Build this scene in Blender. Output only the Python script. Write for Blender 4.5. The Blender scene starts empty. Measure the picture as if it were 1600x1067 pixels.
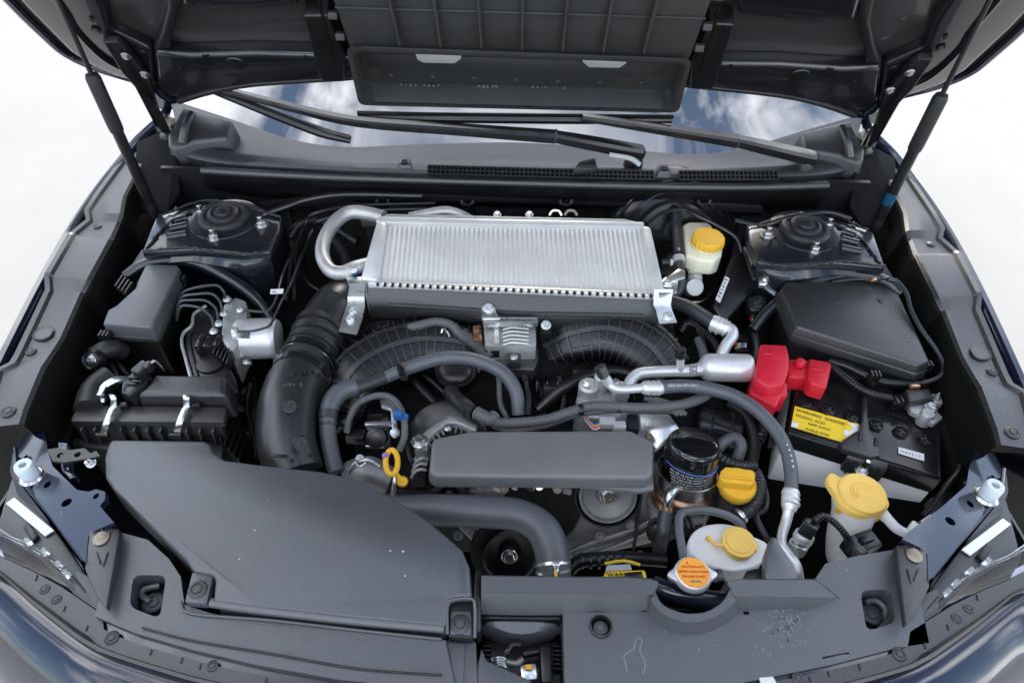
import bpy, bmesh, math, random
from mathutils import Vector, Matrix, noise
random.seed(7)
V = Vector
R = math.radians
scene = bpy.context.scene
col = scene.collection

# ------------------------------------------------------------------ camera
BAY = 0.92                      # height of the strut tops above the ground
F = 1066.67                     # focal length in photo pixels (24 mm on full frame)
PITCH, ROLL = R(45.0), R(1.2)
CAM = V((0.0, 0.0, BAY + 0.76))
FW = V((0, math.cos(PITCH), -math.sin(PITCH)))
UP0 = V((0, math.sin(PITCH), math.cos(PITCH)))
RT = V((1, 0, 0)) * math.cos(ROLL) + UP0 * math.sin(ROLL)
UPV = UP0 * math.cos(ROLL) - V((1, 0, 0)) * math.sin(ROLL)
cd = bpy.data.cameras.new('camera')
cam = bpy.data.objects.new('camera', cd)
col.objects.link(cam)
cd.lens = 24.0; cd.sensor_width = 36.0; cd.sensor_fit = 'HORIZONTAL'
cd.clip_start = 0.02; cd.clip_end = 500
cd.dof.use_dof = True; cd.dof.focus_distance = 1.02; cd.dof.aperture_fstop = 9.0
mw = Matrix.Identity(4)
for i in range(3):
    mw[i][0] = RT[i]; mw[i][1] = UPV[i]; mw[i][2] = -FW[i]; mw[i][3] = CAM[i]
cam.matrix_world = mw
scene.camera = cam

# ------------------------------------------------------------------ sky, sun, exposure
SUN_EL, SUN_AZ = R(25), R(6)        # behind the raised bonnet, a little to the right
w = bpy.data.worlds.new('World'); scene.world = w; w.use_nodes = True
nt = w.node_tree; nt.nodes.clear()
sky = nt.nodes.new('ShaderNodeTexSky'); sky.sky_type = 'NISHITA'; sky.sun_disc = False
sky.sun_elevation = SUN_EL; sky.sun_rotation = SUN_AZ
sky.air_density = 1.0; sky.dust_density = 1.2; sky.ozone_density = 1.5
tc = nt.nodes.new('ShaderNodeTexCoord')
mp = nt.nodes.new('ShaderNodeMapping'); mp.inputs['Scale'].default_value = (1.0, 1.0, 1.6)
mp.inputs['Location'].default_value = (0.35, 0.1, 0.2)
nz = nt.nodes.new('ShaderNodeTexNoise'); nz.inputs['Scale'].default_value = 2.3
nz.inputs['Detail'].default_value = 7; nz.inputs['Roughness'].default_value = 0.58
rp = nt.nodes.new('ShaderNodeValToRGB')
rp.color_ramp.elements[0].position = 0.47; rp.color_ramp.elements[0].color = (0, 0, 0, 1)
rp.color_ramp.elements[1].position = 0.64; rp.color_ramp.elements[1].color = (1, 1, 1, 1)
mx = nt.nodes.new('ShaderNodeMix'); mx.data_type = 'RGBA'
mx.inputs['B'].default_value = (15.0, 15.0, 15.4, 1)        # sunlit cloud, same units as the sky
bg = nt.nodes.new('ShaderNodeBackground'); bg.inputs['Strength'].default_value = 0.12
out = nt.nodes.new('ShaderNodeOutputWorld')
L = nt.links.new
L(tc.outputs['Generated'], mp.inputs['Vector']); L(mp.outputs['Vector'], nz.inputs['Vector'])
L(nz.outputs['Fac'], rp.inputs['Fac']); L(rp.outputs['Color'], mx.inputs['Factor'])
L(sky.outputs['Color'], mx.inputs['A']); L(mx.outputs['Result'], bg.inputs['Color'])
L(bg.outputs['Background'], out.inputs['Surface'])
sl = bpy.data.lights.new('sun', 'SUN'); sl.energy = 1.5; sl.angle = R(10); sl.color = (1.0, 0.95, 0.88)
so = bpy.data.objects.new('sun', sl); col.objects.link(so)
sd = V((math.sin(SUN_AZ) * math.cos(SUN_EL), math.cos(SUN_AZ) * math.cos(SUN_EL), math.sin(SUN_EL)))
so.rotation_euler = sd.to_track_quat('Z', 'Y').to_euler(); so.location = (0, 6, 8)
vs = scene.view_settings
vs.view_transform = 'Standard'; vs.look = 'None'; vs.gamma = 1.0; vs.exposure = 1.58
vs.use_curve_mapping = False
scene.cycles.max_bounces = 8; scene.cycles.use_denoising = True

# ------------------------------------------------------------------ where a photo point lies
SX = 1                              # -1 builds the mirrored twin on the other side of the car
def ray(px, py):
    return FW + RT * ((px - 800) / F) - UPV * ((py - 533.5) / F)
def P(px, py, h):                   # on the level h metres above the strut tops
    d = ray(px, py); t = (BAY + h - CAM.z) / d.z
    p = CAM + d * t
    return V((p.x * SX, p.y, p.z))
def PP(px, py, o, n):               # on the plane through o with normal n
    d = ray(px, py); t = (o - CAM).dot(n) / d.dot(n)
    p = CAM + d * t
    return V((p.x * SX, p.y, p.z))
def PY(px, py, y):                  # on the upright cross-car plane at y
    p = PP(px, py, V((0, y, 0)), V((0, 1, 0)))
    return p
def W(px, py, h, n):                # n pixels at that place, in metres
    p = P(px, py, h); p.x *= SX
    return n * (p - CAM).dot(FW) / F
def S(p, n):
    q = V((p.x * SX, p.y, p.z)); return n * (q - CAM).dot(FW) / F
def PL(lst, h=None):
    return [P(*a) if len(a) == 3 else P(a[0], a[1], h) for a in lst]

# ------------------------------------------------------------------ materials
def mat(name, c, rough=0.5, metal=0.0, bump=0.0, bscale=900, var=0.0, vscale=18, spec=0.5, coat=0.0,
        trans=0.0, sss=0.0, dust=0.0, aniso=0.0, rvar=0.0, ior=1.45):
    m = bpy.data.materials.new(name); m.use_nodes = True
    n = m.node_tree; b = n.nodes['Principled BSDF']; l = n.links.new
    b.inputs['Base Color'].default_value = (*c, 1); b.inputs['Roughness'].default_value = rough
    b.inputs['Metallic'].default_value = metal; b.inputs['Specular IOR Level'].default_value = spec
    b.inputs['IOR'].default_value = ior
    b.inputs['Coat Weight'].default_value = coat; b.inputs['Coat Roughness'].default_value = 0.04
    b.inputs['Transmission Weight'].default_value = trans
    if sss:
        b.inputs['Subsurface Weight'].default_value = sss
        b.inputs['Subsurface Radius'].default_value = (0.01, 0.01, 0.008); b.inputs['Subsurface Scale'].default_value = 0.5
    t = n.nodes.new('ShaderNodeTexCoord')
    if bump:
        a = n.nodes.new('ShaderNodeTexNoise'); a.inputs['Scale'].default_value = bscale; a.inputs['Detail'].default_value = 2
        bn = n.nodes.new('ShaderNodeBump'); bn.inputs['Strength'].default_value = bump; bn.inputs['Distance'].default_value = 0.0008
        l(t.outputs['Object'], a.inputs['Vector']); l(a.outputs['Fac'], bn.inputs['Height']); l(bn.outputs['Normal'], b.inputs['Normal'])
    if var or dust or rvar:
        a = n.nodes.new('ShaderNodeTexNoise'); a.inputs['Scale'].default_value = vscale; a.inputs['Detail'].default_value = 5
        a.inputs['Roughness'].default_value = 0.65
        l(t.outputs['Object'], a.inputs['Vector'])
        src = None
        if var:
            mr = n.nodes.new('ShaderNodeMapRange'); mr.inputs['From Min'].default_value = 0.3; mr.inputs['From Max'].default_value = 0.7
            mr.inputs['To Min'].default_value = 1 - var; mr.inputs['To Max'].default_value = 1 + var
            l(a.outputs['Fac'], mr.inputs['Value'])
            mm = n.nodes.new('ShaderNodeMix'); mm.data_type = 'RGBA'; mm.blend_type = 'MULTIPLY'; mm.inputs['Factor'].default_value = 1
            mm.inputs['A'].default_value = (*c, 1); l(mr.outputs['Result'], mm.inputs['B']); src = mm.outputs['Result']
        if dust:
            d = n.nodes.new('ShaderNodeTexNoise'); d.inputs['Scale'].default_value = 260; d.inputs['Detail'].default_value = 3
            l(t.outputs['Object'], d.inputs['Vector'])
            dr = n.nodes.new('ShaderNodeMapRange'); dr.inputs['From Min'].default_value = 0.60; dr.inputs['From Max'].default_value = 0.78
            dr.inputs['To Max'].default_value = dust
            l(d.outputs['Fac'], dr.inputs['Value'])
            md = n.nodes.new('ShaderNodeMix'); md.data_type = 'RGBA'; md.inputs['B'].default_value = (0.32, 0.31, 0.29, 1)
            l(dr.outputs['Result'], md.inputs['Factor'])
            if src: l(src, md.inputs['A'])
            else: md.inputs['A'].default_value = (*c, 1)
            src = md.outputs['Result']
        if src: l(src, b.inputs['Base Color'])
        if rvar:
            r2 = n.nodes.new('ShaderNodeMapRange'); r2.inputs['From Min'].default_value = 0.3; r2.inputs['From Max'].default_value = 0.7
            r2.inputs['To Min'].default_value = max(0.02, rough - rvar); r2.inputs['To Max'].default_value = rough + rvar
            l(a.outputs['Fac'], r2.inputs['Value']); l(r2.outputs['Result'], b.inputs['Roughness'])
    return m

M = {}
M['plastic'] = mat('black textured plastic', (0.023, 0.023, 0.0235), 0.31, spec=1.0, bump=0.5, bscale=1100, var=0.2, vscale=6, dust=0.12, rvar=0.07)
M['plastic_grey'] = mat('grey black plastic', (0.022, 0.0225, 0.024), 0.32, spec=1.0, bump=0.45, bscale=1100, var=0.2, vscale=7, dust=0.12, rvar=0.07)
M['plastic_lit'] = mat('sky-lit dusty plastic', (0.062, 0.066, 0.073), 0.34, spec=1.0, bump=0.5, bscale=1100, var=0.10, vscale=4, dust=0.09, rvar=0.07)  # paler, bluer copy of the black plastic, with sky light put into its colour
M['pipe'] = mat('blown black pipe plastic', (0.018, 0.018, 0.018), 0.36, spec=1.0, bump=0.2, bscale=900, var=0.1, vscale=12, dust=0.15)
M['plastic_pale'] = mat('lighter black plastic', (0.150, 0.150, 0.150), 0.38, spec=0.8, bump=0.25, bscale=1400, var=0.12, vscale=9, dust=0.1, rvar=0.05)  # greyer than the other black plastics
M['plastic_dark'] = mat('deep black plastic', (0.006, 0.006, 0.0063), 0.34, spec=0.7, bump=0.15, var=0.15, rvar=0.08)
M['plastic_gloss'] = mat('glossy black plastic', (0.012, 0.012, 0.0125), 0.20, var=0.1, rvar=0.06)
M['scoop'] = mat('grey duct plastic', (0.034, 0.034, 0.033), 0.42, bump=0.2, var=0.15, vscale=14, dust=0.08)
M['rubber'] = mat('black rubber', (0.015, 0.015, 0.016), 0.5, var=0.15, dust=0.06)
M['hose'] = mat('grey blue rubber hose', (0.080, 0.087, 0.098), 0.46, spec=0.8, bump=0.15, bscale=700, var=0.12, vscale=25, dust=0.06)
M['hose_dark'] = mat('dark rubber hose', (0.028, 0.030, 0.034), 0.42, spec=0.7, bump=0.1, var=0.15, dust=0.05)
M['conduit'] = mat('grey corrugated conduit', (0.10, 0.10, 0.102), 0.5, var=0.15, dust=0.05)
M['paint'] = mat('dark navy car paint', (0.006, 0.008, 0.022), 0.20, metal=0.0, coat=1.0, spec=0.5, var=0.12, vscale=30)
M['paint_in'] = mat('unpolished navy body coat', (0.009, 0.010, 0.015), 0.28, metal=0.0, coat=0.6, var=0.2, vscale=22, bump=0.15, bscale=120)
M['bonnet_in'] = mat('bonnet underside coat', (0.010, 0.010, 0.012), 0.26, metal=0.0, coat=0.6, var=0.2, vscale=7)
M['lacquer'] = mat('black lacquer', (0.006, 0.006, 0.0065), 0.10, var=0.1, coat=0.5)
M['bonnet_skin'] = mat('lit bonnet skin', (0.038, 0.035, 0.036), 0.30, coat=0.4, var=0.12, vscale=6)  # same paint as the frame, lightened for the ground light it reflects
M['matte_black'] = mat('matt black trim', (0.006, 0.006, 0.006), 0.75, spec=0.15, var=0.2)
M['clear_frost'] = mat('moulded clear plastic', (0.85, 0.88, 0.90), 0.25, trans=0.8, ior=1.3)
M['cast_dark'] = mat('oily dark casting', (0.02, 0.02, 0.02), 0.6, metal=0.2, spec=0.3, bump=0.4, bscale=300, var=0.3)  # near-black tone with coarse bumps, darkest of the cast metals
M['steel_black'] = mat('black painted steel', (0.012, 0.012, 0.013), 0.38, var=0.2)
M['alu'] = mat('bare aluminium', (0.72, 0.72, 0.715), 0.40, metal=0.55, bump=0.12, bscale=400, var=0.07, vscale=25, rvar=0.06)
M['alu_core'] = mat('brazed aluminium core', (0.60, 0.585, 0.56), 0.5, metal=0.4, bump=0.1, bscale=300, var=0.06, vscale=20)
M['alu_cast'] = mat('cast aluminium', (0.50, 0.50, 0.49), 0.5, metal=0.7, bump=0.4, bscale=350, var=0.15, vscale=30, rvar=0.08)
M['alu_dark'] = mat('dull cast aluminium', (0.27, 0.27, 0.265), 0.5, metal=0.6, bump=0.4, bscale=300, var=0.25, vscale=25, rvar=0.1)
M['zinc'] = mat('zinc plated steel', (0.74, 0.76, 0.76), 0.3, metal=0.95, var=0.08, vscale=40, rvar=0.08)
M['steel'] = mat('steel', (0.55, 0.55, 0.54), 0.28, metal=1.0, var=0.1, rvar=0.08)
M['copper'] = mat('bronzed steel', (0.62, 0.36, 0.23), 0.3, metal=0.9, var=0.15, rvar=0.1)
M['rust'] = mat('weathered screw', (0.30, 0.26, 0.20), 0.55, metal=0.6, var=0.25, vscale=90)
M['yellow'] = mat('yellow plastic', (0.80, 0.45, 0.035), 0.5, spec=0.3, sss=0.0, var=0.05, bump=0.05)
M['yellow_pale'] = mat('pale yellow plastic', (0.84, 0.55, 0.13), 0.5, spec=0.3, var=0.05, bump=0.05)
M['orange'] = mat('orange print', (0.80, 0.33, 0.04), 0.45, var=0.08)
M['red'] = mat('red plastic', (0.58, 0.015, 0.035), 0.4, var=0.06, bump=0.08)
M['white'] = mat('milky white plastic', (0.82, 0.82, 0.80), 0.38, sss=0.25, var=0.06, vscale=12)
M['cream'] = mat('cream reservoir plastic', (0.82, 0.78, 0.60), 0.38, sss=0.25, var=0.07, vscale=14)
M['grey_plastic'] = mat('pale grey plastic', (0.42, 0.42, 0.42), 0.45, var=0.08)
M['battery_case'] = mat('translucent battery case', (0.90, 0.91, 0.92), 0.32, var=0.06, vscale=6)
M['label'] = mat('white paper label', (0.78, 0.79, 0.80), 0.55, var=0.03)
M['label_yellow'] = mat('yellow paper label', (0.85, 0.60, 0.02), 0.45, var=0.03)
M['ink'] = mat('black ink', (0.02, 0.02, 0.02), 0.5)
M['ink_white'] = mat('pale ink', (0.62, 0.62, 0.62), 0.5)
M['ink_red'] = mat('red ink', (0.55, 0.06, 0.03), 0.5)
M['ink_grey'] = mat('grey ink', (0.20, 0.20, 0.20), 0.5)
M['blue'] = mat('blue plastic', (0.03, 0.12, 0.32), 0.45)
M['blue_tape'] = mat('blue paint mark', (0.006, 0.055, 0.12), 0.4, var=0.3, vscale=60)
M['stop'] = mat('pale rubber stop', (0.58, 0.64, 0.68), 0.5, sss=0.1, var=0.05)
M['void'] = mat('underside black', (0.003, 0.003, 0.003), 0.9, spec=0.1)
M['clear'] = mat('clear lamp lens', (0.92, 0.95, 0.97), 0.03, trans=1.0, ior=1.3)
M['lamp_in'] = mat('lamp interior', (0.22, 0.26, 0.33), 0.2, metal=0.7, var=0.2, vscale=15)
M['wire_red'] = mat('red wire', (0.5, 0.03, 0.03), 0.4)
M['wire_yellow'] = mat('yellow wire', (0.7, 0.5, 0.05), 0.4)
M['wire_blue'] = mat('blue wire', (0.08, 0.2, 0.6), 0.4)
M['wire_white'] = mat('pale wire', (0.6, 0.6, 0.6), 0.4)
M['wire_violet'] = mat('violet plastic', (0.35, 0.2, 0.55), 0.45)
M['chalk'] = mat('dried water mark', (0.19, 0.205, 0.215), 0.7)

# concrete: pale, faint stains and joints
def concrete():
    m = mat('pale concrete', (0.36, 0.348, 0.325), 0.85, bump=0.5, bscale=60, var=0.08, vscale=0.7)
    return m
M['concrete'] = concrete()
# windscreen: dark tinted glass with a clear mirror-like face
M['glass'] = mat('windscreen glass', (0.02, 0.024, 0.028), 0.015, spec=1.0, coat=1.0, ior=1.9)

# ------------------------------------------------------------------ builders
wl = {}                                                  # world position of each thing's origin
cnt_done = []
def tag(o, label=None, cat=None, group=None, kind=None):
    if label: o['label'] = label
    if cat: o['category'] = cat
    if group: o['group'] = group
    if kind: o['kind'] = kind
    return o
def thing(name, loc, label, cat, group=None):
    o = bpy.data.objects.new(name, None); col.objects.link(o)
    o.empty_display_size = 0.02; o.location = loc; wl[o] = V(loc)
    return tag(o, label, cat, group)

class B:
    def __init__(s): s.bm = bmesh.new()
    def face(s, vs):
        try: return s.bm.faces.new(vs)
        except ValueError: return None
    def _bevel(s, edges, w, seg):
        if w > 0 and edges:
            bmesh.ops.bevel(s.bm, geom=edges, offset=w, offset_type='OFFSET', segments=seg, profile=0.5, affect='EDGES', clamp_overlap=True)
    def prism(s, pts, depth=0.02, bevel=0.002, seg=2, ext=None, taper=0.0, round_=0.0):
        """solid with the outline pts as its top and the same outline, moved by ext, as its bottom"""
        if round_: pts = rounded(pts, round_)
        e = ext if ext is not None else V((0, 0, -depth))
        c = sum(pts, V()) / len(pts)
        bot = [p + e + (V((p.x - c.x, p.y - c.y, 0)) * taper) for p in pts]
        t = [s.bm.verts.new(p) for p in pts]; b = [s.bm.verts.new(p) for p in bot]
        n = len(t); ed = []
        ft = s.face(t); fb = s.face(b[::-1]); sf = []
        for i in range(n):
            f = s.face((t[i], b[i], b[(i + 1) % n], t[(i + 1) % n])); sf.append(f)
        s.bm.normal_update()
        bmesh.ops.recalc_face_normals(s.bm, faces=[f for f in [ft, fb] + sf if f])
        if bevel > 0:
            for i in range(n):
                e1 = s.bm.edges.get((t[i], t[(i + 1) % n]))
                if e1: ed.append(e1)
                a = (pts[i] - pts[i - 1]); d = (pts[(i + 1) % n] - pts[i])
                if a.length > 1e-6 and d.length > 1e-6 and a.angle(d) > R(28):
                    e2 = s.bm.edges.get((t[i], b[i]))
                    if e2: ed.append(e2)
            s._bevel(ed, bevel, seg)
        return s
    def loft(s, rings, closed=True, cap=True):
        rr = [[s.bm.verts.new(p) for p in r] for r in rings]
        fs = []
        for a, b in zip(rr, rr[1:]):
            n = len(a)
            for i in range(n if closed else n - 1):
                fs.append(s.face((a[i], a[(i + 1) % n], b[(i + 1) % n], b[i])))
        if cap and closed:
            fs.append(s.face(rr[0][::-1])); fs.append(s.face(rr[-1]))
        bmesh.ops.recalc_face_normals(s.bm, faces=[f for f in fs if f])
        return s
    def tube(s, pts, r, n=12, sub=6, corr=None, cap=True, flat=None):
        pts = [V(p) for p in pts]
        rs = r if isinstance(r, (list, tuple)) else [r] * len(pts)
        path, rad = spline(pts, rs, sub)
        if corr:
            amp, per = corr; path, rad = resample(path, rad, per / 4)
            rad = [q + amp * (0, 1, 1, 0)[i % 4] for i, q in enumerate(rad)]
        t = [(path[min(i + 1, len(path) - 1)] - path[max(i - 1, 0)]).normalized() for i in range(len(path))]
        u = t[0].orthogonal().normalized(); rings = []
        for i, p in enumerate(path):
            u = (u - t[i] * u.dot(t[i])).normalized(); v = t[i].cross(u)
            rings.append([p + u * math.cos(a) * rad[i] + v * math.sin(a) * rad[i] for a in [2 * math.pi * k / n for k in range(n)]])
        return s.loft(rings, True, cap)
    def lathe(s, c, prof, axis=(0, 0, 1), n=28, cap=True, wob=None):
        ax = V(axis).normalized(); u = ax.orthogonal().normalized(); v = ax.cross(u); c = V(c)
        rings = []
        for r, z in prof:
            rr = []
            for k in range(n):
                a = 2 * math.pi * k / n; q = r * (wob(a) if wob else 1)
                rr.append(c + ax * z + (u * math.cos(a) + v * math.sin(a)) * q)
            rings.append(rr)
        return s.loft(rings, True, cap)
    def box(s, c, size, rot=None, bevel=0.001, seg=2):
        m = rot if rot is not None else Matrix.Identity(3)
        hx, hy, hz = [q / 2 for q in size]
        pts = [V(c) + m @ V((x * hx, y * hy, hz)) for x, y in ((-1, -1), (1, -1), (1, 1), (-1, 1))]
        return s.prism(pts, ext=m @ V((0, 0, -2 * hz)), bevel=bevel, seg=seg)
    def bar(s, a, b, wdt, t, up=(0, 0, 1), bevel=0.0008):
        """box from a to b, wdt across, t thick along up"""
        a = V(a); b = V(b); d = (b - a); l = d.length; d.normalize()
        side = d.cross(V(up)).normalized(); u = side.cross(d).normalized()
        m = Matrix((d, side, u)).transposed()
        return s.box((a + b) / 2, (l, wdt, t), m, bevel, 1)
    def done(s, name, m, parent=None, label=None, cat=None, group=None, kind=None, smooth=38, loc=None):
        bm = s.bm
        if parent is not None: base = wl[parent]
        elif loc is not None: base = V(loc)
        else:
            xs = [v.co for v in bm.verts]
            base = V(((min(p.x for p in xs) + max(p.x for p in xs)) / 2, (min(p.y for p in xs) + max(p.y for p in xs)) / 2, min(p.z for p in xs)))
        bmesh.ops.translate(bm, verts=bm.verts, vec=-base)
        me = bpy.data.meshes.new(name); bm.to_mesh(me); bm.free()
        if smooth:
            me.polygons.foreach_set('use_smooth', [True] * len(me.polygons))
            me.set_sharp_from_angle(angle=R(smooth))
        o = bpy.data.objects.new(name, me); col.objects.link(o)
        if m is not None: me.materials.append(M[m] if isinstance(m, str) else m)
        if parent is not None: o.parent = parent
        else: o.location = base
        wl[o] = base
        return tag(o, label, cat, group, kind)

def rounded(pts, r, k=3):
    out_ = []
    n = len(pts)
    for i in range(n):
        p, a, b = pts[i], pts[i - 1], pts[(i + 1) % n]
        da, db = (a - p), (b - p)
        if da.length < 1e-6 or db.length < 1e-6: continue
        ra = min(r, da.length * 0.45); rb = min(r, db.length * 0.45)
        s_, e_ = p + da.normalized() * ra, p + db.normalized() * rb
        for j in range(k + 1):
            t = j / k; out_.append(s_ * (1 - t) ** 2 + p * 2 * t * (1 - t) + e_ * t * t)
    return out_
def cr(p0, p1, p2, p3, t):
    return 0.5 * ((2 * p1) + (p2 - p0) * t + (2 * p0 - 5 * p1 + 4 * p2 - p3) * t * t + (3 * p1 - p0 - 3 * p2 + p3) * t ** 3)
def spline(pts, rs, sub):
    n = len(pts)
    if n == 2:
        return [pts[0].lerp(pts[1], i / sub) for i in range(sub + 1)], [rs[0] + (rs[1] - rs[0]) * i / sub for i in range(sub + 1)]
    path, rad = [], []
    for i in range(n - 1):
        p0 = pts[i - 1] if i else pts[0] * 2 - pts[1]
        p3 = pts[i + 2] if i + 2 < n else pts[-1] * 2 - pts[-2]
        for k in range(sub):
            t = k / sub; path.append(cr(p0, pts[i], pts[i + 1], p3, t)); rad.append(rs[i] * (1 - t) + rs[i + 1] * t)
    path.append(pts[-1]); rad.append(rs[-1])
    return path, rad
def resample(path, rad, step):
    op, orr = [path[0]], [rad[0]]; acc = 0
    for i in range(len(path) - 1):
        a, b = path[i], path[i + 1]; l = (b - a).length
        while acc + l >= step:
            t = (step - acc) / l; a = a.lerp(b, t); op.append(a); orr.append(rad[i]); l = (b - a).length; acc = 0
        acc += l
    return op, orr
def curve(pts, sub=6):
    return spline(pts, [0] * len(pts), sub)[0]
def arc(px, py, r, a0, a1, n, ry=None):
    return [(px + r * math.cos(R(a0 + (a1 - a0) * i / n)), py - (ry or r) * math.sin(R(a0 + (a1 - a0) * i / n))) for i in range(n + 1)]
def tubepx(pts, rpx, **k):
    """tube through (px, py, h) with radius in pixels"""
    ps = [P(*p) for p in pts]
    rs = rpx if isinstance(rpx, (list, tuple)) else [rpx] * len(pts)
    return B().tube(ps, [S(p, q) for p, q in zip(ps, rs)], **k)
def stripe(bm_, pts, width, n):
    """flat ribbon along pts lying on the surface whose normal is n"""
    for a, b in zip(pts, pts[1:]):
        d = (b - a).normalized(); s_ = d.cross(n).normalized() * width / 2
        q = [bm_.bm.verts.new(p) for p in (a + s_, b + s_, b - s_, a - s_)]
        bm_.face(q)
    return bm_
def text(txt, o, xd, yd, size, m, parent, name='lettering', ext=0.0002, align='LEFT'):
    cu = bpy.data.curves.new('lettering', 'FONT'); cu.body = txt; cu.size = size; cu.extrude = ext; cu.resolution_u = 2
    cu.align_x = align
    tmp = bpy.data.objects.new('tmp', cu); col.objects.link(tmp)
    bpy.context.view_layer.update()
    me = bpy.data.meshes.new_from_object(tmp.evaluated_get(bpy.context.evaluated_depsgraph_get()))
    bpy.data.objects.remove(tmp)
    xd = V(xd).normalized(); yd = V(yd); yd = (yd - xd * yd.dot(xd)).normalized(); zd = xd.cross(yd)
    mm = Matrix((xd, yd, zd)).transposed().to_4x4(); mm.translation = V(o) + zd * 0.0005 - wl[parent]
    me.transform(mm); me.materials.clear(); me.materials.append(M[m]); me.name = name
    ob = bpy.data.objects.new(name, me); col.objects.link(ob); ob.parent = parent; wl[ob] = wl[parent]
    return ob
# shared small hardware: hex bolt, dome clip, nut on a stud
_sh = {}
def hardware(kind):
    if kind in _sh: return _sh[kind]
    b = B()
    if kind == 'bolt':
        b.lathe((0, 0, 0), [(1.35, 0), (1.35, .18), (1.25, .26)], n=20)
        b.lathe((0, 0, .26), [(1, 0), (1, .62), (.85, .75), (0.45, .75), (0.4, .62)], n=6)
    elif kind == 'clip':
        b.lathe((0, 0, 0), [(1.3, 0), (1.3, .14), (1.12, .3), (.8, .34), (.78, .2), (.62, .2), (.6, .36), (.35, .42)], n=22)
    elif kind == 'stud':
        b.lathe((0, 0, 0), [(1.5, 0), (1.5, .15)], n=20)
        b.lathe((0, 0, .15), [(1, 0), (1, .8), (.9, .9)], n=6)
        b.lathe((0, 0, 1.0), [(.55, 0), (.55, 1.2), (.42, 1.35)], n=12)
    elif kind == 'screw':
        b.lathe((0, 0, 0), [(1.0, 0), (1.0, .12), (.72, .34), (.3, .42)], n=18)
        b.box((0, 0, .40), (.9, .16, .12), None, 0); b.box((0, 0, .40), (.16, .9, .12), None, 0)
    elif kind == 'pad':
        b.lathe((0, 0, 0), [(1.0, 0), (1.0, .1), (.86, .16), (.84, .06), (.28, .06), (.24, .14), (.1, .15)], n=24)
    bm = b.bm; me = bpy.data.meshes.new(kind); bm.to_mesh(me); bm.free()
    me.polygons.foreach_set('use_smooth', [True] * len(me.polygons)); me.set_sharp_from_angle(angle=R(38))
    _sh[kind] = me; return me
def hw(kind, name, p, r, m, parent=None, axis=(0, 0, 1), label=None, cat=None, group=None):
    key = kind + m
    if key not in _sh:
        me = hardware(kind).copy(); me.materials.append(M[m]); _sh[key] = me
    o = bpy.data.objects.new(name, _sh[key]); col.objects.link(o)
    o.rotation_euler = V(axis).to_track_quat('Z', 'Y').to_euler(); o.scale = (r, r, r)
    if parent is not None: o.parent = parent; o.location = V(p) - wl[parent]
    else: o.location = p
    wl[o] = V(p)
    return tag(o, label, cat, group)
# ================================================================== THE SETTING
def ground():
    b = B(); s = 60
    b.face([b.bm.verts.new(p) for p in ((-s, -s, 0), (s, -s, 0), (s, s, 0), (-s, s, 0))])
    b.done('ground', 'concrete', kind='structure', loc=(0, 0, 0))
ground()

# ---- the dark inside of the car body: walls, firewall and undertray
def tub():
    z0 = BAY - 0.60
    def sheet(name, pts, m):
        B().prism([V(p) for p in pts], ext=V((0, 0, 0.004)) if name == 'undertray' else None, depth=0.004, bevel=0).done(name, m, kind='structure')
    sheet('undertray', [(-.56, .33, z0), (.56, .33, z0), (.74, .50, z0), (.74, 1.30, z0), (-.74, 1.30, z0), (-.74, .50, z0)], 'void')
    for sx in (-1, 1):
        B().prism([V((sx * .705, .43, BAY - .08)), V((sx * .705, .62, BAY - .085)), V((sx * .73, 1.0, BAY - .085)), V((sx * .73, 1.28, BAY - .085)), V((sx * .70, 1.28, z0)), V((sx * .70, .43, z0))],
                  ext=V((sx * .004, 0, 0)), bevel=0).done('inner_wall', 'paint_in', kind='structure')
    # firewall with pressed ribs
    b = B()
    b.prism([V((-.72, 1.215, BAY + .02)), V((.72, 1.215, BAY + .02)), V((.72, 1.235, z0)), V((-.72, 1.235, z0))], ext=V((0, .01, 0)), bevel=0)
    for x in (-.5, -.3, .32, .5):
        b.box((x, 1.214, BAY - .16), (.05, .02, .2), None, .006)
    b.done('firewall', 'steel_black', kind='structure')
tub()

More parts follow.
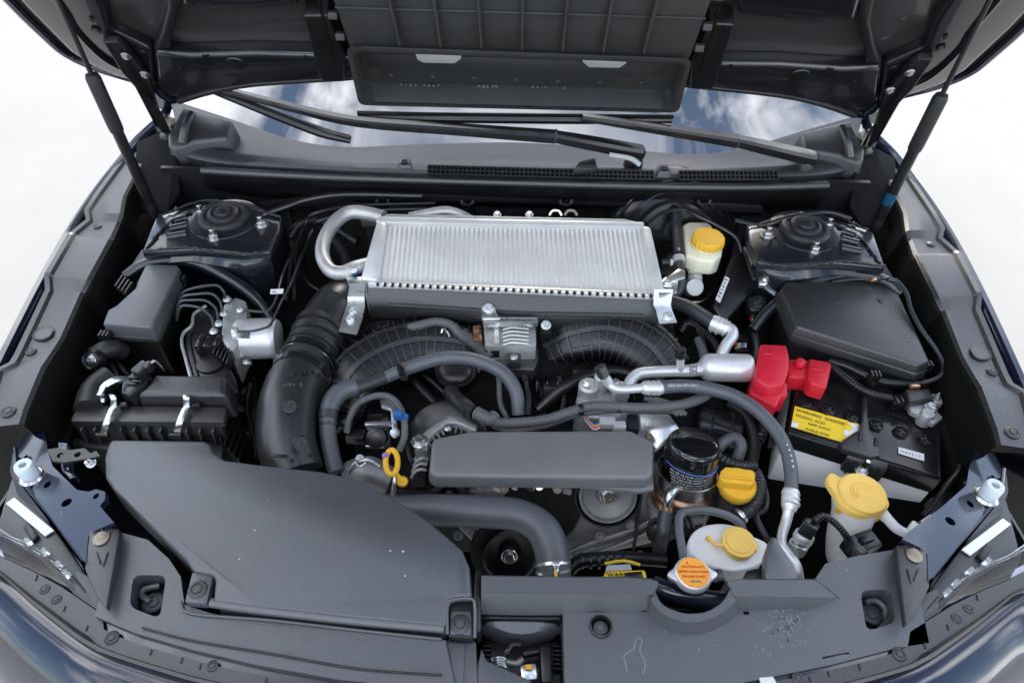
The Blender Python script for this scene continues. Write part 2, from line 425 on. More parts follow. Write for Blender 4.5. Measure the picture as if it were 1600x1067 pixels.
# ================================================================== BONNET
HA = R(56); HO = V((0, 1.285, BAY + 0.190))
HD = V((0, -math.cos(HA), math.sin(HA))); HN = V((0, -math.sin(HA), -math.cos(HA)))
def HP(px, py, off=0.0): return PP(px, py, HO + HN * off, HN)
def HX(x, s, off=0.0): return V((x, HO.y, HO.z)) + HD * s + HN * off
def mir(pts): return [V((-p.x, p.y, p.z)) for p in pts]
def bonnet():
    t = thing('bonnet', HX(0, 0), 'raised dark navy bonnet seen from below, hinged at the windscreen', 'bonnet')
    rear = [HP(*q) for q in ((620, 117), (540, 121), (405, 130), (337, 142), (287, 157), (262, 160), (236, 139))]
    side = [HP(*q) for q in ((199, 126), (150, 111), (101, 88), (67, 59), (7, 0))]
    front = [HX(-.82, .42), HX(-.78, .62), HX(-.66, .86), HX(-.40, .97), HX(0, 1.0)]
    left = [HX(0, .012)] + rear + side + front
    outline = left + mir(left[::-1])[1:-1]
    ctr = HX(0, .45)
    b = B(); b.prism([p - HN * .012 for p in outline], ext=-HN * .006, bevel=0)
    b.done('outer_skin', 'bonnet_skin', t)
    # rolled hem along the rim
    b = B(); b.tube([p - HN * .006 for p in outline + outline[:1]], .008, n=8, sub=3, cap=False); b.done('hem', 'paint', t)
    # rubber seal strip behind the rear edge
    seal = [p + HD * .018 + HN * .012 for p in rear[:5]]
    full = mir(seal[::-1]) + seal
    full = [p for p in mir(seal)[::-1]] + seal
    b = B(); b.tube(full[::-1] if False else full, .007, n=8, sub=3); b.done('rear_seal', 'rubber', t)
    # inner frame: rear beam, side beams, cross strips as pressed closed sections standing off the skin
    def beam(pts, off, h, name, m, bev=.006):
        B().prism([p + HN * off for p in pts], ext=-HN * h, bevel=bev, seg=3).done(name, m, t)
    def both(pts, off, h, name, m, bev=.006):
        beam(pts, off, h, name, m, bev); beam(mir(pts), off, h, name, m, bev)
    # rear beam
    rb = [HP(*q) for q in ((560, 113), (405, 122), (330, 133), (285, 147), (246, 128), (240, 70), (300, 76), (400, 73), (500, 76), (575, 82))]
    both(rb, .016, .026, 'rear_beam', 'bonnet_in', .010)
    # side beam, runs up along the edge
    sb = [HP(*q) for q in ((246, 128), (206, 118), (150, 98), (110, 72), (75, 36), (40, 0))] + [HX(-.78, .45), HX(-.74, .6), HX(-.66, .66), HX(-.64, .40)] + [HP(*q) for q in ((165, 0), (175, 40), (240, 70))]
    both(sb, .014, .024, 'side_beam', 'bonnet_in', .010)
    # raised bead along the side beam
    bead = [HP(*q, .016) for q in ((200, 112), (160, 90), (120, 50), (95, 10))] + [HX(-.72, .42, .016)]
    for q in (bead, mir(bead)):
        B().tube(q, .006, n=8, sub=4).done('pressed_bead', 'bonnet_in', t)
    # diagonal strip and the cross member above the pocket
    st = [HP(*q) for q in ((240, 70), (252, 40), (262, 0))] + [HX(-.50, .40), HX(-.46, .40)] + [HP(*q) for q in ((282, 0), (268, 48), (268, 68))]
    both(st, .012, .022, 'strut_rib', 'steel_black', .006)
    cm = [HP(*q) for q in ((285, 0), (310, 4), (345, 8), (400, 6), (470, 0))] + [HX(-.30, .36), HX(-.50, .36)]
    both(cm, .014, .022, 'cross_beam', 'bonnet_in', .010)
    # long channel bars beside the air duct
    ch = [HP(*q) for q in ((476, 0), (501, 100), (508, 106), (540, 106))] + [HP(540, 60), HP(515, 0)]
    both(ch, .030, .034, 'channel_bar', 'plastic_dark', .004)
    gr = [HP(*q, .0305) for q in ((498, 0), (522, 100))]
    for q in (gr, mir(gr)):
        b = B(); b.bar(q[0], q[1], .004, .003, HN, 0); b.done('channel_groove', 'plastic_dark', t)
    # drain holes and pads
    for (px, py, r) in ((369, 99, 15), (150, 49, 7), (143, 32, 4), (320, 88, 4), (475, 90, 3), (283, 106, 3)):
        p = HP(px, py, .017)
        for q in (p, V((-p.x, p.y, p.z))):
            b = B(); rr = S(q, r); b.lathe(q, [(rr, 0), (rr * .92, .0025), (rr * .7, .0028)], HN, 22)
            b.done('drain_hole', 'plastic_dark', t)
    return t
BONNET = bonnet()

def air_guide():
    t = thing('air_guide', HX(0, .13, .05), 'grey plastic air guide box hanging under the bonnet with its rectangular mouth open', 'air duct')
    n0 = .105
    # mouth rim corners on a plane parallel to the bonnet
    o = [(540, 74), (1082, 93), (1060, 177), (561, 165)]
    def Q(px, py, off): return HP(px, py, off)
    def ring(ins, off):
        pts = [Q(540 + ins, 73 + ins * .75, off), Q(1082 - ins, 92 + ins * .75, off), Q(1060 - ins, 177 - ins * .55, off), Q(561 + ins, 165 - ins * .55, off)]
        return rounded(pts, .018, 4)
    base = [HX(-.285, .315, .0), HX(.285, .315, .0), HX(.270, -.005, .0), HX(-.270, -.005, .0)]
    base = rounded(base, .018, 4)
    fl = rounded([Q(550, 78, .0) , Q(1072, 96, .0), Q(1052, 166, .0), Q(569, 156, .0)], .02, 4)
    def inner(off, k):     # inside section: straight walls normal to the bonnet
        a = ring(11, n0); return [p - HN * (n0 - off) * 1.0 for p in a]
    b = B()
    outer_back = [p - HN * (n0 - .012) for p in ring(4, n0)]
    b.loft([outer_back, ring(3, n0 - .012), ring(0, n0 - .010), ring(0, n0), ring(7, n0 + .001), ring(11, n0 - .004), inner(.068, 0)], True, False)
    b.done('mouth_frame', 'scoop', t, smooth=40)
    # back plate inside the mouth and the bolted cover
    a = inner(.068, 0)
    a = [p - HD * 0 for p in a]
    b = B(); b.prism(a, ext=-HN * .004, bevel=0); b.done('back_plate', 'scoop', t)
    cov = [HP(*q, .0735) for q in ((572, 84), (1040, 100), (1035, 118), (960, 122), (958, 136), (602, 128), (594, 108), (576, 106))]
    b = B(); b.prism(cov, ext=-HN * .004, bevel=.001); b.done('cover_plate', 'plastic_grey', t)
    for pts in (((648, 82), (722, 82), (720, 93), (710, 100), (662, 99), (652, 94)), ((907, 90), (982, 92), (978, 100), (968, 107), (920, 106), (911, 98))):
        b = B(); b.prism([HP(*q, .0765) for q in pts], ext=-HN * .003, bevel=.001); b.done('window_tab', 'grey_plastic', t)
    for px, py in ((611, 119), (676, 121), (741, 123), (806, 126), (871, 128), (937, 130), (1002, 130)):
        p = HP(px, py, .0735); hw('screw', 'screw', p, S(p, 5), 'plastic_grey', t, HN)
    # front wall running up the bonnet, with its seven ribs
    wl_ = [HP(546, 74, n0 - .012), HP(1078, 92, n0 - .012), HX(.292, .40, .020), HX(-.290, .40, .020)]
    b = B(); b.prism(wl_, ext=-HN * .01, bevel=.003); b.done('front_wall', 'scoop', t)
    up_n = (wl_[1] - wl_[0]).cross(wl_[3] - wl_[0]).normalized()
    if up_n.dot(HN) < 0: up_n = -up_n
    e0, e1 = wl_[0], wl_[3]; f0, f1 = wl_[1], wl_[2]
    for k in range(7):
        u = .155 + k * .1165
        lo = e0.lerp(f0, u) * .93 + e1.lerp(f1, u) * .07; hi = e0.lerp(f0, u).lerp(e1.lerp(f1, u), .98)
        b = B(); b.bar(lo + up_n * .007, hi + up_n * .007, .006, .016, up_n, .002); b.done('rib', 'scoop', t)
    lo = e0.lerp(e1, .35); hi = f0.lerp(f1, .35)
    b = B(); b.bar(lo + up_n * .002, hi + up_n * .002, .004, .006, up_n, .001); b.done('cross_rib', 'scoop', t)
    # clip lugs down both sides
    for u in (.10, .28, .52):
        for e, s_ in ((e0.lerp(e1, u), -1), (f0.lerp(f1, u), 1)):
            b = B(); b.box(e + V((s_ * .008, 0, 0)), (.014, .012, .010), None, .002); b.done('clip_lug', 'scoop', t)
    text('0 1 2 3   4 5 6 7', HP(625, 134.5, .0735), V((1, 0, 0)), HD, .011, 'ink_grey', t)
    text('ABS PE', HP(745, 137, .0735), V((1, 0, 0)), HD, .013, 'ink_grey', t)
    text('8 9 10   11 12', HP(830, 138, .0735), V((1, 0, 0)), HD, .011, 'ink_grey', t)
air_guide()

# ================================================================== SIDES (left traced, right is its mirror twin)
SIDE = {1: 'left', -1: 'right'}
def fender(sx):
    global SX
    SX = sx
    edge = [P(*q) for q in ((268, 150, .055), (252, 180, .045), (215, 215, .025), (185, 252, .012), (150, 296, .004), (112, 352, 0), (62, 440, -.002), (0, 562, -.006), (-40, 650, -.02), (-70, 760, -.05))]
    out_ = [p + V((-.010 * sx, 0, -.004)) for p in edge]
    c = curve(edge, 4)
    rings = []
    for p in c:
        rings.append([p + V((dx * sx, 0, dz)) for dx, dz in ((.016, -.03), (.012, -.006), (.004, .002), (-.004, .003), (-.009, -.003), (-.013, -.02), (-.020, -.08), (-.022, -.25))])
    b = B(); b.loft(rings, False, False)
    t = b.done('fender', 'paint', label='narrow polished navy edge of the %s front wing against the pale ground' % SIDE[sx], cat='fender')
    SX = 1
for s_ in (1, -1): fender(s_)

def wing_cover(sx):
    """stepped black plastic moulding along the top of the wing"""
    global SX
    SX = sx
    t = thing('wing_cover', P(110, 420, -.05), 'long stepped plastic wing cover with bolts, %s' % ('on the side of the air filter box' if sx == 1 else 'on the side of the battery'), 'trim panel')
    # stations: outer edge, inner edge (pixels), level
    st = [((262, 186), (284, 200), .020), ((218, 226), (240, 236), .012), ((196, 256), (212, 272), .006), ((158, 308), (195, 305), .003), ((143, 332), (190, 334), .002),
          ((146, 347), (186, 346), -.006), ((122, 367), (176, 370), -.006), ((118, 370), (174, 373), .001), ((84, 430), (142, 432), .001), ((82, 434), (138, 440), -.001),
          ((84, 456), (129, 456), -.010), ((38, 556), (98, 526), -.010), ((30, 570), (84, 548), -.010), ((6, 582), (68, 573), -.006), ((-12, 640), (40, 638), -.008), ((-20, 668), (33, 662), -.010)]
    rings = []; inn = []
    for o, i, h in st:
        a = P(*o, h); c = P(*i, h); m_ = (a * .5 + c * .5)
        rings.append([a + V((-.012 * sx, 0, .006)), a + V((-.004 * sx, 0, .005)), a, a.lerp(c, .33), a.lerp(c, .66), a.lerp(c, .93), c + V((.002 * sx, 0, -.004))])
        inn.append([c + V((-.001 * sx, 0, -.002)), c + V((.004 * sx, .0, -.010)), c + V((.008 * sx, .0, -.055)), c + V((.011 * sx, 0, -.085)), c + V((.020 * sx, 0, -.088)), c + V((.021 * sx, 0, -.13))])
    b = B(); b.loft(rings, False, False)
    b.done('moulding', 'plastic_grey', t, smooth=24)
    b = B(); b.loft(inn, False, False); b.done('inner_face', 'matte_black', t, smooth=24)  # inward side in a darker black, its shade put into the colour
    for px, py, r, h, k in ((152, 354, 6, -.005, 'clip'), (48, 549, 8, -.009, 'clip'), (13, 643, 11, -.008, 'clip')):
        p = P(px, py, h); hw(k, 'clip', p, S(p, r) * .8, 'plastic_grey', t)
    # access hole with a lid lying a little lower
    p = P(68, 521, -.0095)
    b = B(); b.lathe(p, [(S(p, 16), -.002), (S(p, 16), .0016), (S(p, 14), .002)], n=28); b.done('hole_rim', 'plastic_dark', t)
    b = B(); b.lathe(p + V((.004 * sx, -.004, .001)), [(S(p, 13), 0), (S(p, 13), .002), (S(p, 12), .003)], n=28); b.done('hole_plug', 'plastic_grey', t)
    SX = 1
    return t
WC = {s_: wing_cover(s_) for s_ in (1, -1)}

def apron(sx):
    """dark corner panel behind the strut top, up to the hinge"""
    global SX
    SX = sx
    pts = [P(*q) for q in ((214, 222, .03), (250, 205, .05), (275, 232, .04), (282, 300, -.02), (262, 330, -.03), (210, 330, -.05), (208, 280, -.01))]
    b = B(); b.prism(pts, depth=.006, bevel=.002)
    b.done('corner_panel', 'matte_black', WC[sx])
    SX = 1
for s_ in (1, -1): apron(s_)

def hinge(sx):
    global SX
    SX = sx
    t = BONNET
    e = V((.006 * sx, 0, 0))
    arm = [HP(160, 66, .03), HP(182, 66, .032), HP(196, 76, .034), HP(232, 124, .034), P(248, 178, .05), P(272, 225, .03), P(262, 235, .02), P(244, 200, .04), HP(210, 137, .03), HP(190, 115, .03)]
    b = B(); b.prism(arm, ext=-HN * .012, bevel=.003); t = b.done('hinge', 'steel_black', t)
    b = B(); b.bar(P(246, 180, .05), P(268, 232, .018), .02, .03, (0, -1, 1), .004); b.done('lower_arm', 'steel_black', t)
    for px, py in ((197, 87), (227, 116)):
        p = HP(px, py, .037); hw('bolt', 'bolt', p, S(p, 5.5), 'steel', t, HN)
    b = B(); p = P(262, 215, .045); b.lathe(p, [(.012, -.01), (.012, .008), (.008, .012)], (sx, -.6, .3), 18); b.done('pivot', 'steel_black', t)
    SX = 1
for s_ in (1, -1): hinge(s_)

def gas_strut(sx):
    global SX
    SX = sx
    lo = P(238, 326, -.005); up = HP(72, -40, .035)
    up = up + (up - lo) * .0
    t = thing('gas_strut', lo, 'black bonnet gas strut %s' % ('without any blue mark, on the air filter side' if sx == 1 else 'with a bright blue paint smear low on its tube'), 'gas strut', 'bonnet gas struts')
    # parameter along the strut of the collar seen at (143,122)
    best = min((abs(((lo.lerp(up, k / 200)) - CAM).dot(UPV) / ((lo.lerp(up, k / 200)) - CAM).dot(FW) * F - (533.5 - 120 - (0 if sx == 1 else 30))), k / 200) for k in range(201))[1]
    c = lo.lerp(up, best)
    d = (up - lo).normalized()
    b = B(); b.tube([lo, c], .0098, n=16, sub=2); b.done('cylinder', 'plastic_dark', t)
    b = B(); b.lathe(c, [(.0115, -.10), (.0122, -.09), (.0122, -.004), (.010, .003), (.006, .004)], d, 18); b.done('collar', 'rubber', t)
    b = B(); b.tube([c, up], .0042, n=12, sub=2); b.done('rod', 'plastic_gloss', t)
    b = B(); b.lathe(lo, [(.007, -.02), (.010, -.016), (.010, .012), (.008, .02)], d, 14); b.done('end_fitting', 'steel_black', t)
    if sx == -1:
        q = lo.lerp(up, .14)
        b = B(); b.lathe(q, [(.0099, -.012), (.0102, -.010), (.0102, .012), (.0099, .014)], d, 16, wob=lambda a: 1 + .02 * math.sin(3 * a)); b.done('paint_mark', 'blue_tape', t)
    SX = 1
for s_ in (1, -1): gas_strut(s_)

# ================================================================== WINDSCREEN, COWL, WIPERS
GB = [P(*q) for q in ((272, 158, .065), (363, 188, .048), (456, 219, .030), (540, 231, .020), (660, 227, .016))] + [V((0, P(800, 224, .016).y, BAY + .016))]
GB = GB + mir(GB[:-1])[::-1]
def windscreen():
    rows = []
    for dy, dz in ((-.04, -.016), (0, 0), (.06, .024), (.14, .060), (.28, .14), (.45, .27), (.62, .42), (.75, .55)):
        k = max(0, dy)
        rows.append([p + V((-p.x * .16 * k, dy + .10 * k * (p.x / .74) ** 2, dz - .02 * k * (p.x / .74) ** 2)) for p in curve(GB, 5)])
    b = B(); b.loft(rows, False, False)
    b.done('windscreen', 'glass', label='dark windscreen mirroring blue sky and white clouds', cat='windscreen')
    top = rows[-1]
    for sx in (-1, 1):
        e = top[0] if sx * top[0].x > 0 else top[-1]; f = rows[1][0] if sx * rows[1][0].x > 0 else rows[1][-1]
        b = B(); m_ = f.lerp(e, .45) + V((0, 0, -.04))
        b.tube([f + V((.02 * sx, 0, -.01)), m_ + V((.02 * sx, 0, 0)), e + V((.01 * sx, 0, -.01))], [.03, .035, .035], n=10)
        b.done('windscreen_pillar', 'paint', label='navy windscreen pillar base behind the %s bonnet hinge' % ('left' if sx < 0 else 'right'), cat='pillar')
    # unseen roof behind the windscreen, added and sized to shade the cowl from the sun
    rr = []
    for q in (0, .15, .5, 1.0, 1.25):
        rr.append([V((p.x * (1 - .02 * q), p.y + q, p.z + .05 * math.sin(q * 2.2) * (1 - (p.x / .8) ** 2))) for p in top])
    b = B(); b.loft(rr, False, False); b.done('unseen_roof', 'paint', label='navy roof of the car, out of view, added to shade the cowl', cat='car roof')
windscreen()

CF = [V((x, y, BAY + z)) for x, y, z in ((-.700, 1.262, .030), (-.60, 1.228, .032), (-.40, 1.208, .035), (-.2, 1.198, .036), (0, 1.195, .036))]
CF = CF + mir(CF[:-1])[::-1]
def cowl():
    t = thing('cowl_panel', V((0, 1.2, BAY)), 'wide grey plastic cowl panel with two vent grilles below the windscreen', 'cowl')
    g = curve(GB, 5); f = curve(CF, 5)
    
    def at(c, u):
        k = min(int(u * (len(c) - 1)), len(c) - 2); return c[k].lerp(c[k + 1], u * (len(c) - 1) - k)
    g = [at(g, k / 50) for k in range(51)]; f = [at(f, k / 50) for k in range(51)]
    rings = []
    for a, c in zip(g, f):
        q = a + V((0, -.004, .004))
        rings.append([c + V((0, .012, -.05)), c + V((0, -.001, -.018)), c + V((0, -.003, -.004)), c + V((0, .003, .001)), c.lerp(q, .22) + V((0, 0, .003)), c.lerp(q, .30) + V((0, 0, -.007)), c.lerp(q, .62) + V((0, 0, -.010)), q + V((0, -.012, -.002)), q, q + V((0, .004, -.006))])
    b = B(); b.loft(rings, False, False)
    b.done('panel', 'plastic_grey', t, smooth=30)
    # long round rubber bulb along the front
    sl = [P(*q) for q in ((316, 267, .018), (420, 273, .018), (560, 279, .018), (800, 286, .018), (1000, 291, .018), (1160, 293, .018), (1293, 290, .018))]
    b = B(); b.tube(sl, .009, n=10, sub=5); b.done('bulb_seal', 'plastic_grey', t)
    lp = [p + V((0, .012, -.014)) for p in curve(sl, 5)]
    b = B(); b.loft([[p + V((0, .012, .018)), p + V((0, -.016, .004)), p + V((0, -.016, -.012)), p + V((0, .0, -.05)), p + V((0, .03, -.07))] for p in lp], False, False); b.done('seal_carrier', 'plastic_dark', t)
    # grille ladders: bars with real holes over a dark tray
    def grille(x0, y0, x1, y1, n, rows=2):
        h = .0405
        up = V((0, .82, .57)) * 1
        a, c = P(x0, y0, h), P(x1, y1, h); up = V((0, .80, .30)).normalized()
        b = B(); wdt = .020 if rows == 2 else .011
        nn = (c - a).cross(up).normalized()
        for k in range(rows + 1):
            o = up * (wdt * k / rows); b.bar(a + o, c + o, .0022, .004, nn, 0)
        for k in range(n + 1):
            p = a.lerp(c, k / n); b.bar(p, p + up * wdt, .0022, .004, nn, 0)
        b.done('grille_bars', 'plastic_grey', t)
        b = B(); b.prism([a - nn * .003, c - nn * .003, c + up * wdt - nn * .003, a + up * wdt - nn * .003], ext=-nn * .002, bevel=0); b.done('grille_well', 'void', t)
    grille(668, 272, 846, 277, 26); grille(846, 277, 1022, 281, 25); grille(1062, 281, 1216, 281, 23)
    # little nozzle humps
    for px, py in ((633, 252), (1037, 262)):
        p = P(px, py, .046)
        b = B(); b.prism([p + V((x * .013, y * .012, 0)) for x, y in ((-1, -1), (1, -1), (.7, 1), (-.7, 1))], depth=.014, bevel=.004, seg=3, taper=.25); b.done('nozzle_hump', 'plastic_grey', t)
        b = B(); b.box(p + V((0, -.008, .003)), (.010, .010, .008), None, .002); b.done('washer_nozzle', 'plastic_dark', t)
    # end mouldings
    for sx, q in ((1, ((285, 166), (363, 188), (354, 216), (300, 222), (275, 232), (263, 228), (262, 210))), (-1, None)):
        q = q or ((285, 166), (363, 188), (354, 216), (300, 222), (275, 232), (263, 228), (262, 210))
        global SX
        SX = sx
        pts = [P(*a, .085 - .0006 * max(0, a[1] - 170)) for a in q]
        b = B(); b.prism(pts, depth=.04, bevel=.006, seg=3, taper=.1); b.done('end_moulding', 'plastic_grey', t)
        b = B(); b.tube([P(300, 178, .088), P(290, 198, .08), P(285, 225, .055)], .008, n=8); b.done('end_bead', 'plastic_grey', t)
        SX = 1
cowl()

def wiper(label, piv, joint, tip, blade, ph, jh, th, bh, via=()):
    t = thing('wiper', P(*piv, ph), label, 'wiper', 'windscreen wipers')
    a, j, e = P(*piv, ph), P(*joint, jh), P(*tip, th)
    def sect(p, d, w_, h_):
        s = d.cross(V((0, 0, 1))).normalized(); u = s.cross(d).normalized()
        return [p + s * x * w_ / 2 + u * z * h_ for x, z in ((-1, -.6), (-1, .2), (-.75, .55), (.75, .55), (1, .2), (1, -.6))]
    d = (j - a).normalized(); d2 = (e - j).normalized()
    ex = a - d * .03
    b = B(); b.loft([sect(ex, d, .020, .012), sect(ex + d * .006, d, .028, .018), sect(a, d, .031, .018), sect(a.lerp(j, .6), d, .028, .017), sect(j, d, .024, .015)]); b.done('pivot_head', 'plastic_gloss', t, smooth=30)
    ap = [j] + [P(q[0], q[1], q[2]) for q in via] + [e]; ap = curve(ap, 4); na = len(ap)
    b = B(); b.loft([sect(p_, (ap[min(i + 1, na - 1)] - ap[max(i - 1, 0)]).normalized(), .028 - .016 * i / na, .016 - .008 * i / na) for i, p_ in enumerate(ap)]); b.done('arm', 'plastic_gloss', t, smooth=30)
    b = B(); b.bar(j - d * .003, j + d * .003, .029, .018, (0, 0, 1), .002); b.done('joint_band', 'plastic_grey', t)
    p = a - d * .01
    b = B(); b.lathe(p + V((0, 0, -.035)), [(.02, 0), (.018, .02), (.013, .03)], n=20); b.done('spindle', 'plastic_dark', t)
    bl = [P(*q, hh) for q, hh in zip(blade, bh)]
    b = B(); b.tube(bl, [.008] + [.011] * (len(bl) - 2) + [.008], n=8, sub=5); k = b.done('blade', 'plastic_dark', t)
    b = B(); b.tube([q + V((0, -.004, .008)) for q in bl], .005, n=6, sub=5); b.done('blade_spine', 'plastic_gloss', t)
wiper('wiper crossing the middle, its pivot right of the centre grille', (985, 234), (868, 213), (338, 137), [(330, 140), (430, 179), (500, 206), (548, 219)], .065, .090, .135, (.125, .10, .085, .07), [(720, 202, .10), (560, 190, .11), (450, 166, .125)])
wiper('wiper on the right with its pivot beside the gas strut', (1255, 243), (1153, 220), (910, 183), [(560, 181), (700, 184), (900, 186), (1050, 187)], .060, .080, .12, (.105, .11, .11, .105))
def cable_elbow():
    b = tubepx([(952, 242, .065), (985, 248, .06), (1000, 258, .05)], 4, n=8)
    b.done('washer_hose', 'grey_plastic', label='short washer hose below the middle wiper pivot', cat='hose')
    b = B(); b.prism(PL([(896, 264), (905, 252), (930, 246), (934, 262)], .056), depth=.02, bevel=.003)
    b.done('hose_guard', 'plastic_dark', label='grey triangular guard beside the washer hose on the cowl', cat='bracket')
cable_elbow()

# ================================================================== STRUT TOWERS
def strut_tower(sx):
    global SX
    SX = sx
    t = thing('strut_tower', P(345, 360, -.12), 'glossy navy suspension strut tower with black dome cap, %s' % ('beside the brake hydraulic unit' if sx == 1 else 'behind the large fuse box lid'), 'strut tower', 'strut towers')
    plate = PL([(243, 338), (300, 322), (330, 312), (400, 320), (441, 338), (436, 362), (421, 392), (380, 396), (300, 388), (222, 392)], 0)
    b = B(); b.prism(plate, depth=.014, bevel=.005, seg=3, taper=.02); b.done('top_plate', 'paint_in', t)
    # skirt falling away to the front and inside
    sk = []
    for a, h0, c, h1, d, h2 in (((222, 390), -.004, (205, 415), -.03, (190, 460), -.14), ((300, 386), -.004, (295, 408), -.02, (290, 450), -.16), ((380, 394), -.004, (385, 422), -.03, (395, 480), -.18), ((420, 391), -.004, (428, 425), -.06, (438, 500), -.2), ((436, 362), -.004, (444, 400), -.07, (452, 480), -.2), ((441, 338), -.004, (450, 365), -.07, (460, 420), -.2)):
        sk.append([P(*a, h0), P(*a, h0 - .006), P(*c, h1), P(*d, h2)])
    b = B(); b.loft(sk, False, False); b.done('skirt', 'paint_in', t, smooth=50)
    # rolled lip across the front
    lip = PL([(196, 432, -.035), (230, 412, -.025), (290, 408, -.03), (340, 425, -.04), (395, 462, -.07), (425, 500, -.10)])
    b = B(); b.tube(lip, .011, n=10, sub=6); b.done('rolled_lip', 'paint_in', t)
    # seam sealer beads
    for q in ([(230, 388, .002), (262, 350, .002), (300, 330, .002)], [(222, 392, .002), (290, 387, .002), (345, 396, .002), (410, 394, .002), (434, 366, .002)], [(250, 336, .003), (330, 314, .003), (440, 339, .003)]):
        b = B(); path = curve(PL(q), 14)
        b.tube([p + V((random.uniform(-1, 1), random.uniform(-1, 1), random.uniform(-.3, .6))) * .0016 for p in path], [random.uniform(.0012, .0030) for _ in path], n=6, sub=1)
        b.done('sealer_bead', 'rubber', t)
    # pressed slots
    for a, c in (((272, 346), (292, 340)), ((266, 358), (292, 352)), ((262, 371), (292, 366))):
        b = B(); b.tube([P(*a, .001), P(*c, .001)], .007, n=10, sub=3); b.done('pressed_slot', 'paint_in', t)
    p = P(352, 343, 0)
    b = B(); b.lathe(p, [(.066, -.004), (.064, .003), (.056, .004)], n=40); b.done('collar_ring', 'paint_in', t)
    b = B(); b.lathe(p, [(.047, 0), (.047, .008), (.043, .013), (.037, .014), (.035, .0115), (.030, .0115), (.028, .017), (.023, .019), (.021, .0165), (.016, .0165), (.014, .021), (.004, .023), (.003, .020)], n=40); b.done('dome_cap', 'rubber', t)
    for px, py in ((315, 334), (409, 352), (335, 372)):
        q = P(px, py, .001); hw('stud', 'stud_nut', q, .0085, 'steel', t)
    SX = 1
for s_ in (1, -1): strut_tower(s_)
# ================================================================== LEFT SIDE OF THE BAY
def fuse_box_left():
    t = thing('relay_box', P(215, 500, -.14), 'narrow black relay box with a plain lid, beside the brake hydraulic unit', 'relay box')
    lid = PL([(228, 412), (277, 414), (281, 420), (240, 506), (234, 511), (160, 506), (168, 484), (181, 477), (211, 450), (214, 440)], -.018)
    b = B(); b.prism(lid, depth=.024, bevel=.0035, seg=3, taper=.02); b.done('lid', 'plastic_lit', t)
    c = sum(lid, V()) / len(lid)
    b = B(); b.prism([c + (p - c) * 1.05 + V((0, 0, -.024)) for p in lid], depth=.008, bevel=.002); b.done('lid_flange', 'plastic', t)
    b = B(); b.prism([c + (p - c) * .93 + V((0, 0, -.032)) for p in lid], depth=.10, bevel=.003, taper=-.12); b.done('case', 'plastic_dark', t)
    for px, py in ((165, 525), (284, 437)):
        p = P(px, py, -.035); b = B()
        for k in (-1, 0, 1): b.box(p + V((k * .006, 0, 0)), (.004, .014, .016), None, .001)
        b.done('latch', 'plastic_dark', t)
    p = P(196, 438, -.02); b = B()
    for k in range(4): b.box(p + V((-.012 + .008 * k, -.006 * k, -.006)), (.004, .03, .012), None, .001)
    b.done('ribbed_clip', 'plastic_dark', t)
fuse_box_left()

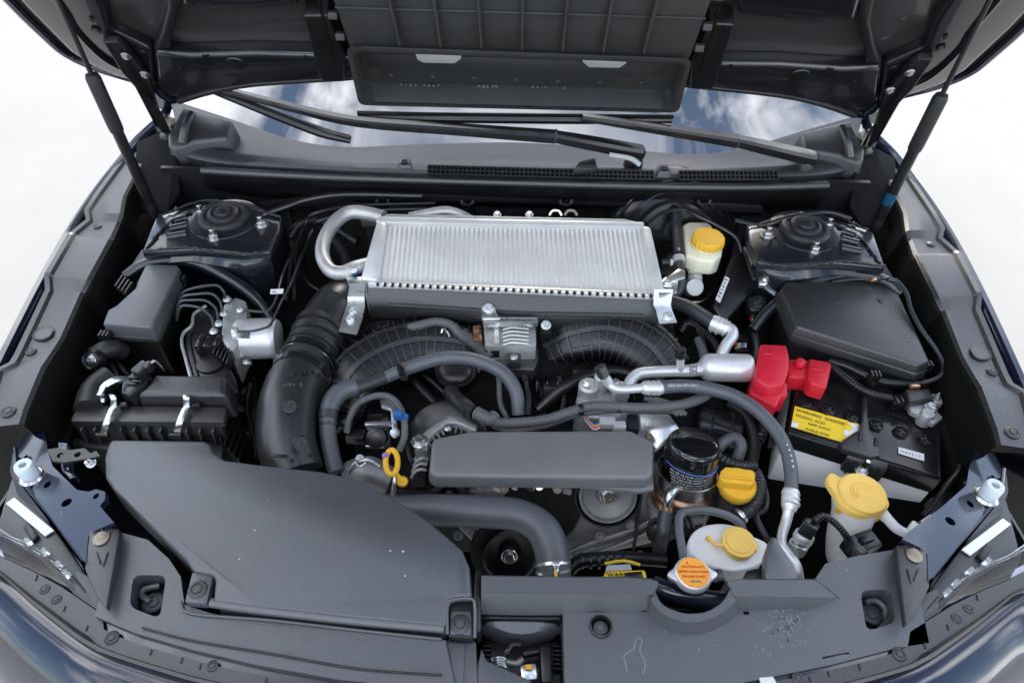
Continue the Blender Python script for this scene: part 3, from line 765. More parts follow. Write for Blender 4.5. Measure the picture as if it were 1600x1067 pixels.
def abs_unit():
    t = thing('brake_hydraulic_unit', P(370, 560, -.18), 'brake hydraulic unit with a silver cylindrical pump motor and a black controller', 'hydraulic unit')
    # valve block, a tilted aluminium slab
    a, c, d, e = P(349, 476, -.045), P(383, 489, -.050), P(368, 533, -.055), P(333, 520, -.050)
    b = B(); b.prism([a, P(368, 464, -.045), P(384, 470, -.047), P(386, 492, -.052), P(370, 536, -.06), P(362, 556, -.065), P(345, 528, -.055)], depth=.07, bevel=.003); b.done('valve_block', 'alu_cast', t)
    # motor: horizontal cylinder pointing to the car centre
    p0 = P(372, 530, -.085); ax = (P(438, 528, -.085) - p0).normalized(); r = W(400, 530, -.085, 32)
    l = (P(434, 528, -.085) - p0).length
    b = B(); b.lathe(p0, [(r * .96, 0), (r * 1.03, .004), (r * 1.03, .012), (r, .014), (r, l - .010), (r * .97, l - .003), (r * .90, l), (r * .88, l + .0015), (r * .3, l + .002)], ax, 36); b.done('pump_motor', 'alu', t)
    b = B(); b.box(p0 + ax * (l * .30) + V((0, -.018, r * .82)), (.028, .016, .004), None, .001); b.done('rating_plate', 'zinc', t)
    # controller
    ecu = PL([(303, 490), (322, 478), (340, 486), (346, 520), (352, 560), (368, 590), (372, 612), (305, 608), (287, 545), (288, 522)], -.075)
    b = B(); b.prism(ecu, depth=.05, bevel=.005, seg=3); b.done('controller', 'plastic_dark', t)
    edge = PL([(322, 478), (303, 491), (300, 508), (287, 520), (284, 536), (290, 560), (302, 604)], -.073)
    b = B(); b.tube(edge, .0028, n=8, sub=4); b.done('bright_edge', 'alu', t)
    b = B(); b.tube(PL([(302, 515), (296, 530), (312, 600)], -.073), .0020, n=8, sub=4); b.done('inner_edge', 'plastic_grey', t)
    b = B(); b.box(P(326, 540, -.066), (.034, .026, .022), None, .003); b.box(P(315, 538, -.062), (.012, .03, .020), None, .002); b.box(P(343, 538, -.064), (.010, .026, .022), None, .002)
    b.done('plug', 'plastic_gloss', t)
    b = B()
    for k in range(5): b.box(P(340 + k * 5, 548 + k * 4, -.068), (.003, .03, .02), None, .0008)
    b.done('plug_fins', 'plastic_dark', t)
    p = P(329, 568, -.074); b = B(); b.lathe(p, [(W(329, 568, -.07, 21), 0), (W(329, 568, -.07, 21), .003), (W(329, 568, -.07, 19), .0035)], n=30); b.done('round_boss', 'plastic_dark', t)
    for px, py in ((355, 468), (350, 490), (342, 506), (334, 518), (375, 484), (366, 516)):
        p = P(px, py, -.043); hw('bolt', 'pipe_nut', p, W(px, py, -.04, 5), 'zinc', t)
    for px, py, m_ in ((374, 556, 'zinc'), (386, 567, 'steel')):
        p = P(px, py, -.09); hw('stud', 'mounting_bolt', p, W(px, py, -.09, 5), m_, t, (.8, -.5, .4))
    # steel brake pipes
    lines = [([(352, 466, -.032), (349, 455, -.018), (338, 446, -.012), (310, 449, -.012), (288, 456, -.02), (278, 470, -.05)], 1),
             ([(347, 486, -.034), (343, 470, -.02), (330, 459, -.014), (305, 460, -.014), (286, 464, -.02), (276, 480, -.05)], 2),
             ([(341, 500, -.034), (337, 482, -.022), (322, 470, -.016), (300, 469, -.016), (282, 472, -.02), (275, 492, -.05)], 3),
             ([(334, 512, -.036), (330, 496, -.025), (316, 483, -.018), (298, 478, -.018), (282, 480, -.022), (276, 500, -.05)], 4),
             ([(378, 484, -.045), (405, 487, -.04), (420, 484, -.04), (430, 470, -.04), (436, 448, -.04), (445, 420, -.05), (470, 370, -.06)], 5),
             ([(370, 518, -.045), (395, 517, -.04), (412, 513, -.04), (422, 508, -.04), (428, 496, -.045), (440, 470, -.05), (456, 440, -.05), (470, 400, -.06)], 6)]
    for pts, k in lines:
        b = tubepx(pts, 2.1, n=8, sub=5); b.done('brake_pipe', 'hose_dark', t)
    b = B(); b.prism(PL([(423, 452), (443, 451), (442, 458), (422, 459)], -.03), depth=.001, bevel=0); b.done('paper_tag', 'label', t)
    text('04', P(425, 457.5, -.029), (1, 0, 0), (0, 1, 0), .006, 'ink', t)
abs_unit()

def horn():
    t = thing('horn', P(145, 565, -.09), 'small round black horn with a shiny centre nut near the relay box', 'horn')
    p = P(143, 562, -.045); r = W(143, 562, -.045, 16); ax = (-.15, -.75, .65)
    b = B(); b.lathe(p, [(r * .8, -.02), (r, -.014), (r, -.002), (r * .9, .003), (r * .75, .0), (r * .35, .001)], ax, 28); b.done('disc', 'plastic_dark', t)
    hw('bolt', 'centre_nut', p, .006, 'steel', t, ax)
    b = tubepx([(150, 555, -.055), (170, 545, -.05), (190, 548, -.07)], 15, n=12); b.done('trumpet', 'rubber', t)
horn()

def loom_left():
    for pts, m_ in (([(165, 575, -.07), (168, 590, -.08), (160, 612, -.1)], 'x'), ([(175, 570, -.07), (182, 585, -.07), (178, 600, -.09)], 'y'), ([(185, 568, -.075), (195, 580, -.07), (205, 592, -.08)], 'z')):
        b = tubepx(pts, 3, n=6); b.done('cable', 'rubber', label='thin black cable hanging below the horn, %s of the three' % {'x': 'leftmost', 'y': 'middle', 'z': 'rightmost'}[m_], cat='cable', group='cables below the horn')
loom_left()

def air_box():
    t = thing('air_filter_box', P(240, 650, -.22), 'black air filter box closed with two white spring clips', 'air filter box')
    # lid: raised block at the back, flange at the front
    top = PL([(241, 584), (351, 586), (350, 617), (212, 616), (226, 606), (234, 597)], -.035)
    b = B(); b.prism(top, depth=.05, bevel=.007, seg=3, taper=.10); b.done('lid_dome', 'plastic', t)
    fl = PL([(122, 632), (351, 635), (354, 640), (350, 660), (110, 658), (111, 652)], -.056)
    b = B(); b.prism(fl, depth=.010, bevel=.003); b.done('lid_flange', 'plastic', t)
    bs = PL([(116, 650), (348, 652), (346, 665), (112, 661)], -.0665)
    b = B(); b.prism(bs, ext=V((0, -.008, -.13)), bevel=.003); b.done('filter_tray', 'plastic', t)
    a, c = P(114, 661, -.067), P(346, 665, -.067)
    for k in range(11):
        u = .07 + k * .088
        if abs(k - 1.6) < .5 or k == 7: continue
        p = a.lerp(c, u)
        b = B(); b.prism([p + V((-.0014, .006, 0)), p + V((.0014, .006, 0)), p + V((.0014, -.012, -.002)), p + V((-.0014, -.012, -.002))], ext=V((-.004, .002, -.036)), bevel=.0005); b.done('rib', 'plastic', t)
    lo0, lo1 = P(110, 694, -.108), P(165, 696, -.108)
    b = B(); b.prism(PL([(112, 684), (350, 690), (346, 720), (112, 696)], -.105), depth=.05, bevel=.004); b.done('lower_tray', 'plastic', t)
    # side fins on the right flank
    for k in range(5):
        p = P(352 + k * 7, 668 + k * 8, -.09 - k * .01)
        b = B(); b.box(p + V((0, 0, -.03)), (.003, .05, .07), None, .0008); b.done('side_fin', 'plastic_dark', t)
    # spring clips
    for px in (0, 114):
        pts = [P(174 + px, 617, -.040), P(177 + px, 621, -.032), P(178 + px, 634, -.046), P(175 + px, 640, -.046), P(166 + px, 662, -.050), P(161 + px, 680, -.075)]
        path = curve(pts, 5); w_ = .0048
        rings = []
        for i, p in enumerate(path):
            tn = (path[min(i + 1, len(path) - 1)] - path[max(i - 1, 0)]).normalized()
            nn = V((1, 0, 0)).cross(tn).normalized()
            if nn.z < 0: nn = -nn
            ww = w_ * (1.0 if i > 8 else .95)
            rings.append([p + V((-ww, 0, 0)) - nn * .0005, p + V((ww, 0, 0)) - nn * .0005, p + V((ww, 0, 0)) + nn * .001, p + V((ww * .5, 0, 0)) + nn * .002, p + V((-ww * .5, 0, 0)) + nn * .002, p + V((-ww, 0, 0)) + nn * .001])
        b = B(); b.loft(rings); b.done('spring_clip', 'zinc', t, smooth=50)
        q = P(161 + px, 680, -.074)
        b = B(); b.tube([q + V((-.009, 0, 0)), q + V((.009, 0, 0))], .0045, n=10, sub=2); b.done('clip_hinge', 'plastic_dark', t)
        b = B(); b.prism(PL([(186 + px, 628), (200 + px, 626), (198 + px, 634), (185 + px, 636)], -.048), depth=.012, bevel=.002); b.done('clip_lug', 'plastic_dark', t)
    # air flow sensor plate, band and plug
    b = B(); b.prism(PL([(205, 580), (220, 575), (236, 585), (228, 602), (205, 618), (188, 615), (190, 598)], -.034), depth=.03, bevel=.004); b.done('sensor_plate', 'plastic_gloss', t)
    for px, py in ((208, 590), (206, 600), (214, 596)):
        b = B(); b.box(P(px, py, -.032), (.016, .004, .004), None, .001); b.done('sensor_rib', 'plastic_dark', t)
    b = tubepx([(160, 628, -.055), (162, 606, -.04), (180, 594, -.036), (198, 594, -.045)], 6, n=8, sub=5); b.done('hose_band', 'zinc', t)
    b = B(); b.box(P(160, 613, -.038), (.010, .018, .008), None, .002); b.done('band_screw', 'steel', t)
    b = B(); b.box(P(222, 578, -.026), (.018, .024, .016), Matrix.Rotation(R(-25), 3, 'Z'), .002); b.box(P(232, 573, -.022), (.012, .014, .012), Matrix.Rotation(R(-25), 3, 'Z'), .002); b.done('sensor_plug', 'plastic_dark', t)
    for k, m_ in enumerate(('wire_red', 'wire_blue', 'wire_white', 'rubber')):
        b = tubepx([(234 + k, 568, -.018), (240 + k, 563 + k, -.014), (250, 570 + k, -.025), (256, 580, -.06)], 1.3, n=6); b.done('sensor_wire', m_, t)
    b = B(); b.tube(PL([(140, 640, -.06), (150, 610, -.06), (175, 590, -.06)]), W(150, 610, -.06, 22), n=14, sub=5); b.done('inlet_hose', 'rubber', t)
air_box()

def intake_pipe():
    t = thing('intake_pipe', P(455, 680, -.20), 'thick black intake pipe with a pleated bellows right of the air filter box', 'intake pipe')
    b = tubepx([(545, 462, -.10), (525, 478, -.085), (505, 508, -.085), (497, 522, -.085)], [32, 36, 37, 36], n=28, sub=8); b.done('upper_elbow', 'pipe', t, smooth=60)
    b = tubepx([(502, 512, -.085), (498, 520, -.085)], [40, 40], n=28, sub=2); b.done('cuff', 'pipe', t)
    for k in range(9):
        b = B(); p = P(452 + k * 9, 588 + 3 * abs(k - 4) ** .8 - 12 + k * 1.5, -.047); b.box(p, (.006, .004, .006), None, .001); b.done('clamp_tooth', 'plastic_gloss', t)
    path = [(497, 520, -.085), (488, 545, -.088), (476, 572, -.09), (470, 590, -.09)]
    ps = [P(*p) for p in path]
    b = B(); b.tube(ps, [S(p, 38) for p in ps], n=28, sub=8, corr=(.0028, .019)); b.done('bellows', 'rubber', t, smooth=70)
    for u, v, r in (((495, 530, -.086), (493, 536, -.086), 41), ((489, 545, -.088), (487, 549, -.088), 41.5)):
        b = tubepx([u, v], r, n=28, sub=2); b.done('bellows_band', 'pipe', t)
    for u, v, r in (((484, 556, -.089), (481, 562, -.089), 43), ((474, 580, -.09), (470, 588, -.09), 45)):
        b = tubepx([u, v], r, n=28, sub=2); b.done('clamp_ring', 'plastic_gloss', t)
    b = tubepx([(479, 567, -.09), (478.4, 568.2, -.09)], 44, n=28, sub=2); b.done('wire_ring', 'steel', t)
    b = tubepx([(473, 583, -.09), (460, 605, -.09), (450, 640, -.092), (448, 690, -.10), (462, 740, -.12)], [42, 45, 46, 45, 43], n=32, sub=8); b.done('lower_elbow', 'pipe', t, smooth=60)
    # mould seam, pads and marks
    b = tubepx([(428, 600, -.088), (413, 625, -.09), (407, 660, -.09), (410, 700, -.098), (420, 730, -.108)], 3, n=6, sub=5); b.done('mould_seam', 'pipe', t)
    for px, py, lift in ((453, 634, -.046), (470, 692, -.054), (513, 470, -.053), (503, 494, -.05)):
        p = P(px, py, lift); ax = V((.05, -.35, .93)); hw('pad', 'ejector_pad', p, W(px, py, lift, 12), 'plastic_dark', t, ax)
    for px, py, w_ in ((436, 712, 24), (482, 712, 12), (455, 719, 8)):
        p = P(px, py, -.064); b = B(); b.box(p, (W(px, py, -.06, w_), .004, .004), None, .001); b.done('mould_mark', 'plastic_dark', t)
    text('<PP>  S', P(440, 606, -.043), (1, .1, 0), (0, .8, .6), .010, 'plastic_dark', t)
intake_pipe()

def small_left():
    # thin black harness along the inner wall towards the firewall
    b = tubepx([(448, 470, -.07), (452, 440, -.06), (456, 400, -.05), (478, 350, -.03), (492, 334, -.01), (560, 322, -.005), (680, 318, -.005)], 3, n=8, sub=6)
    b.done('brake_line', 'plastic_gloss', label='thin black pipe rising beside the left strut tower and along the firewall', cat='pipe')
    b = tubepx([(460, 470, -.09), (462, 430, -.08), (486, 365, -.05), (500, 345, -.02), (570, 330, -.012), (690, 326, -.012)], 3, n=8, sub=6)
    b.done('brake_line', 'plastic_dark', label='second thin black pipe nearest the intercooler, below its twin on the firewall', cat='pipe')
    b = tubepx([(425, 525, -.10), (432, 560, -.10), (430, 585, -.10), (445, 600, -.12)], 5, n=8); b.done('vacuum_hose', 'hose', label='short grey hose between the pump motor and the intake pipe', cat='hose')
    # inside the wing: dark liner between apron and parts
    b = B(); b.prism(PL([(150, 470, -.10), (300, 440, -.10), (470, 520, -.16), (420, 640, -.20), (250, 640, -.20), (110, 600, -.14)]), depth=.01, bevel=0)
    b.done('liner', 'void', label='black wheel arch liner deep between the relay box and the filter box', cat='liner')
small_left()
# ================================================================== CENTRE: INTERCOOLER, MANIFOLD, PIPES
def intercooler():
    t = thing('intercooler', P(800, 420, -.12), 'bright aluminium top mounted intercooler with a finned core', 'intercooler')
    hr, hf = .012, -.028
    A_, B_, C_, D_ = P(590, 346, hr), P(1006, 354, hr), P(1024, 459, hf), P(578, 441, hf)
    nrm = (B_ - A_).cross(A_ - D_).normalized()
    if nrm.z < 0: nrm = -nrm
    # core body
    b = B(); b.prism([A_ - nrm * .002, B_ - nrm * .002, C_ - nrm * .002, D_ - nrm * .002], ext=-nrm * .045, bevel=.001); b.done('core', 'alu_core', t)
    # flat tubes run front to back, with thin corrugated fins between
    n = 56
    for k in range(n):
        u0, u1 = (k + .10) / n, (k + .52) / n
        b = B(); b.prism([D_.lerp(C_, u0), D_.lerp(C_, u1), A_.lerp(B_, u1), A_.lerp(B_, u0)], ext=-nrm * .004, bevel=.0012, seg=1); b.done('core_tube', 'alu_core', t)
    b = B()
    for k in range(n):
        u0, u1 = (k + .54) / n, (k + 1.06) / n
        if u1 > 1: continue
        for j in range(46):
            v = j / 46
            p0, p1 = D_.lerp(A_, v), C_.lerp(B_, v); q0, q1 = D_.lerp(A_, v + .011), C_.lerp(B_, v + .011)
            a, c = p0.lerp(p1, u0), p0.lerp(p1, u1); d, e = q0.lerp(q1, u1), q0.lerp(q1, u0)
            f = [b.bm.verts.new(x) for x in (a - nrm * .0022, c - nrm * .0022, d - nrm * .0008, e - nrm * .0008)]; b.face(f)
    b.done('fins', 'alu_core', t, kind='stuff', smooth=0)
    # header rails
    def rail(name, pts, depth, bev=.0025, m_='alu'):
        B().prism(pts, ext=-nrm * depth, bevel=bev).done(name, m_, t)
    o = nrm * .006
    rail('rear_rail', [P(588, 338, hr + .008), P(1006, 346, hr + .008), P(1008, 356, hr + .004), P(587, 348, hr + .004)], .03, .003)
    rail('side_plate', [P(588, 345, hr + .010), P(604, 347, hr + .010), P(590, 440, hf + .012), P(562, 436, hf + .010)], .055, .006)
    rail('side_plate', [P(1003, 352, hr + .010), P(1017, 353, hr + .010), P(1041, 458, hf + .010), P(1022, 459, hf + .012)], .055, .006)
    for q in ((597, 356), (580, 418), (1010, 360)):
        p = P(q[0], q[1], hr + .012 if q[1] < 400 else hf + .013); b = B(); b.lathe(p, [(.0022, 0), (.0018, .001)], nrm, 12); b.done('rivet', 'alu', t)
    # front header: white crimped strip with its square gaps
    f0, f1 = P(575, 437, hf + .006), P(1040, 457, hf + .006); g0, g1 = P(574, 444, hf + .004), P(1041, 464, hf + .004)
    b = B(); b.prism([f0, f1, g1, g0], ext=V((0, .002, -.012)), bevel=.002); b.done('front_header', 'alu', t)
    for k in range(38):
        u = .035 + k * .0254
        p = f0.lerp(f1, u) * .35 + g0.lerp(g1, u) * .65 + V((0, -.002, -.0005))
        b = B(); b.box(p, (.0042, .0062, .005), None, .0004); b.done('crimp_gap', 'plastic_dark', t)
        p = f0.lerp(f1, u + .0127) * .2 + g0.lerp(g1, u + .0127) * .8 + V((0, -.003, -.001))
        b = B(); b.box(p, (.0078, .006, .006), None, .0012); b.done('crimp_tab', 'alu', t)
    # rear tank, just visible
    b = B(); b.prism([P(606, 333, .016), P(975, 341, .016), P(1005, 347, .014), P(590, 339, .014)], depth=.04, bevel=.004); b.done('rear_tank', 'alu_cast', t)
    # front tank, black plastic with a swelling towards the throttle
    rows = []
    for u in [k / 14 for k in range(15)]:
        a = g0.lerp(g1, u) + V((0, .006, -.005)); px = 576 + (1036 - 576) * u
        bul = math.exp(-((u - .52) / .22) ** 2)
        ends = min(1, min(u, 1 - u) / .03)
        top = a + V((0, -.008, -.008))
        rows.append([a, top, top + V((0, -.012 - .006 * bul, -.016)), top + V((0, -.016 - .014 * bul, -.034)), top + V((0, -.010 - .008 * bul, -.056 - .008 * bul)), a + V((0, .02, -.075 - .02 * bul))])
    b = B(); b.loft(rows); b.done('front_tank', 'plastic', t, smooth=55)
    RIB = rows
    # mounting brackets left and right
    b = B(); b.prism(PL([(540, 432, -.02), (568, 432, -.02), (574, 442, -.02), (544, 444, -.02)]), depth=.004, bevel=.001); b.done('bracket_foot', 'zinc', t)
    path = [P(559, 440, -.022), P(556, 462, -.045), P(556, 470, -.055), P(549, 495, -.062), P(543, 520, -.068)]
    b = B(); pts_l = [(547, 441, -.022), (543, 464, -.05), (543, 474, -.058), (537, 490, -.060), (529, 518, -.068)]; pts_r = [(572, 442, -.022), (569, 464, -.05), (570, 478, -.058), (566, 498, -.062), (557, 523, -.068)]
    b.loft([[P(*a), P(*c), P(*c) + V((0, .002, -.004)), P(*a) + V((0, .002, -.004))] for a, c in zip(pts_l, pts_r)]); b.done('left_bracket', 'zinc', t, smooth=30)
    for px, py in ((551, 486), (547, 498)):
        p = P(px, py, -.060); hw('bolt', 'bracket_bolt', p, .006, 'zinc', t, (0, -.4, .9))
    hw('bolt', 'bracket_bolt', P(553, 424, -.018), .007, 'blue', t, (0, 0, 1)); hw('bolt', 'bracket_bolt', P(553, 422, -.012), .006, 'zinc', t, (0, 0, 1))
    pl = [(1022, 452, -.012), (1021, 476, -.030), (1025, 484, -.036), (1030, 506, -.046)]; pr = [(1052, 452, -.012), (1048, 476, -.030), (1050, 484, -.036), (1058, 504, -.046)]
    b = B(); b.loft([[P(*a), P(*c), P(*c) + V((0, .002, -.004)), P(*a) + V((0, .002, -.004))] for a, c in zip(pl, pr)]); b.done('right_bracket', 'zinc', t, smooth=30)
    b = B(); b.prism(PL([(1026, 446), (1040, 432), (1060, 436), (1058, 456), (1030, 462)], -.016), depth=.005, bevel=.001); b.done('bracket_foot', 'zinc', t)
    b = B(); b.prism(PL([(1040, 434, -.012), (1060, 420, -.008), (1070, 422, -.008), (1070, 434, -.012), (1050, 440, -.014)]), depth=.004, bevel=.001); b.done('pipe_bracket', 'zinc', t)
    hw('bolt', 'bracket_bolt', P(1042, 444, -.014), .007, 'zinc', t); hw('bolt', 'bracket_bolt', P(1044, 494, -.040), .006, 'zinc', t, (0, -.4, .9))
    # white edge strap at both ends of the plastic tank
    for pts in ([(572, 446, -.036), (574, 468, -.06), (580, 490, -.09)], [(1030, 466, -.036), (1024, 482, -.06), (1012, 500, -.09)]):
        b = tubepx(pts, 2.2, n=6); b.done('end_strap', 'alu', t)
    b = B(); b.tube([r[2].lerp(r[3], .2) for r in RIB[1:-1]], .0042, n=8, sub=3); b.done('tank_rib', 'plastic_grey', t)
intercooler()

def bypass_pipe():
    b = tubepx([(600, 340, 0.0), (575, 334, .0), (548, 332, .0), (526, 345, -.004), (508, 372, -.008), (504, 400, -.012), (516, 422, -.016), (535, 426, -.018), (556, 418, -.018), (580, 412, -.03)], 11, n=18, sub=7)
    b.done('bypass_pipe', 'alu_cast', label='bent bare metal pipe looping out beside the left end of the intercooler', cat='pipe')
    b = tubepx([(640, 340, .0), (665, 335, .004), (695, 330, .006), (720, 336, .0), (745, 350, -.02)], 8, n=14, sub=6)
    b.done('rear_pipe', 'alu_cast', label='short bare metal pipe arching up behind the intercooler', cat='pipe')
bypass_pipe()

def behind():
    # bracket strip and hardware on the firewall behind the intercooler
    b = B(); b.prism([PY(x, y, 1.19) for x, y in ((400, 318), (560, 300), (800, 304), (1050, 312), (1190, 322), (1200, 336), (1050, 326), (800, 318), (560, 314), (420, 332))], ext=V((0, .015, -.004)), bevel=.003)
    b.done('firewall_rail', 'steel_black', label='black pressed rail running across the firewall behind the intercooler', cat='rail')
    for px in (598, 730, 884, 1100):
        pts = [P(px - 10, 312, -.005), P(px - 8, 318, -.012), P(px, 321, -.014), P(px + 8, 318, -.012), P(px + 10, 312, -.005)]
        b = B(); b.tube(pts, .004, n=8); b.done('pipe_clip', 'plastic_dark', label='black clip on the firewall rail, %s' % {598: 'over the left end of the intercooler', 730: 'second from the left behind the intercooler', 884: 'right of the middle behind the intercooler', 1100: 'above the cream fluid reservoir'}[px], cat='clip', group='clips along the firewall rail')
    t = thing('wiring_block', P(805, 335, -.06), 'dark steel bracket with two pale nuts behind the intercooler', 'bracket')
    b = B(); b.prism(PL([(742, 322), (858, 325), (846, 344), (752, 342)], -.005), depth=.03, bevel=.003); b.done('plate', 'void', t)
    for px in (777, 827): hw('bolt', 'nut', P(px, 336, .002), .006, 'zinc', t)
    for px, m_ in ((868, 'zinc'), (892, 'rust')):
        b = B(); p = P(px, 337, .002); b.tube([p + V((-.012, 0, 0)), p + V((-.006, .006, .006)), p + V((.006, .006, .006)), p + V((.012, 0, 0))], .003, n=6); b.done('hose_clip', m_, label='%s spring clip behind the intercooler' % ('silver' if m_ == 'zinc' else 'brownish'), cat='hose clip')
    # cable rising across the right rear
    b = tubepx([(1058, 320, .0), (1085, 335, .0), (1120, 352, -.005), (1150, 372, -.02), (1160, 400, -.05)], 3, n=8, sub=6); b.done('cable', 'plastic_gloss', label='thin dark cable sloping down to the right behind the cream reservoir', cat='cable')
    b = tubepx([(1010, 350, .0), (1030, 335, .0), (1055, 328, .0), (1085, 330, .0), (1110, 344, -.01)], 3, n=8, sub=6); b.done('vacuum_pipe', 'plastic_dark', label='thin black pipe arching over the brake booster', cat='pipe')
    b = tubepx([(1150, 345, -.01), (1190, 352, .0), (1235, 340, .012), (1290, 332, .012), (1330, 342, .01)], 4, n=8, sub=6); b.done('harness_tube', 'plastic_dark', label='black harness tube along the firewall by the right strut tower', cat='cable')
    b = tubepx([(410, 336, .0), (450, 322, .005), (480, 312, .008), (540, 304, .008), (660, 306, .008)], 4.5, n=8, sub=6); b.done('harness_tube', 'plastic_dark', label='black harness tube along the firewall by the left strut tower', cat='cable')
behind()

def manifold_runner(pts, rs, label, rows, step=.016):
    """flat topped black plastic intake runner with a raised grid of ribs"""
    t = thing('intake_runner', P(pts[len(pts) // 2][0], pts[len(pts) // 2][1], -.2), label, 'intake manifold', 'intake manifold runners')
    ps = [P(*p) for p in pts]; rr = [S(p, q) for p, q in zip(ps, rs)]
    path, rad = spline(ps, rr, 10); path, rad = resample(path, rad, step / 4)
    def frame(i):
        tn = (path[min(i + 1, len(path) - 1)] - path[max(i - 1, 0)]).normalized()
        side = tn.cross(V((0, -.45, .9))).normalized(); return tn, side, side.cross(tn).normalized()
    def sec(i, a, lift=0.0):
        tn, side, up = frame(i); c, s_ = math.cos(a), math.sin(a); e = .62
        x = math.copysign(abs(c) ** e, c) * (rad[i] * 1.02 + lift); y = math.copysign(abs(s_) ** e, s_) * (rad[i] * .78 + lift)
        return path[i] + side * x + up * y
    n = 28
    b = B(); b.loft([[sec(i, 2 * math.pi * k / n) for k in range(n)] for i in range(0, len(path), 2)]); b.done('runner', 'plastic_dark', t, smooth=60)
    for i in range(3, len(path) - 2, 4):
        tn = frame(i)[0]; b = B(); rings = []
        for k in range(17):
            a = R(-12 + k * 204 / 16); q, o = sec(i, a, -.001), sec(i, a, .0042)
            rings.append([q - tn * .0013, q + tn * .0013, o + tn * .0009, o - tn * .0009])
        b.loft(rings); b.done('cross_rib', 'plastic_grey', t)  # ribs coloured lighter than the runner, for the light their edges catch
    for a in rows:
        b = B(); b.loft([[sec(i, R(a - 1.6), -.001), sec(i, R(a - 1.2), .0040), sec(i, R(a + 1.2), .0040), sec(i, R(a + 1.6), -.001)] for i in range(0, len(path), 2)]); b.done('long_rib', 'plastic_grey', t)
    return t

manifold_runner([(535, 640, -.17), (556, 590, -.135), (600, 558, -.125), (660, 540, -.12), (725, 545, -.125), (760, 568, -.15)], [40, 44, 42, 38, 34, 32],
                'black ribbed intake runner curving below the thick grey hose', (62, 90, 118, 35))
manifold_runner([(560, 560, -.15), (590, 530, -.135), (640, 522, -.13)], [24, 26, 24], 'short black ribbed runner directly below the left end of the intercooler', (60, 90, 120))
manifold_runner([(860, 545, -.14), (895, 530, -.115), (950, 524, -.105), (1005, 548, -.12), (1040, 590, -.15)], [32, 36, 40, 42, 42],
                'black ribbed intake runner curving right of the throttle body', (62, 90, 118, 145))

def manifold_body():
    t = thing('intake_manifold', P(800, 590, -.3), 'black plastic intake manifold body below the throttle body', 'intake manifold')
    b = B(); b.prism(PL([(690, 545, -.125), (760, 530, -.115), (850, 530, -.115), (900, 560, -.13), (920, 620, -.16), (850, 660, -.19), (740, 660, -.21), (690, 620, -.18)]), depth=.10, bevel=.01, seg=3); b.done('plenum', 'matte_black', t)
    for pts, r in (([(640, 585, -.16), (660, 610, -.15), (690, 640, -.16)], 7), ([(655, 580, -.16), (680, 600, -.15), (705, 625, -.16)], 5), ([(840, 600, -.15), (850, 625, -.155), (845, 655, -.17)], 8), ([(872, 590, -.14), (880, 620, -.15), (876, 650, -.17)], 7), ([(818, 585, -.13), (826, 620, -.14), (824, 650, -.15)], 6)):
        ps = [P(*q) for q in pts]; B().tube(ps, [S(p, r) for p in ps], n=10, sub=6, corr=(.0006, .004)).done('branch_tube', 'plastic_dark', t)
    for px in (905, 925, 945, 965, 985):
        b = B(); b.bar(P(px, 585, -.135), P(px + 4, 625, -.16), .003, .02, (0, 0, 1), .0008); b.done('side_web', 'plastic_dark', t)
    b = B(); b.lathe(P(712, 575, -.125), [(.038, -.03), (.038, .002), (.034, .006), (.030, .004), (.026, .008), (.018, .009)], (0, -.35, .95), 30); b.done('round_cover', 'plastic_dark', t)
    b = B(); b.prism(PL([(775, 540, -.10), (840, 542, -.10), (842, 560, -.105), (835, 578, -.11), (775, 575, -.11)]), depth=.03, bevel=.003); b.done('throttle_flange', 'plastic', t)
    b = B(); b.box(P(803, 564, -.096), (.024, .022, .016), None, .002); b.done('sensor', 'plastic', t)
    hw('bolt', 'sensor_bolt', P(803, 558, -.088), .005, 'steel', t)
    for k in range(6):
        b = B(); b.box(P(790 + k * 16, 598, -.135), (.003, .05, .018), R_tilt(-35), .0008); b.done('web', 'plastic_dark', t)
    for px, py in ((905, 585), (930, 600), (860, 610)):
        b = B(); b.box(P(px, py, -.135), (.028, .03, .03), R_tilt(-20), .004); b.done('boss', 'plastic_dark', t)
    b = tubepx([(840, 640, -.15), (890, 600, -.12), (960, 580, -.12), (1020, 600, -.13)], 10, n=10); b.done('lower_flange', 'plastic_dark', t)
def R_tilt(a): return Matrix.Rotation(R(a), 3, 'X')
manifold_body()

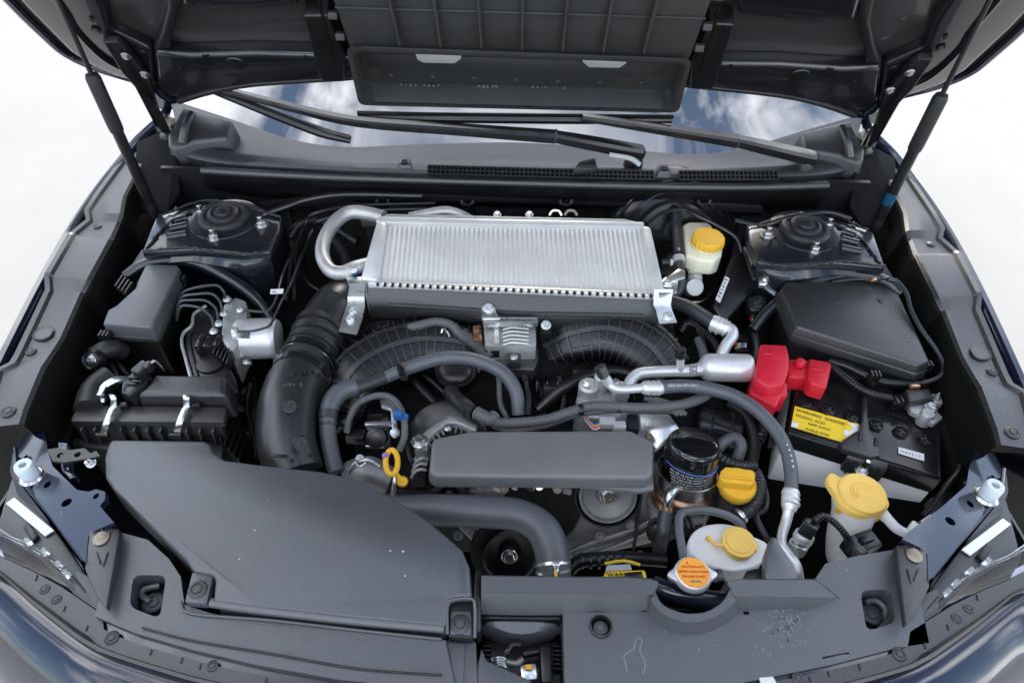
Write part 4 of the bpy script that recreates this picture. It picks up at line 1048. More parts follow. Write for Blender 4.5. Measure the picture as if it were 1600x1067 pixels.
def throttle_body():
    t = thing('throttle_body', P(797, 530, -.14), 'silver throttle body with a bolted bracket under the middle of the intercooler', 'throttle body')
    c = P(797, 516, -.10)
    b = B(); b.prism(PL([(755, 500), (838, 502), (838, 540), (758, 540)], -.072), depth=.05, bevel=.004); b.done('housing', 'alu_cast', t)
    for k in range(5):
        b = B(); b.tube([P(786, 515 + k * 6, -.069), P(800, 512 + k * 6, -.066), P(826, 514 + k * 6, -.069)], .0022, n=6); b.done('cast_rib', 'alu_cast', t)
    b = B(); b.tube([P(776, 505, -.070), P(776, 538, -.070)], .005, n=8, sub=2); b.done('cast_pillar', 'alu', t)
    b = B(); b.prism(PL([(752, 495), (840, 495), (841, 503), (756, 503)], -.050), depth=.012, bevel=.002); b.done('bracket_bar', 'zinc', t)
    b = B(); b.prism(PL([(752, 476), (766, 474), (774, 480), (776, 490), (782, 496), (752, 496)], -.046), depth=.006, bevel=.0015); b.done('bracket_ear', 'zinc', t)
    hw('bolt', 'bracket_bolt', P(763, 482, -.044), .0068, 'zinc', t, (0, -.5, .85))
    hw('bolt', 'mounting_bolt', P(853, 508, -.062), .0065, 'zinc', t, (0, -.5, .85))
    b = B(); b.prism(PL([(842, 492), (862, 494), (862, 520), (846, 520)], -.066), depth=.02, bevel=.003); b.done('ear', 'plastic_dark', t)
    b = B(); b.prism(PL([(738, 508), (752, 506), (754, 530), (740, 532)], -.075), depth=.02, bevel=.003); b.done('left_flange', 'copper', t)
    b = B(); b.box(P(770, 545, -.092), (.026, .024, .018), None, .002); b.box(P(764, 540, -.084), (.014, .008, .01), None, .001); b.done('plug', 'plastic_gloss', t)
throttle_body()

def centre_hoses():
    def H(label, pts, r, m_='hose', cat='hose', name='hose', **k):
        return tubepx(pts, r, n=k.pop('n', 16), sub=7, **k).done(name, m_, label=label, cat=cat, smooth=60)
    # the long grey breather hose
    H('thick grey hose arching over the left runner and dropping beside the throttle body', [(596, 592, -.085), (640, 574, -.075), (690, 560, -.068), (740, 562, -.068), (785, 582, -.078), (806, 612, -.095), (810, 648, -.12)], [10, 11, 11, 11, 11, 11, 10])
    t = thing('breather_hose', P(540, 650, -.2), 'fat grey hose bending down beside the intake pipe, joined by a cuff', 'hose')
    tubepx([(560, 604, -.082), (533, 612, -.085), (516, 634, -.09), (512, 670, -.105), (518, 710, -.12), (526, 738, -.13)], [13, 16, 15, 13, 13, 13], n=18, sub=7).done('bend', 'hose', t, smooth=60)
    tubepx([(600, 590, -.083), (580, 598, -.081), (556, 606, -.082)], [11, 9, 12], n=16, sub=4).done('cuff', 'hose_dark', t, smooth=60)
    tubepx([(513, 642, -.093), (512, 655, -.098)], [15.5, 15.5], n=16, sub=2).done('printed_band', 'hose_dark', t)
    tubepx([(513, 660, -.1), (513, 664, -.102)], [15, 15], n=16, sub=2).done('printed_band', 'hose_dark', t)
    b = B(); b.box(P(626, 577, -.062), (.022, .010, .010), Matrix.Rotation(R(-70), 3, 'Z'), .002); b.box(P(632, 590, -.07), (.012, .006, .008), None, .001); b.done('hose_clip', 'plastic_dark', label='black plastic clip gripping the thick grey hose', cat='clip')
    # upper thin hose with corrugated sleeve
    H('slim grey hose below the intercooler tank, sleeved at its lower end', [(628, 512, -.085), (650, 510, -.08), (680, 503, -.076), (705, 508, -.078), (722, 524, -.085), (765, 556, -.10)], [5, 8, 7, 7, 8, 7], 'conduit')
    ps = [P(722, 520, -.083), P(742, 538, -.091), P(766, 560, -.10)]
    B().tube(ps, [S(p, 8.5) for p in ps], n=14, sub=6, corr=(.0014, .004)).done('sleeve', 'conduit', label='ribbed grey sleeve on the slim hose left of the throttle body', cat='sleeve')
    b = B(); b.tube([P(689, 524, -.09), P(692, 514, -.082), P(698, 518, -.082), P(702, 526, -.09)], .0022, n=6); b.done('spring_clip', 'zinc', label='tiny bright spring clip under the slim grey hose', cat='hose clip')
    # conduit down from the throttle
    b = B(); ps = [P(779, 570, -.10), P(780, 600, -.11), P(782, 630, -.12), P(792, 654, -.125)]
    b.tube(ps, [S(p, 4) for p in ps], n=10, corr=(.0008, .004)); b.done('conduit', 'conduit', label='thin ribbed conduit hanging straight below the throttle plug', cat='conduit')
    # main alternator conduits going right
    b = B(); ps = [P(735, 640, -.105), P(762, 656, -.105), P(790, 661, -.10), P(850, 656, -.092), (P(895, 642, -.086)), P(930, 634, -.082), P(1000, 637, -.082), P(1060, 633, -.082), P(1095, 622, -.088), P(1108, 612, -.10)]
    b.tube(ps, [S(p, 7.5) for p in ps], n=12, sub=6, corr=(.0008, .0045)); b.done('main_conduit', 'conduit', label='long grey ribbed conduit crossing the engine behind the black belt cover', cat='conduit')
    b = B(); ps = [P(770, 664, -.115), P(800, 672, -.112), P(850, 665, -.105), P(900, 648, -.096), P(960, 640, -.092), P(1050, 641, -.092)]
    b.tube(ps, [S(p, 5) for p in ps], n=10, sub=6, corr=(.0006, .004)); b.done('second_conduit', 'conduit', label='thinner grey conduit running just under the long ribbed one', cat='conduit')
    b = B(); ps = [P(743, 644, -.098), P(765, 655, -.098), P(774, 650, -.10)]
    b.tube(ps, [S(p, 10) for p in ps], n=12, corr=(.001, .006)); b.done('conduit_end', 'conduit', label='wrapped end of the conduit where it leaves the black rubber boot', cat='sleeve')
    for px, py in ((907, 640), (966, 636)):
        p = P(px, py, -.084); d = (P(px + 10, py - 1, -.084) - p).normalized()
        b = B(); b.lathe(p - d * .003, [(.0092, 0), (.0095, .001), (.0095, .006), (.0092, .007)], d, 16); b.done('cable_tie', 'plastic_dark', label='black cable tie on the long conduit, %s' % ('left one' if px < 930 else 'right one'), cat='cable tie', group='cable ties on the long conduit')
    t = thing('terminal_boot', P(718, 632, -.14), 'black rubber boot over the alternator terminal', 'rubber boot')
    tubepx([(704, 612, -.105), (712, 622, -.10), (732, 640, -.102)], [13, 12, 11], n=12, sub=5).done('sleeve', 'rubber', t)
    b = B(); b.prism(PL([(706, 618), (722, 612), (744, 632), (734, 644)], -.088), depth=.02, bevel=.004); b.done('cap', 'rubber', t)
    # looping cable with blue clip
    b = B(); ps = [P(542, 676, -.115), P(546, 654, -.10), P(560, 630, -.09), P(590, 618, -.085), P(615, 624, -.085), P(630, 650, -.09), P(632, 680, -.10), P(624, 704, -.115)]
    b.tube(ps, [S(p, 5) for p in ps], n=10, sub=7, corr=(.0007, .004)); b.done('loop_conduit', 'conduit', label='thin grey ribbed conduit looping over the small solenoid valve', cat='conduit')
    b = B(); b.box(P(622, 648, -.082), (.014, .012, .012), None, .002); b.box(P(630, 651, -.085), (.016, .007, .008), None, .001); b.done('blue_clip', 'blue', label='small blue clip on the looping conduit', cat='clip')
centre_hoses()

def solenoid():
    t = thing('solenoid_valve', P(590, 690, -.2), 'small black solenoid valve on a zinc bracket inside the looping conduit', 'valve')
    b = B(); b.prism(PL([(572, 645), (605, 645), (612, 660), (608, 672), (572, 672)], -.115), depth=.05, bevel=.004); b.done('body', 'plastic_dark', t)
    b = B(); b.lathe(P(588, 684, -.118), [(.016, -.02), (.016, .004), (.012, .006), (.005, .007)], (0, -.7, .7), 24); b.done('coil', 'plastic_dark', t)
    b = B(); b.prism(PL([(570, 658, -.11), (612, 657, -.11), (614, 663, -.11), (570, 664, -.11)]), depth=.006, bevel=.001); b.done('bracket', 'zinc', t)
    b = B(); b.prism(PL([(593, 624, -.10), (618, 622, -.10), (621, 680, -.115), (614, 682, -.115), (610, 640, -.105), (596, 636, -.10)]), depth=.005, bevel=.001); b.done('upright', 'zinc', t)
    hw('bolt', 'bolt', P(617, 676, -.11), .006, 'zinc', t, (.4, -.5, .7))
    b = B(); b.box(P(556, 682, -.125), (.03, .018, .016), None, .002); b.done('plug', 'plastic_dark', t)
    for k, m_ in enumerate(('wire_red', 'wire_white', 'rubber')):
        tubepx([(551, 678 + 2 * k, -.12), (544, 676 + 2 * k, -.118), (540, 672, -.118)], 1.2, n=6).done('wire', m_, t)
    b = tubepx([(555, 664, -.12), (535, 660, -.12), (525, 668, -.13)], 12, n=10); b.done('filter', 'plastic_dark', t)
    b = B(); b.box(P(586, 697, -.13), (.03, .004, .004), None, .001); b.done('wire_arm', 'steel', t)
solenoid()

def alternator():
    t = thing('alternator', P(690, 690, -.3), 'cast aluminium alternator with open ribs and copper windings, behind the belt cover', 'alternator')
    c = P(700, 690, -.17)
    ax = V((0, -.75, .66)); b = B(); b.lathe(c, [(.066, -.04), (.070, -.02), (.070, .012), (.062, .018), (.03, .02)], ax, 36); b.done('body', 'plastic_dark', t)
    b = B(); b.prism(PL([(655, 694), (660, 676), (680, 661), (701, 648), (716, 649), (746, 664), (744, 674), (714, 661), (702, 661), (680, 675), (670, 686), (668, 698)], -.116), depth=.012, bevel=.003); b.done('rear_arch', 'alu_cast', t)
    for k in range(6):
        u = k / 5; b = B(); b.bar(P(664 + 34 * u, 688 - 34 * u ** .8, -.119), P(676 + 30 * u, 700 - 30 * u ** .8, -.130), .004, .010, (0, -.3, 1), .001); b.done('window_bar', 'alu_dark', t)
    for k in range(5):
        u = k / 4; b = B(); b.bar(P(706 + 34 * u, 656 + 12 * u, -.120), P(704 + 34 * u, 674 + 8 * u, -.135), .004, .010, (0, -.3, 1), .001); b.done('window_bar', 'alu_dark', t)
    for k in range(4):
        b = tubepx([(642 + 2 * k, 746 - k * 9, -.158), (647 + 2 * k, 738 - k * 9, -.150), (656 + 2 * k, 733 - k * 9, -.146), (666 + k, 734 - k * 9, -.150)], 2.4, n=8); b.done('front_rib', 'alu_cast', t)
    b = B(); b.prism(PL([(642, 720), (655, 705), (668, 718), (664, 750), (640, 750)], -.172), depth=.02, bevel=.004); b.done('winding', 'cast_dark', t)
    for k in range(3):
        tubepx([(648 + k * 5, 716 + k * 3, -.162), (656 + k * 4, 722 + k * 4, -.160)], 2, n=6, sub=2).done('copper_coil', 'copper', t)
    hw('bolt', 'bolt', P(656, 690, -.115), .010, 'steel', t)
    b = B(); b.prism(PL([(644, 684), (660, 678), (672, 690), (668, 706), (648, 704)], -.13), depth=.03, bevel=.005); b.done('lug', 'alu_dark', t)
    hw('bolt', 'bolt', P(699, 668, -.118), .005, 'steel', t)
alternator()

def belt_cover():
    t = thing('belt_cover', P(845, 720, -.14), 'long smooth black belt cover with chamfered edges in the middle of the engine', 'belt cover')
    top = PL([(676, 684), (735, 672), (985, 671), (1022, 688), (1021, 738), (1012, 747), (680, 744), (670, 736)], -.07)
    b = B(); b.prism(top, depth=.026, bevel=.007, seg=3, taper=.015); b.done('shell', 'plastic_pale', t)
    b = B(); b.prism(PL([(820, 747), (1012, 748), (1021, 745), (1022, 764), (1000, 768), (900, 758)], -.094), depth=.006, bevel=.002); b.done('lower_lip', 'plastic_pale', t)
belt_cover()

def dipstick():
    t = thing('dipstick', P(620, 760, -.2), 'yellow ring pull dipstick beside the front duct', 'dipstick')
    ring = [P(612 + 9.5 * math.cos(a) + 0.0, 722 + 19 * math.sin(a), -.075) for a in [2 * math.pi * k / 16 for k in range(16)]]
    ring = ring + ring[:1]
    b = B(); b.tube(ring, .0042, n=8, sub=4, cap=False); b.done('ring', 'yellow', t)
    tubepx([(617, 738, -.08), (624, 746, -.085), (629, 752, -.09)], [4, 4, 6], n=10).done('stem', 'yellow', t)
    b = B(); b.lathe(P(629, 752, -.09), [(.008, -.006), (.0085, 0), (.006, .004)], (.2, -.5, .8), 16); b.done('stopper', 'yellow', t)
    tubepx([(618, 744, -.092), (616, 758, -.10), (614, 775, -.12)], 4, n=10).done('tube', 'zinc', t)
    tubepx([(603, 714, -.071), (602, 710, -.071)], 5.5, n=10, sub=2).done('violet_mark', 'wire_violet', t)
dipstick()

def radiator_hose():
    t = thing('radiator_hose', P(780, 800, -.25), 'fat grey radiator hose bending down to the front behind the black radiator cover', 'hose')
    tubepx([(600, 796, -.14), (640, 797, -.13), (700, 797, -.12), (770, 800, -.118), (815, 806, -.118), (848, 828, -.122), (862, 862, -.13), (866, 900, -.145), (868, 930, -.16)], [24, 24, 25, 25, 25, 27, 27, 27, 27], n=26, sub=8).done('hose', 'hose', t, smooth=60)
    tubepx([(863.5, 880, -.1375), (864, 885, -.139)], [28.6, 28.6], n=26, sub=2).done('clamp', 'zinc', t)
    tubepx([(864.5, 889, -.140), (865, 893, -.142)], [28.4, 28.4], n=26, sub=2).done('clamp', 'zinc', t)
    b = B(); b.box(P(869, 880, -.108), (.010, .010, .006), None, .001); b.box(P(869, 888, -.11), (.006, .012, .006), None, .001); b.done('clamp_lug', 'zinc', t)
    b = B(); b.prism(PL([(866, 886), (871, 886), (871, 900), (866, 900)], -.107), depth=.002, bevel=0); b.done('paint_stripe', 'yellow', t)
radiator_hose()

def engine_front():
    t = thing('engine_block', P(850, 800, -.55), 'grey cast engine front with ribs, pulleys and a black drive belt', 'engine')
    # main dark mass below everything
    b = B(); b.prism(PL([(540, 600, -.20), (1130, 600, -.20), (1150, 720, -.21), (1060, 760, -.20), (640, 770, -.20), (560, 740, -.21)]), depth=.2, bevel=.01); b.done('crankcase', 'cast_dark', t)
    # timing cover, the sloping cast face
    b = B(); b.prism(PL([(880, 745, -.165), (1035, 735, -.155), (1060, 780, -.18), (1020, 850, -.24), (880, 880, -.27), (740, 850, -.25), (690, 800, -.21), (720, 770, -.18)]), ext=V((0, .05, -.04)), bevel=.006); b.done('timing_cover', 'alu_dark', t)
    for pts in ([(890, 862, -.245), (930, 846, -.235), (985, 828, -.22), (1020, 812, -.205)], [(895, 872, -.25), (945, 860, -.243), (990, 842, -.23), (1020, 830, -.22)], [(700, 800, -.2), (740, 815, -.21), (760, 840, -.235)]):
        tubepx(pts, 5, n=10, sub=6).done('cast_rib', 'alu_dark', t)
    for px, py, h in ((937, 838, -.222), (985, 818, -.205), (716, 836, -.215), (1000, 868, -.24)):
        hw('bolt', 'cover_bolt', P(px, py, h), .006, 'alu_dark', t, (0, -.7, .7))
    # pulleys: axes point to the camera side
    def pulley(px, py, h, rpx, m_, name, hub=True):
        c = P(px, py, h); r = S(c, rpx)
        b = B(); b.lathe(c, [(r * .95, -.024), (r * 1.04, -.022), (r, -.02), (r, .0), (r * 1.03, .002), (r * .95, .003), (r * .88, -.003), (r * .42, -.008), (r * .36, -.002), (r * .22, .0)], (0, -.82, .57), 40); b.done(name, m_, t)
        if hub: hw('bolt', 'pulley_bolt', c + V((0, -.82, .57)) * .001, r * .17 + .002, 'steel', t, (0, -.82, .57))
        return c, r
    pulley(950, 774, -.15, 44, 'alu_dark', 'idler_pulley')
    c, r = P(950, 774, -.15), W(950, 774, -.15, 50)
    b = B(); b.lathe(c, [(r, -.021), (r * 1.05, -.021), (r * 1.05, .001), (r, .001)], (0, -.82, .57), 40, cap=False); b.done('drive_belt', 'rubber', t)
    pulley(796, 868, -.24, 42, 'plastic_dark', 'crank_pulley')
    b = B(); c = P(796, 868, -.24); r = W(796, 868, -.24, 62)
    b.lathe(c, [(r * .8, -.035), (r, -.03), (r, -.012), (r * .96, -.008), (r * .75, -.012)], (0, -.82, .57), 40); b.done('damper', 'rubber', t)
    pulley(702, 778, -.165, 30, 'plastic_dark', 'alternator_pulley', False)
    b = tubepx([(676, 766, -.15), (702, 756, -.145), (735, 752, -.15), (770, 752, -.155)], 3, n=6); b.done('belt_edge', 'rubber', t)
    # belt run from idler to crank, a thin black vertical strip
    b = B(); b.bar(P(1002, 770, -.165), P(990, 856, -.235), .02, .004, (1, 0, .2), 0); b.done('belt_run', 'rubber', t)
    # camshaft sprocket housing right of the hose
    b = B(); c = P(846, 795, -.19); b.lathe(c, [(.058, -.03), (.062, 0), (.058, .006), (.05, .004)], (0, -.8, .6), 36); b.done('pump_pulley', 'plastic_dark', t)
    # clutter under the belt cover: little castings, bolts and bright ends
    rnd = random.Random(4)
    for k in range(22):
        px = 735 + k * 9 + rnd.uniform(-3, 3); py = 757 + rnd.uniform(-4, 7)
        p = P(px, py, -.145)
        if k % 3 == 0: hw('bolt', 'casting_bolt', p, rnd.uniform(.003, .006), rnd.choice(['steel', 'alu_cast', 'rust']), t, (0, -.6, .8))
        else:
            b = B(); b.box(p, (rnd.uniform(.006, .018), .012, rnd.uniform(.006, .016)), Matrix.Rotation(rnd.uniform(-.6, .6), 3, 'Z'), .002); b.done('casting', rnd.choice(['alu_dark', 'alu_cast', 'plastic_dark']), t)
    # left: coolant neck with a clamp by the dipstick
    tubepx([(545, 742, -.15), (575, 738, -.14), (610, 752, -.15)], [22, 26, 22], n=16).done('coolant_neck', 'alu_dark', t)
    tubepx([(540, 742, -.125), (552, 724, -.112), (575, 718, -.11), (594, 728, -.118)], 3, n=6, sub=5).done('neck_clamp', 'zinc', t)
    b = B(); b.tube([P(556, 720, -.10), P(562, 728, -.10), P(572, 722, -.098)], .002, n=6); b.done('clamp_tail', 'steel', t)
    hw('stud', 'neck_bolt', P(562, 716, -.108), .004, 'steel', t, (.2, -.4, .9))
    # right: cam carrier casting between the hoses
    b = B(); b.prism(PL([(905, 640, -.14), (1020, 640, -.14), (1030, 690, -.15), (905, 690, -.15)]), depth=.06, bevel=.005); b.done('cam_carrier', 'alu_dark', t)
engine_front()

def front_loom():
    t = thing('wiring_loom', P(900, 885, -.3), 'taped wiring loom with yellow labels in the gap behind the radiator cover', 'wiring')
    b = tubepx([(890, 890, -.17), (905, 878, -.165), (940, 872, -.163), (985, 872, -.165), (1040, 876, -.17)], 11, n=12, sub=6); b.done('taped_bundle', 'plastic_gloss', t)
    for k in range(6):
        p = P(908 + k * 13, 874, -.150); d = V((1, .05, 0))
        b = B(); b.lathe(p + V((0, .004, -.012)), [(.0118, 0), (.0122, .002), (.0118, .004)], d, 14); b.done('tape_turn', 'plastic_dark', t)
    b = tubepx([(945, 880, -.15), (975, 876, -.148), (1000, 882, -.15)], 2.4, n=6); b.done('yellow_tape', 'wire_yellow', t)
    b = B(); b.prism(PL([(945, 892), (1008, 889), (1012, 903), (942, 906)], -.13), depth=.02, bevel=.003); b.done('yellow_frame', 'label_yellow', t)
    b = B(); b.prism(PL([(976, 893), (1004, 891), (1006, 903), (976, 904)], -.1295), depth=.01, bevel=.002); b.done('black_plug', 'plastic_dark', t)
    b = B(); b.prism(PL([(948, 882), (985, 880), (988, 890), (946, 892)], -.14), depth=.01, bevel=.002); b.done('grey_plug', 'grey_plastic', t)
    text('WARN', P(948, 901, -.129), (1, 0, 0), (0, 1, 0), .010, 'ink', t)
front_loom()

def cam_sensor():
    t = thing('sensor_plug', P(945, 662, -.12), 'pale grey sensor plug with coloured wires under the long conduit', 'plug')
    b = B(); b.box(P(949, 660, -.10), (.026, .016, .012), None, .002); b.box(P(968, 666, -.10), (.020, .014, .012), None, .002); b.done('plug_body', 'grey_plastic', t)
    for k, m_ in enumerate(('wire_blue', 'wire_yellow', 'wire_red', 'wire_white')):
        tubepx([(938, 660 + k * 2.5, -.098), (928, 663 + k * 2.5, -.10), (914, 650 + k * 2, -.11)], 1.3, n=6).done('wire', m_, t)
    b = B(); b.box(P(988, 664, -.105), (.018, .03, .02), None, .002); b.done('holder', 'steel_black', t)
cam_sensor()

def deep_clutter():
    def T(label, pts, r, m_='plastic_dark', cat='cable', name='cable', **k):
        ps = [P(*q) for q in pts]; B().tube(ps, [S(p, r) for p in ps], n=10, sub=6, **k).done(name, m_, label=label, cat=cat, smooth=60)
    T('black corrugated loom lying along the foot of the firewall left of the intercooler', [(452, 372, -.06), (470, 350, -.045), (500, 345, -.05), (530, 360, -.06), (560, 380, -.07)], 7, 'plastic_gloss', 'wiring', 'wiring_loom', corr=(.0008, .0045))
    T('thin black cable dropping beside the bent metal pipe', [(470, 380, -.08), (466, 410, -.09), (480, 440, -.10), (500, 455, -.11)], 3)
    T('black hose curving under the bent metal pipe', [(500, 350, -.07), (520, 370, -.08), (540, 400, -.09), (545, 430, -.10)], 9, 'rubber', 'hose', 'hose')
    T('black loom between the muffler and the brake booster', [(1062, 520, -.13), (1075, 505, -.12), (1100, 520, -.13), (1120, 545, -.14), (1122, 580, -.16)], 7, 'plastic_gloss', 'wiring', 'wiring_loom', corr=(.0008, .0045))
    T('dark hose behind the arc of the grey hose next to the battery', [(1140, 630, -.16), (1165, 650, -.16), (1178, 690, -.18), (1170, 740, -.2)], 10, 'rubber', 'hose', 'hose')
    T('black cable below the intake pipe on its left', [(392, 600, -.14), (385, 640, -.15), (396, 680, -.16), (400, 715, -.17)], 5)
    T('black cable on the inner wall behind the battery', [(1490, 640, -.12), (1496, 680, -.12), (1490, 720, -.13)], 4)
    t = thing('engine_mount_bracket', P(400, 620, -.3), 'dark bracket with a dull bolt in the gap left of the intake pipe', 'bracket')
    b = B(); b.prism(PL([(370, 590), (400, 585), (405, 660), (380, 680), (362, 640)], -.17), depth=.03, bevel=.004); b.done('plate', 'steel_black', t)
    hw('bolt', 'bolt', P(384, 612, -.168), .006, 'alu_dark', t)
    t = thing('firewall_bracket', P(520, 330, -.1), 'small dark bracket on the firewall above the bent metal pipe', 'bracket')
    b = B(); b.prism([PY(x, y, 1.19) for x, y in ((560, 332), (600, 330), (604, 352), (566, 356))], ext=V((0, .01, 0)), bevel=.002); b.done('plate', 'alu_dark', t)
    hw('bolt', 'bolt', PY(582, 342, 1.189), .005, 'alu_dark', t, (0, -1, .2))
deep_clutter()
# ================================================================== RIGHT SIDE OF THE BAY
def brake_master():
    t = thing('brake_booster', P(1045, 400, -.22), 'black dome of the brake booster, half hidden behind the cream fluid reservoir', 'brake booster')
    c = P(1050, 372, -.09)
    b = B(); b.lathe(c, [(.13, -.10), (.135, -.06), (.132, -.03), (.118, -.012), (.10, -.004), (.085, .0), (.08, .01), (.05, .014), (.03, .02)], (0.05, -.95, .25), 44); b.done('dome', 'plastic_gloss', t)
    for r, z in ((.121, -.010), (.101, -.001)):
        b = B(); b.lathe(c, [(r, z), (r + .003, z + .002), (r + .003, z + .004), (r, z + .005)], (0.05, -.95, .25), 44, cap=False); b.done('pressed_ring', 'plastic_gloss', t)
    t = thing('brake_fluid_reservoir', P(1095, 420, -.14), 'cream brake fluid reservoir with a ribbed yellow screw cap', 'reservoir')
    top = PL([(1066, 351), (1075, 346), (1105, 346), (1113, 352), (1117, 366), (1130, 388), (1128, 398), (1116, 408), (1090, 406), (1072, 398)], -.03)
    b = B(); b.prism(top, depth=.030, bevel=.006, seg=3, taper=-.02); b.done('tank', 'cream', t)
    b = B(); b.prism(PL([(1072, 396), (1092, 402), (1126, 404), (1122, 416), (1112, 420), (1078, 418), (1072, 408)], -.060), depth=.014, bevel=.004, seg=3); b.done('lower_tank', 'cream', t)
    c = P(1104, 384, -.028); r = W(1104, 384, -.03, 25)
    gear = lambda a: 1 + .025 * math.copysign(1, math.sin(20 * a))
    b = B(); b.lathe(c, [(r * .8, -.004), (r * .85, .002), (r, .003), (r, .006)], n=28); b.done('cap_collar', 'cream', t)
    b = B(); b.lathe(c, [(r * .97, .005), (r * 1.0, .007), (r * .98, .018), (r * .90, .022), (r * .86, .0215), (r * .2, .0225)], n=80, wob=gear); b.done('screw_cap', 'yellow', t)
    text('DOT 3', P(1094, 380, -.0050), (1, 0, 0), (0, 1, 0), .006, 'yellow_pale', t)
    text('MAX', P(1079, 418, -.058), (1, .05, 0), (0, .5, 1), .006, 'ink_grey', t)
    b = tubepx([(1086, 420, -.085), (1086, 440, -.092)], 11, n=18, sub=3); b.done('neck', 'white', t)
    p = P(1085, 449, -.085); r = W(1085, 449, -.085, 14)
    b = B(); b.lathe(p, [(r * .8, -.03), (r, -.026), (r, .002), (r * .94, .005), (r * .5, .006)], (0, -.75, .66), 26); b.done('master_cylinder_end', 'alu_cast', t)
    t = thing('booster_hose', P(1062, 400, -.1), 'dark vacuum hose marked 5 between the intercooler and the cream reservoir', 'hose')
    tubepx([(1058, 330, -.02), (1057, 350, -.025), (1058, 375, -.03), (1060, 398, -.035)], 8, n=14).done('hose', 'hose_dark', t, smooth=60)
    tubepx([(1060, 402, -.037), (1061, 410, -.04)], 9.4, n=14, sub=2).done('clamp', 'alu', t)
    tubepx([(1060, 408, -.04), (1063, 424, -.05), (1065, 440, -.06), (1060, 456, -.075), (1045, 470, -.09)], 7, n=12).done('lower_hose', 'hose_dark', t, smooth=60)
    b = tubepx([(1034, 410, -.05), (1052, 410, -.05)], 4.5, n=10); b.done('branch', 'hose_dark', t)
    b = B(); b.lathe(P(1049, 410, -.045), [(.006, -.002), (.0065, 0), (.006, .002)], (1, 0, 0), 12); b.done('branch_clip', 'label', t)
    text('5', P(1059, 391, -.0225), (1, 0, 0), (0, 1, .1), .010, 'ink_white', t)
    # small pale bracket and pipe under the reservoir
    b = tubepx([(1064, 466, -.12), (1080, 472, -.12), (1098, 470, -.12), (1112, 458, -.12)], 2, n=6); b.done('brake_pipe', 'steel', label='thin bright pipe curving below the cream reservoir', cat='pipe')
brake_master()

def control_box():
    t = thing('relay_bracket_box', P(1150, 460, -.2), 'tall black box with a white barcode label and zinc bracket, right of the brake reservoir', 'control box')
    b = B(); b.prism(PL([(1144, 398, -.04), (1160, 390, -.04), (1172, 402, -.045), (1184, 436, -.07), (1184, 454, -.08), (1160, 474, -.09), (1130, 505, -.11), (1112, 480, -.10)]), depth=.10, bevel=.005); b.done('box', 'plastic_dark', t)
    lab = PL([(1131, 436, -.062), (1138, 440, -.064), (1123, 478, -.085), (1116, 472, -.083)])
    lab = [p + V((0, -.002, .009)) for p in lab]
    b = B(); b.prism(lab, depth=.0008, bevel=0); b.done('label', 'ink_white', t)
    for k in range(6):
        a = lab[0].lerp(lab[3], .12 + k * .14); c = lab[1].lerp(lab[2], .12 + k * .14)
        b = B(); b.bar(a.lerp(c, .15) + V((0, 0, .0006)), a.lerp(c, .7) + V((0, 0, .0006)), .002 if k % 2 else .003, .0003, bevel=0); b.done('bar_code', 'ink', t)
    b = B(); b.prism(PL([(1162, 392, -.03), (1172, 402, -.035), (1186, 434, -.05), (1176, 436, -.05)]), depth=.004, bevel=.001); b.done('arm', 'plastic', t)
    b = B(); b.prism(PL([(1162, 384, -.028), (1166, 386, -.028), (1178, 402, -.03), (1187, 402, -.03), (1190, 420, -.035), (1203, 430, -.04), (1202, 440, -.045), (1196, 446, -.05), (1186, 444, -.05), (1186, 430, -.045), (1176, 412, -.035)]), depth=.008, bevel=.0015); b.done('bracket', 'zinc', t)
    for px, py, h in ((1184, 406, -.028), (1196, 436, -.04)): hw('bolt', 'bracket_bolt', P(px, py, h), .005, 'zinc', t, (.2, -.3, .9))
    b = B(); b.prism(PL([(1194, 448, -.05), (1199, 444, -.05), (1215, 456, -.055), (1211, 461, -.056)]), depth=.004, bevel=.001); b.done('bracket_tail', 'zinc', t)
    t = thing('harness_plug', P(1180, 490, -.16), 'black harness plug with thin coloured wires above the red terminal cover', 'plug')
    b = B(); b.box(P(1182, 478, -.085), (.032, .03, .022), R_tilt(25), .003); b.box(P(1184, 470, -.075), (.018, .016, .01), R_tilt(25), .002); b.done('plug_body', 'plastic_gloss', t)
    b = B(); b.box(P(1180, 494, -.105), (.020, .012, .014), R_tilt(25), .002); b.done('collar', 'plastic_dark', t)
    for k, m_ in enumerate(('wire_red', 'wire_white', 'wire_blue', 'wire_yellow', 'wire_violet')):
        tubepx([(1173 + k * 3, 496, -.105), (1175 + k * 1.6, 508, -.112), (1176 + k, 520, -.12)], 1.4, n=6).done('wire', m_, t)
    tubepx([(1178, 512, -.115), (1180, 526, -.12), (1182, 545, -.13), (1178, 570, -.15)], 6, n=10).done('sleeve', 'hose_dark', t)
    t = thing('second_harness_plug', P(1155, 545, -.16), 'small black connector with cut wires above the silver cylinder', 'plug')
    b = B(); b.box(P(1156, 530, -.12), (.03, .014, .012), None, .002); b.done('plug_body', 'plastic_dark', t)
    for k, m_ in enumerate(('wire_red', 'wire_yellow', 'wire_white', 'wire_blue', 'wire_violet', 'wire_white')):
        tubepx([(1150 + k * 3, 536, -.12), (1150 + k * 3, 546, -.125)], 1.5, n=6, sub=2).done('wire', m_, t)
    b = B(); b.box(P(1158, 549, -.125), (.026, .010, .012), None, .002); b.done('collar', 'plastic_dark', t)
control_box()

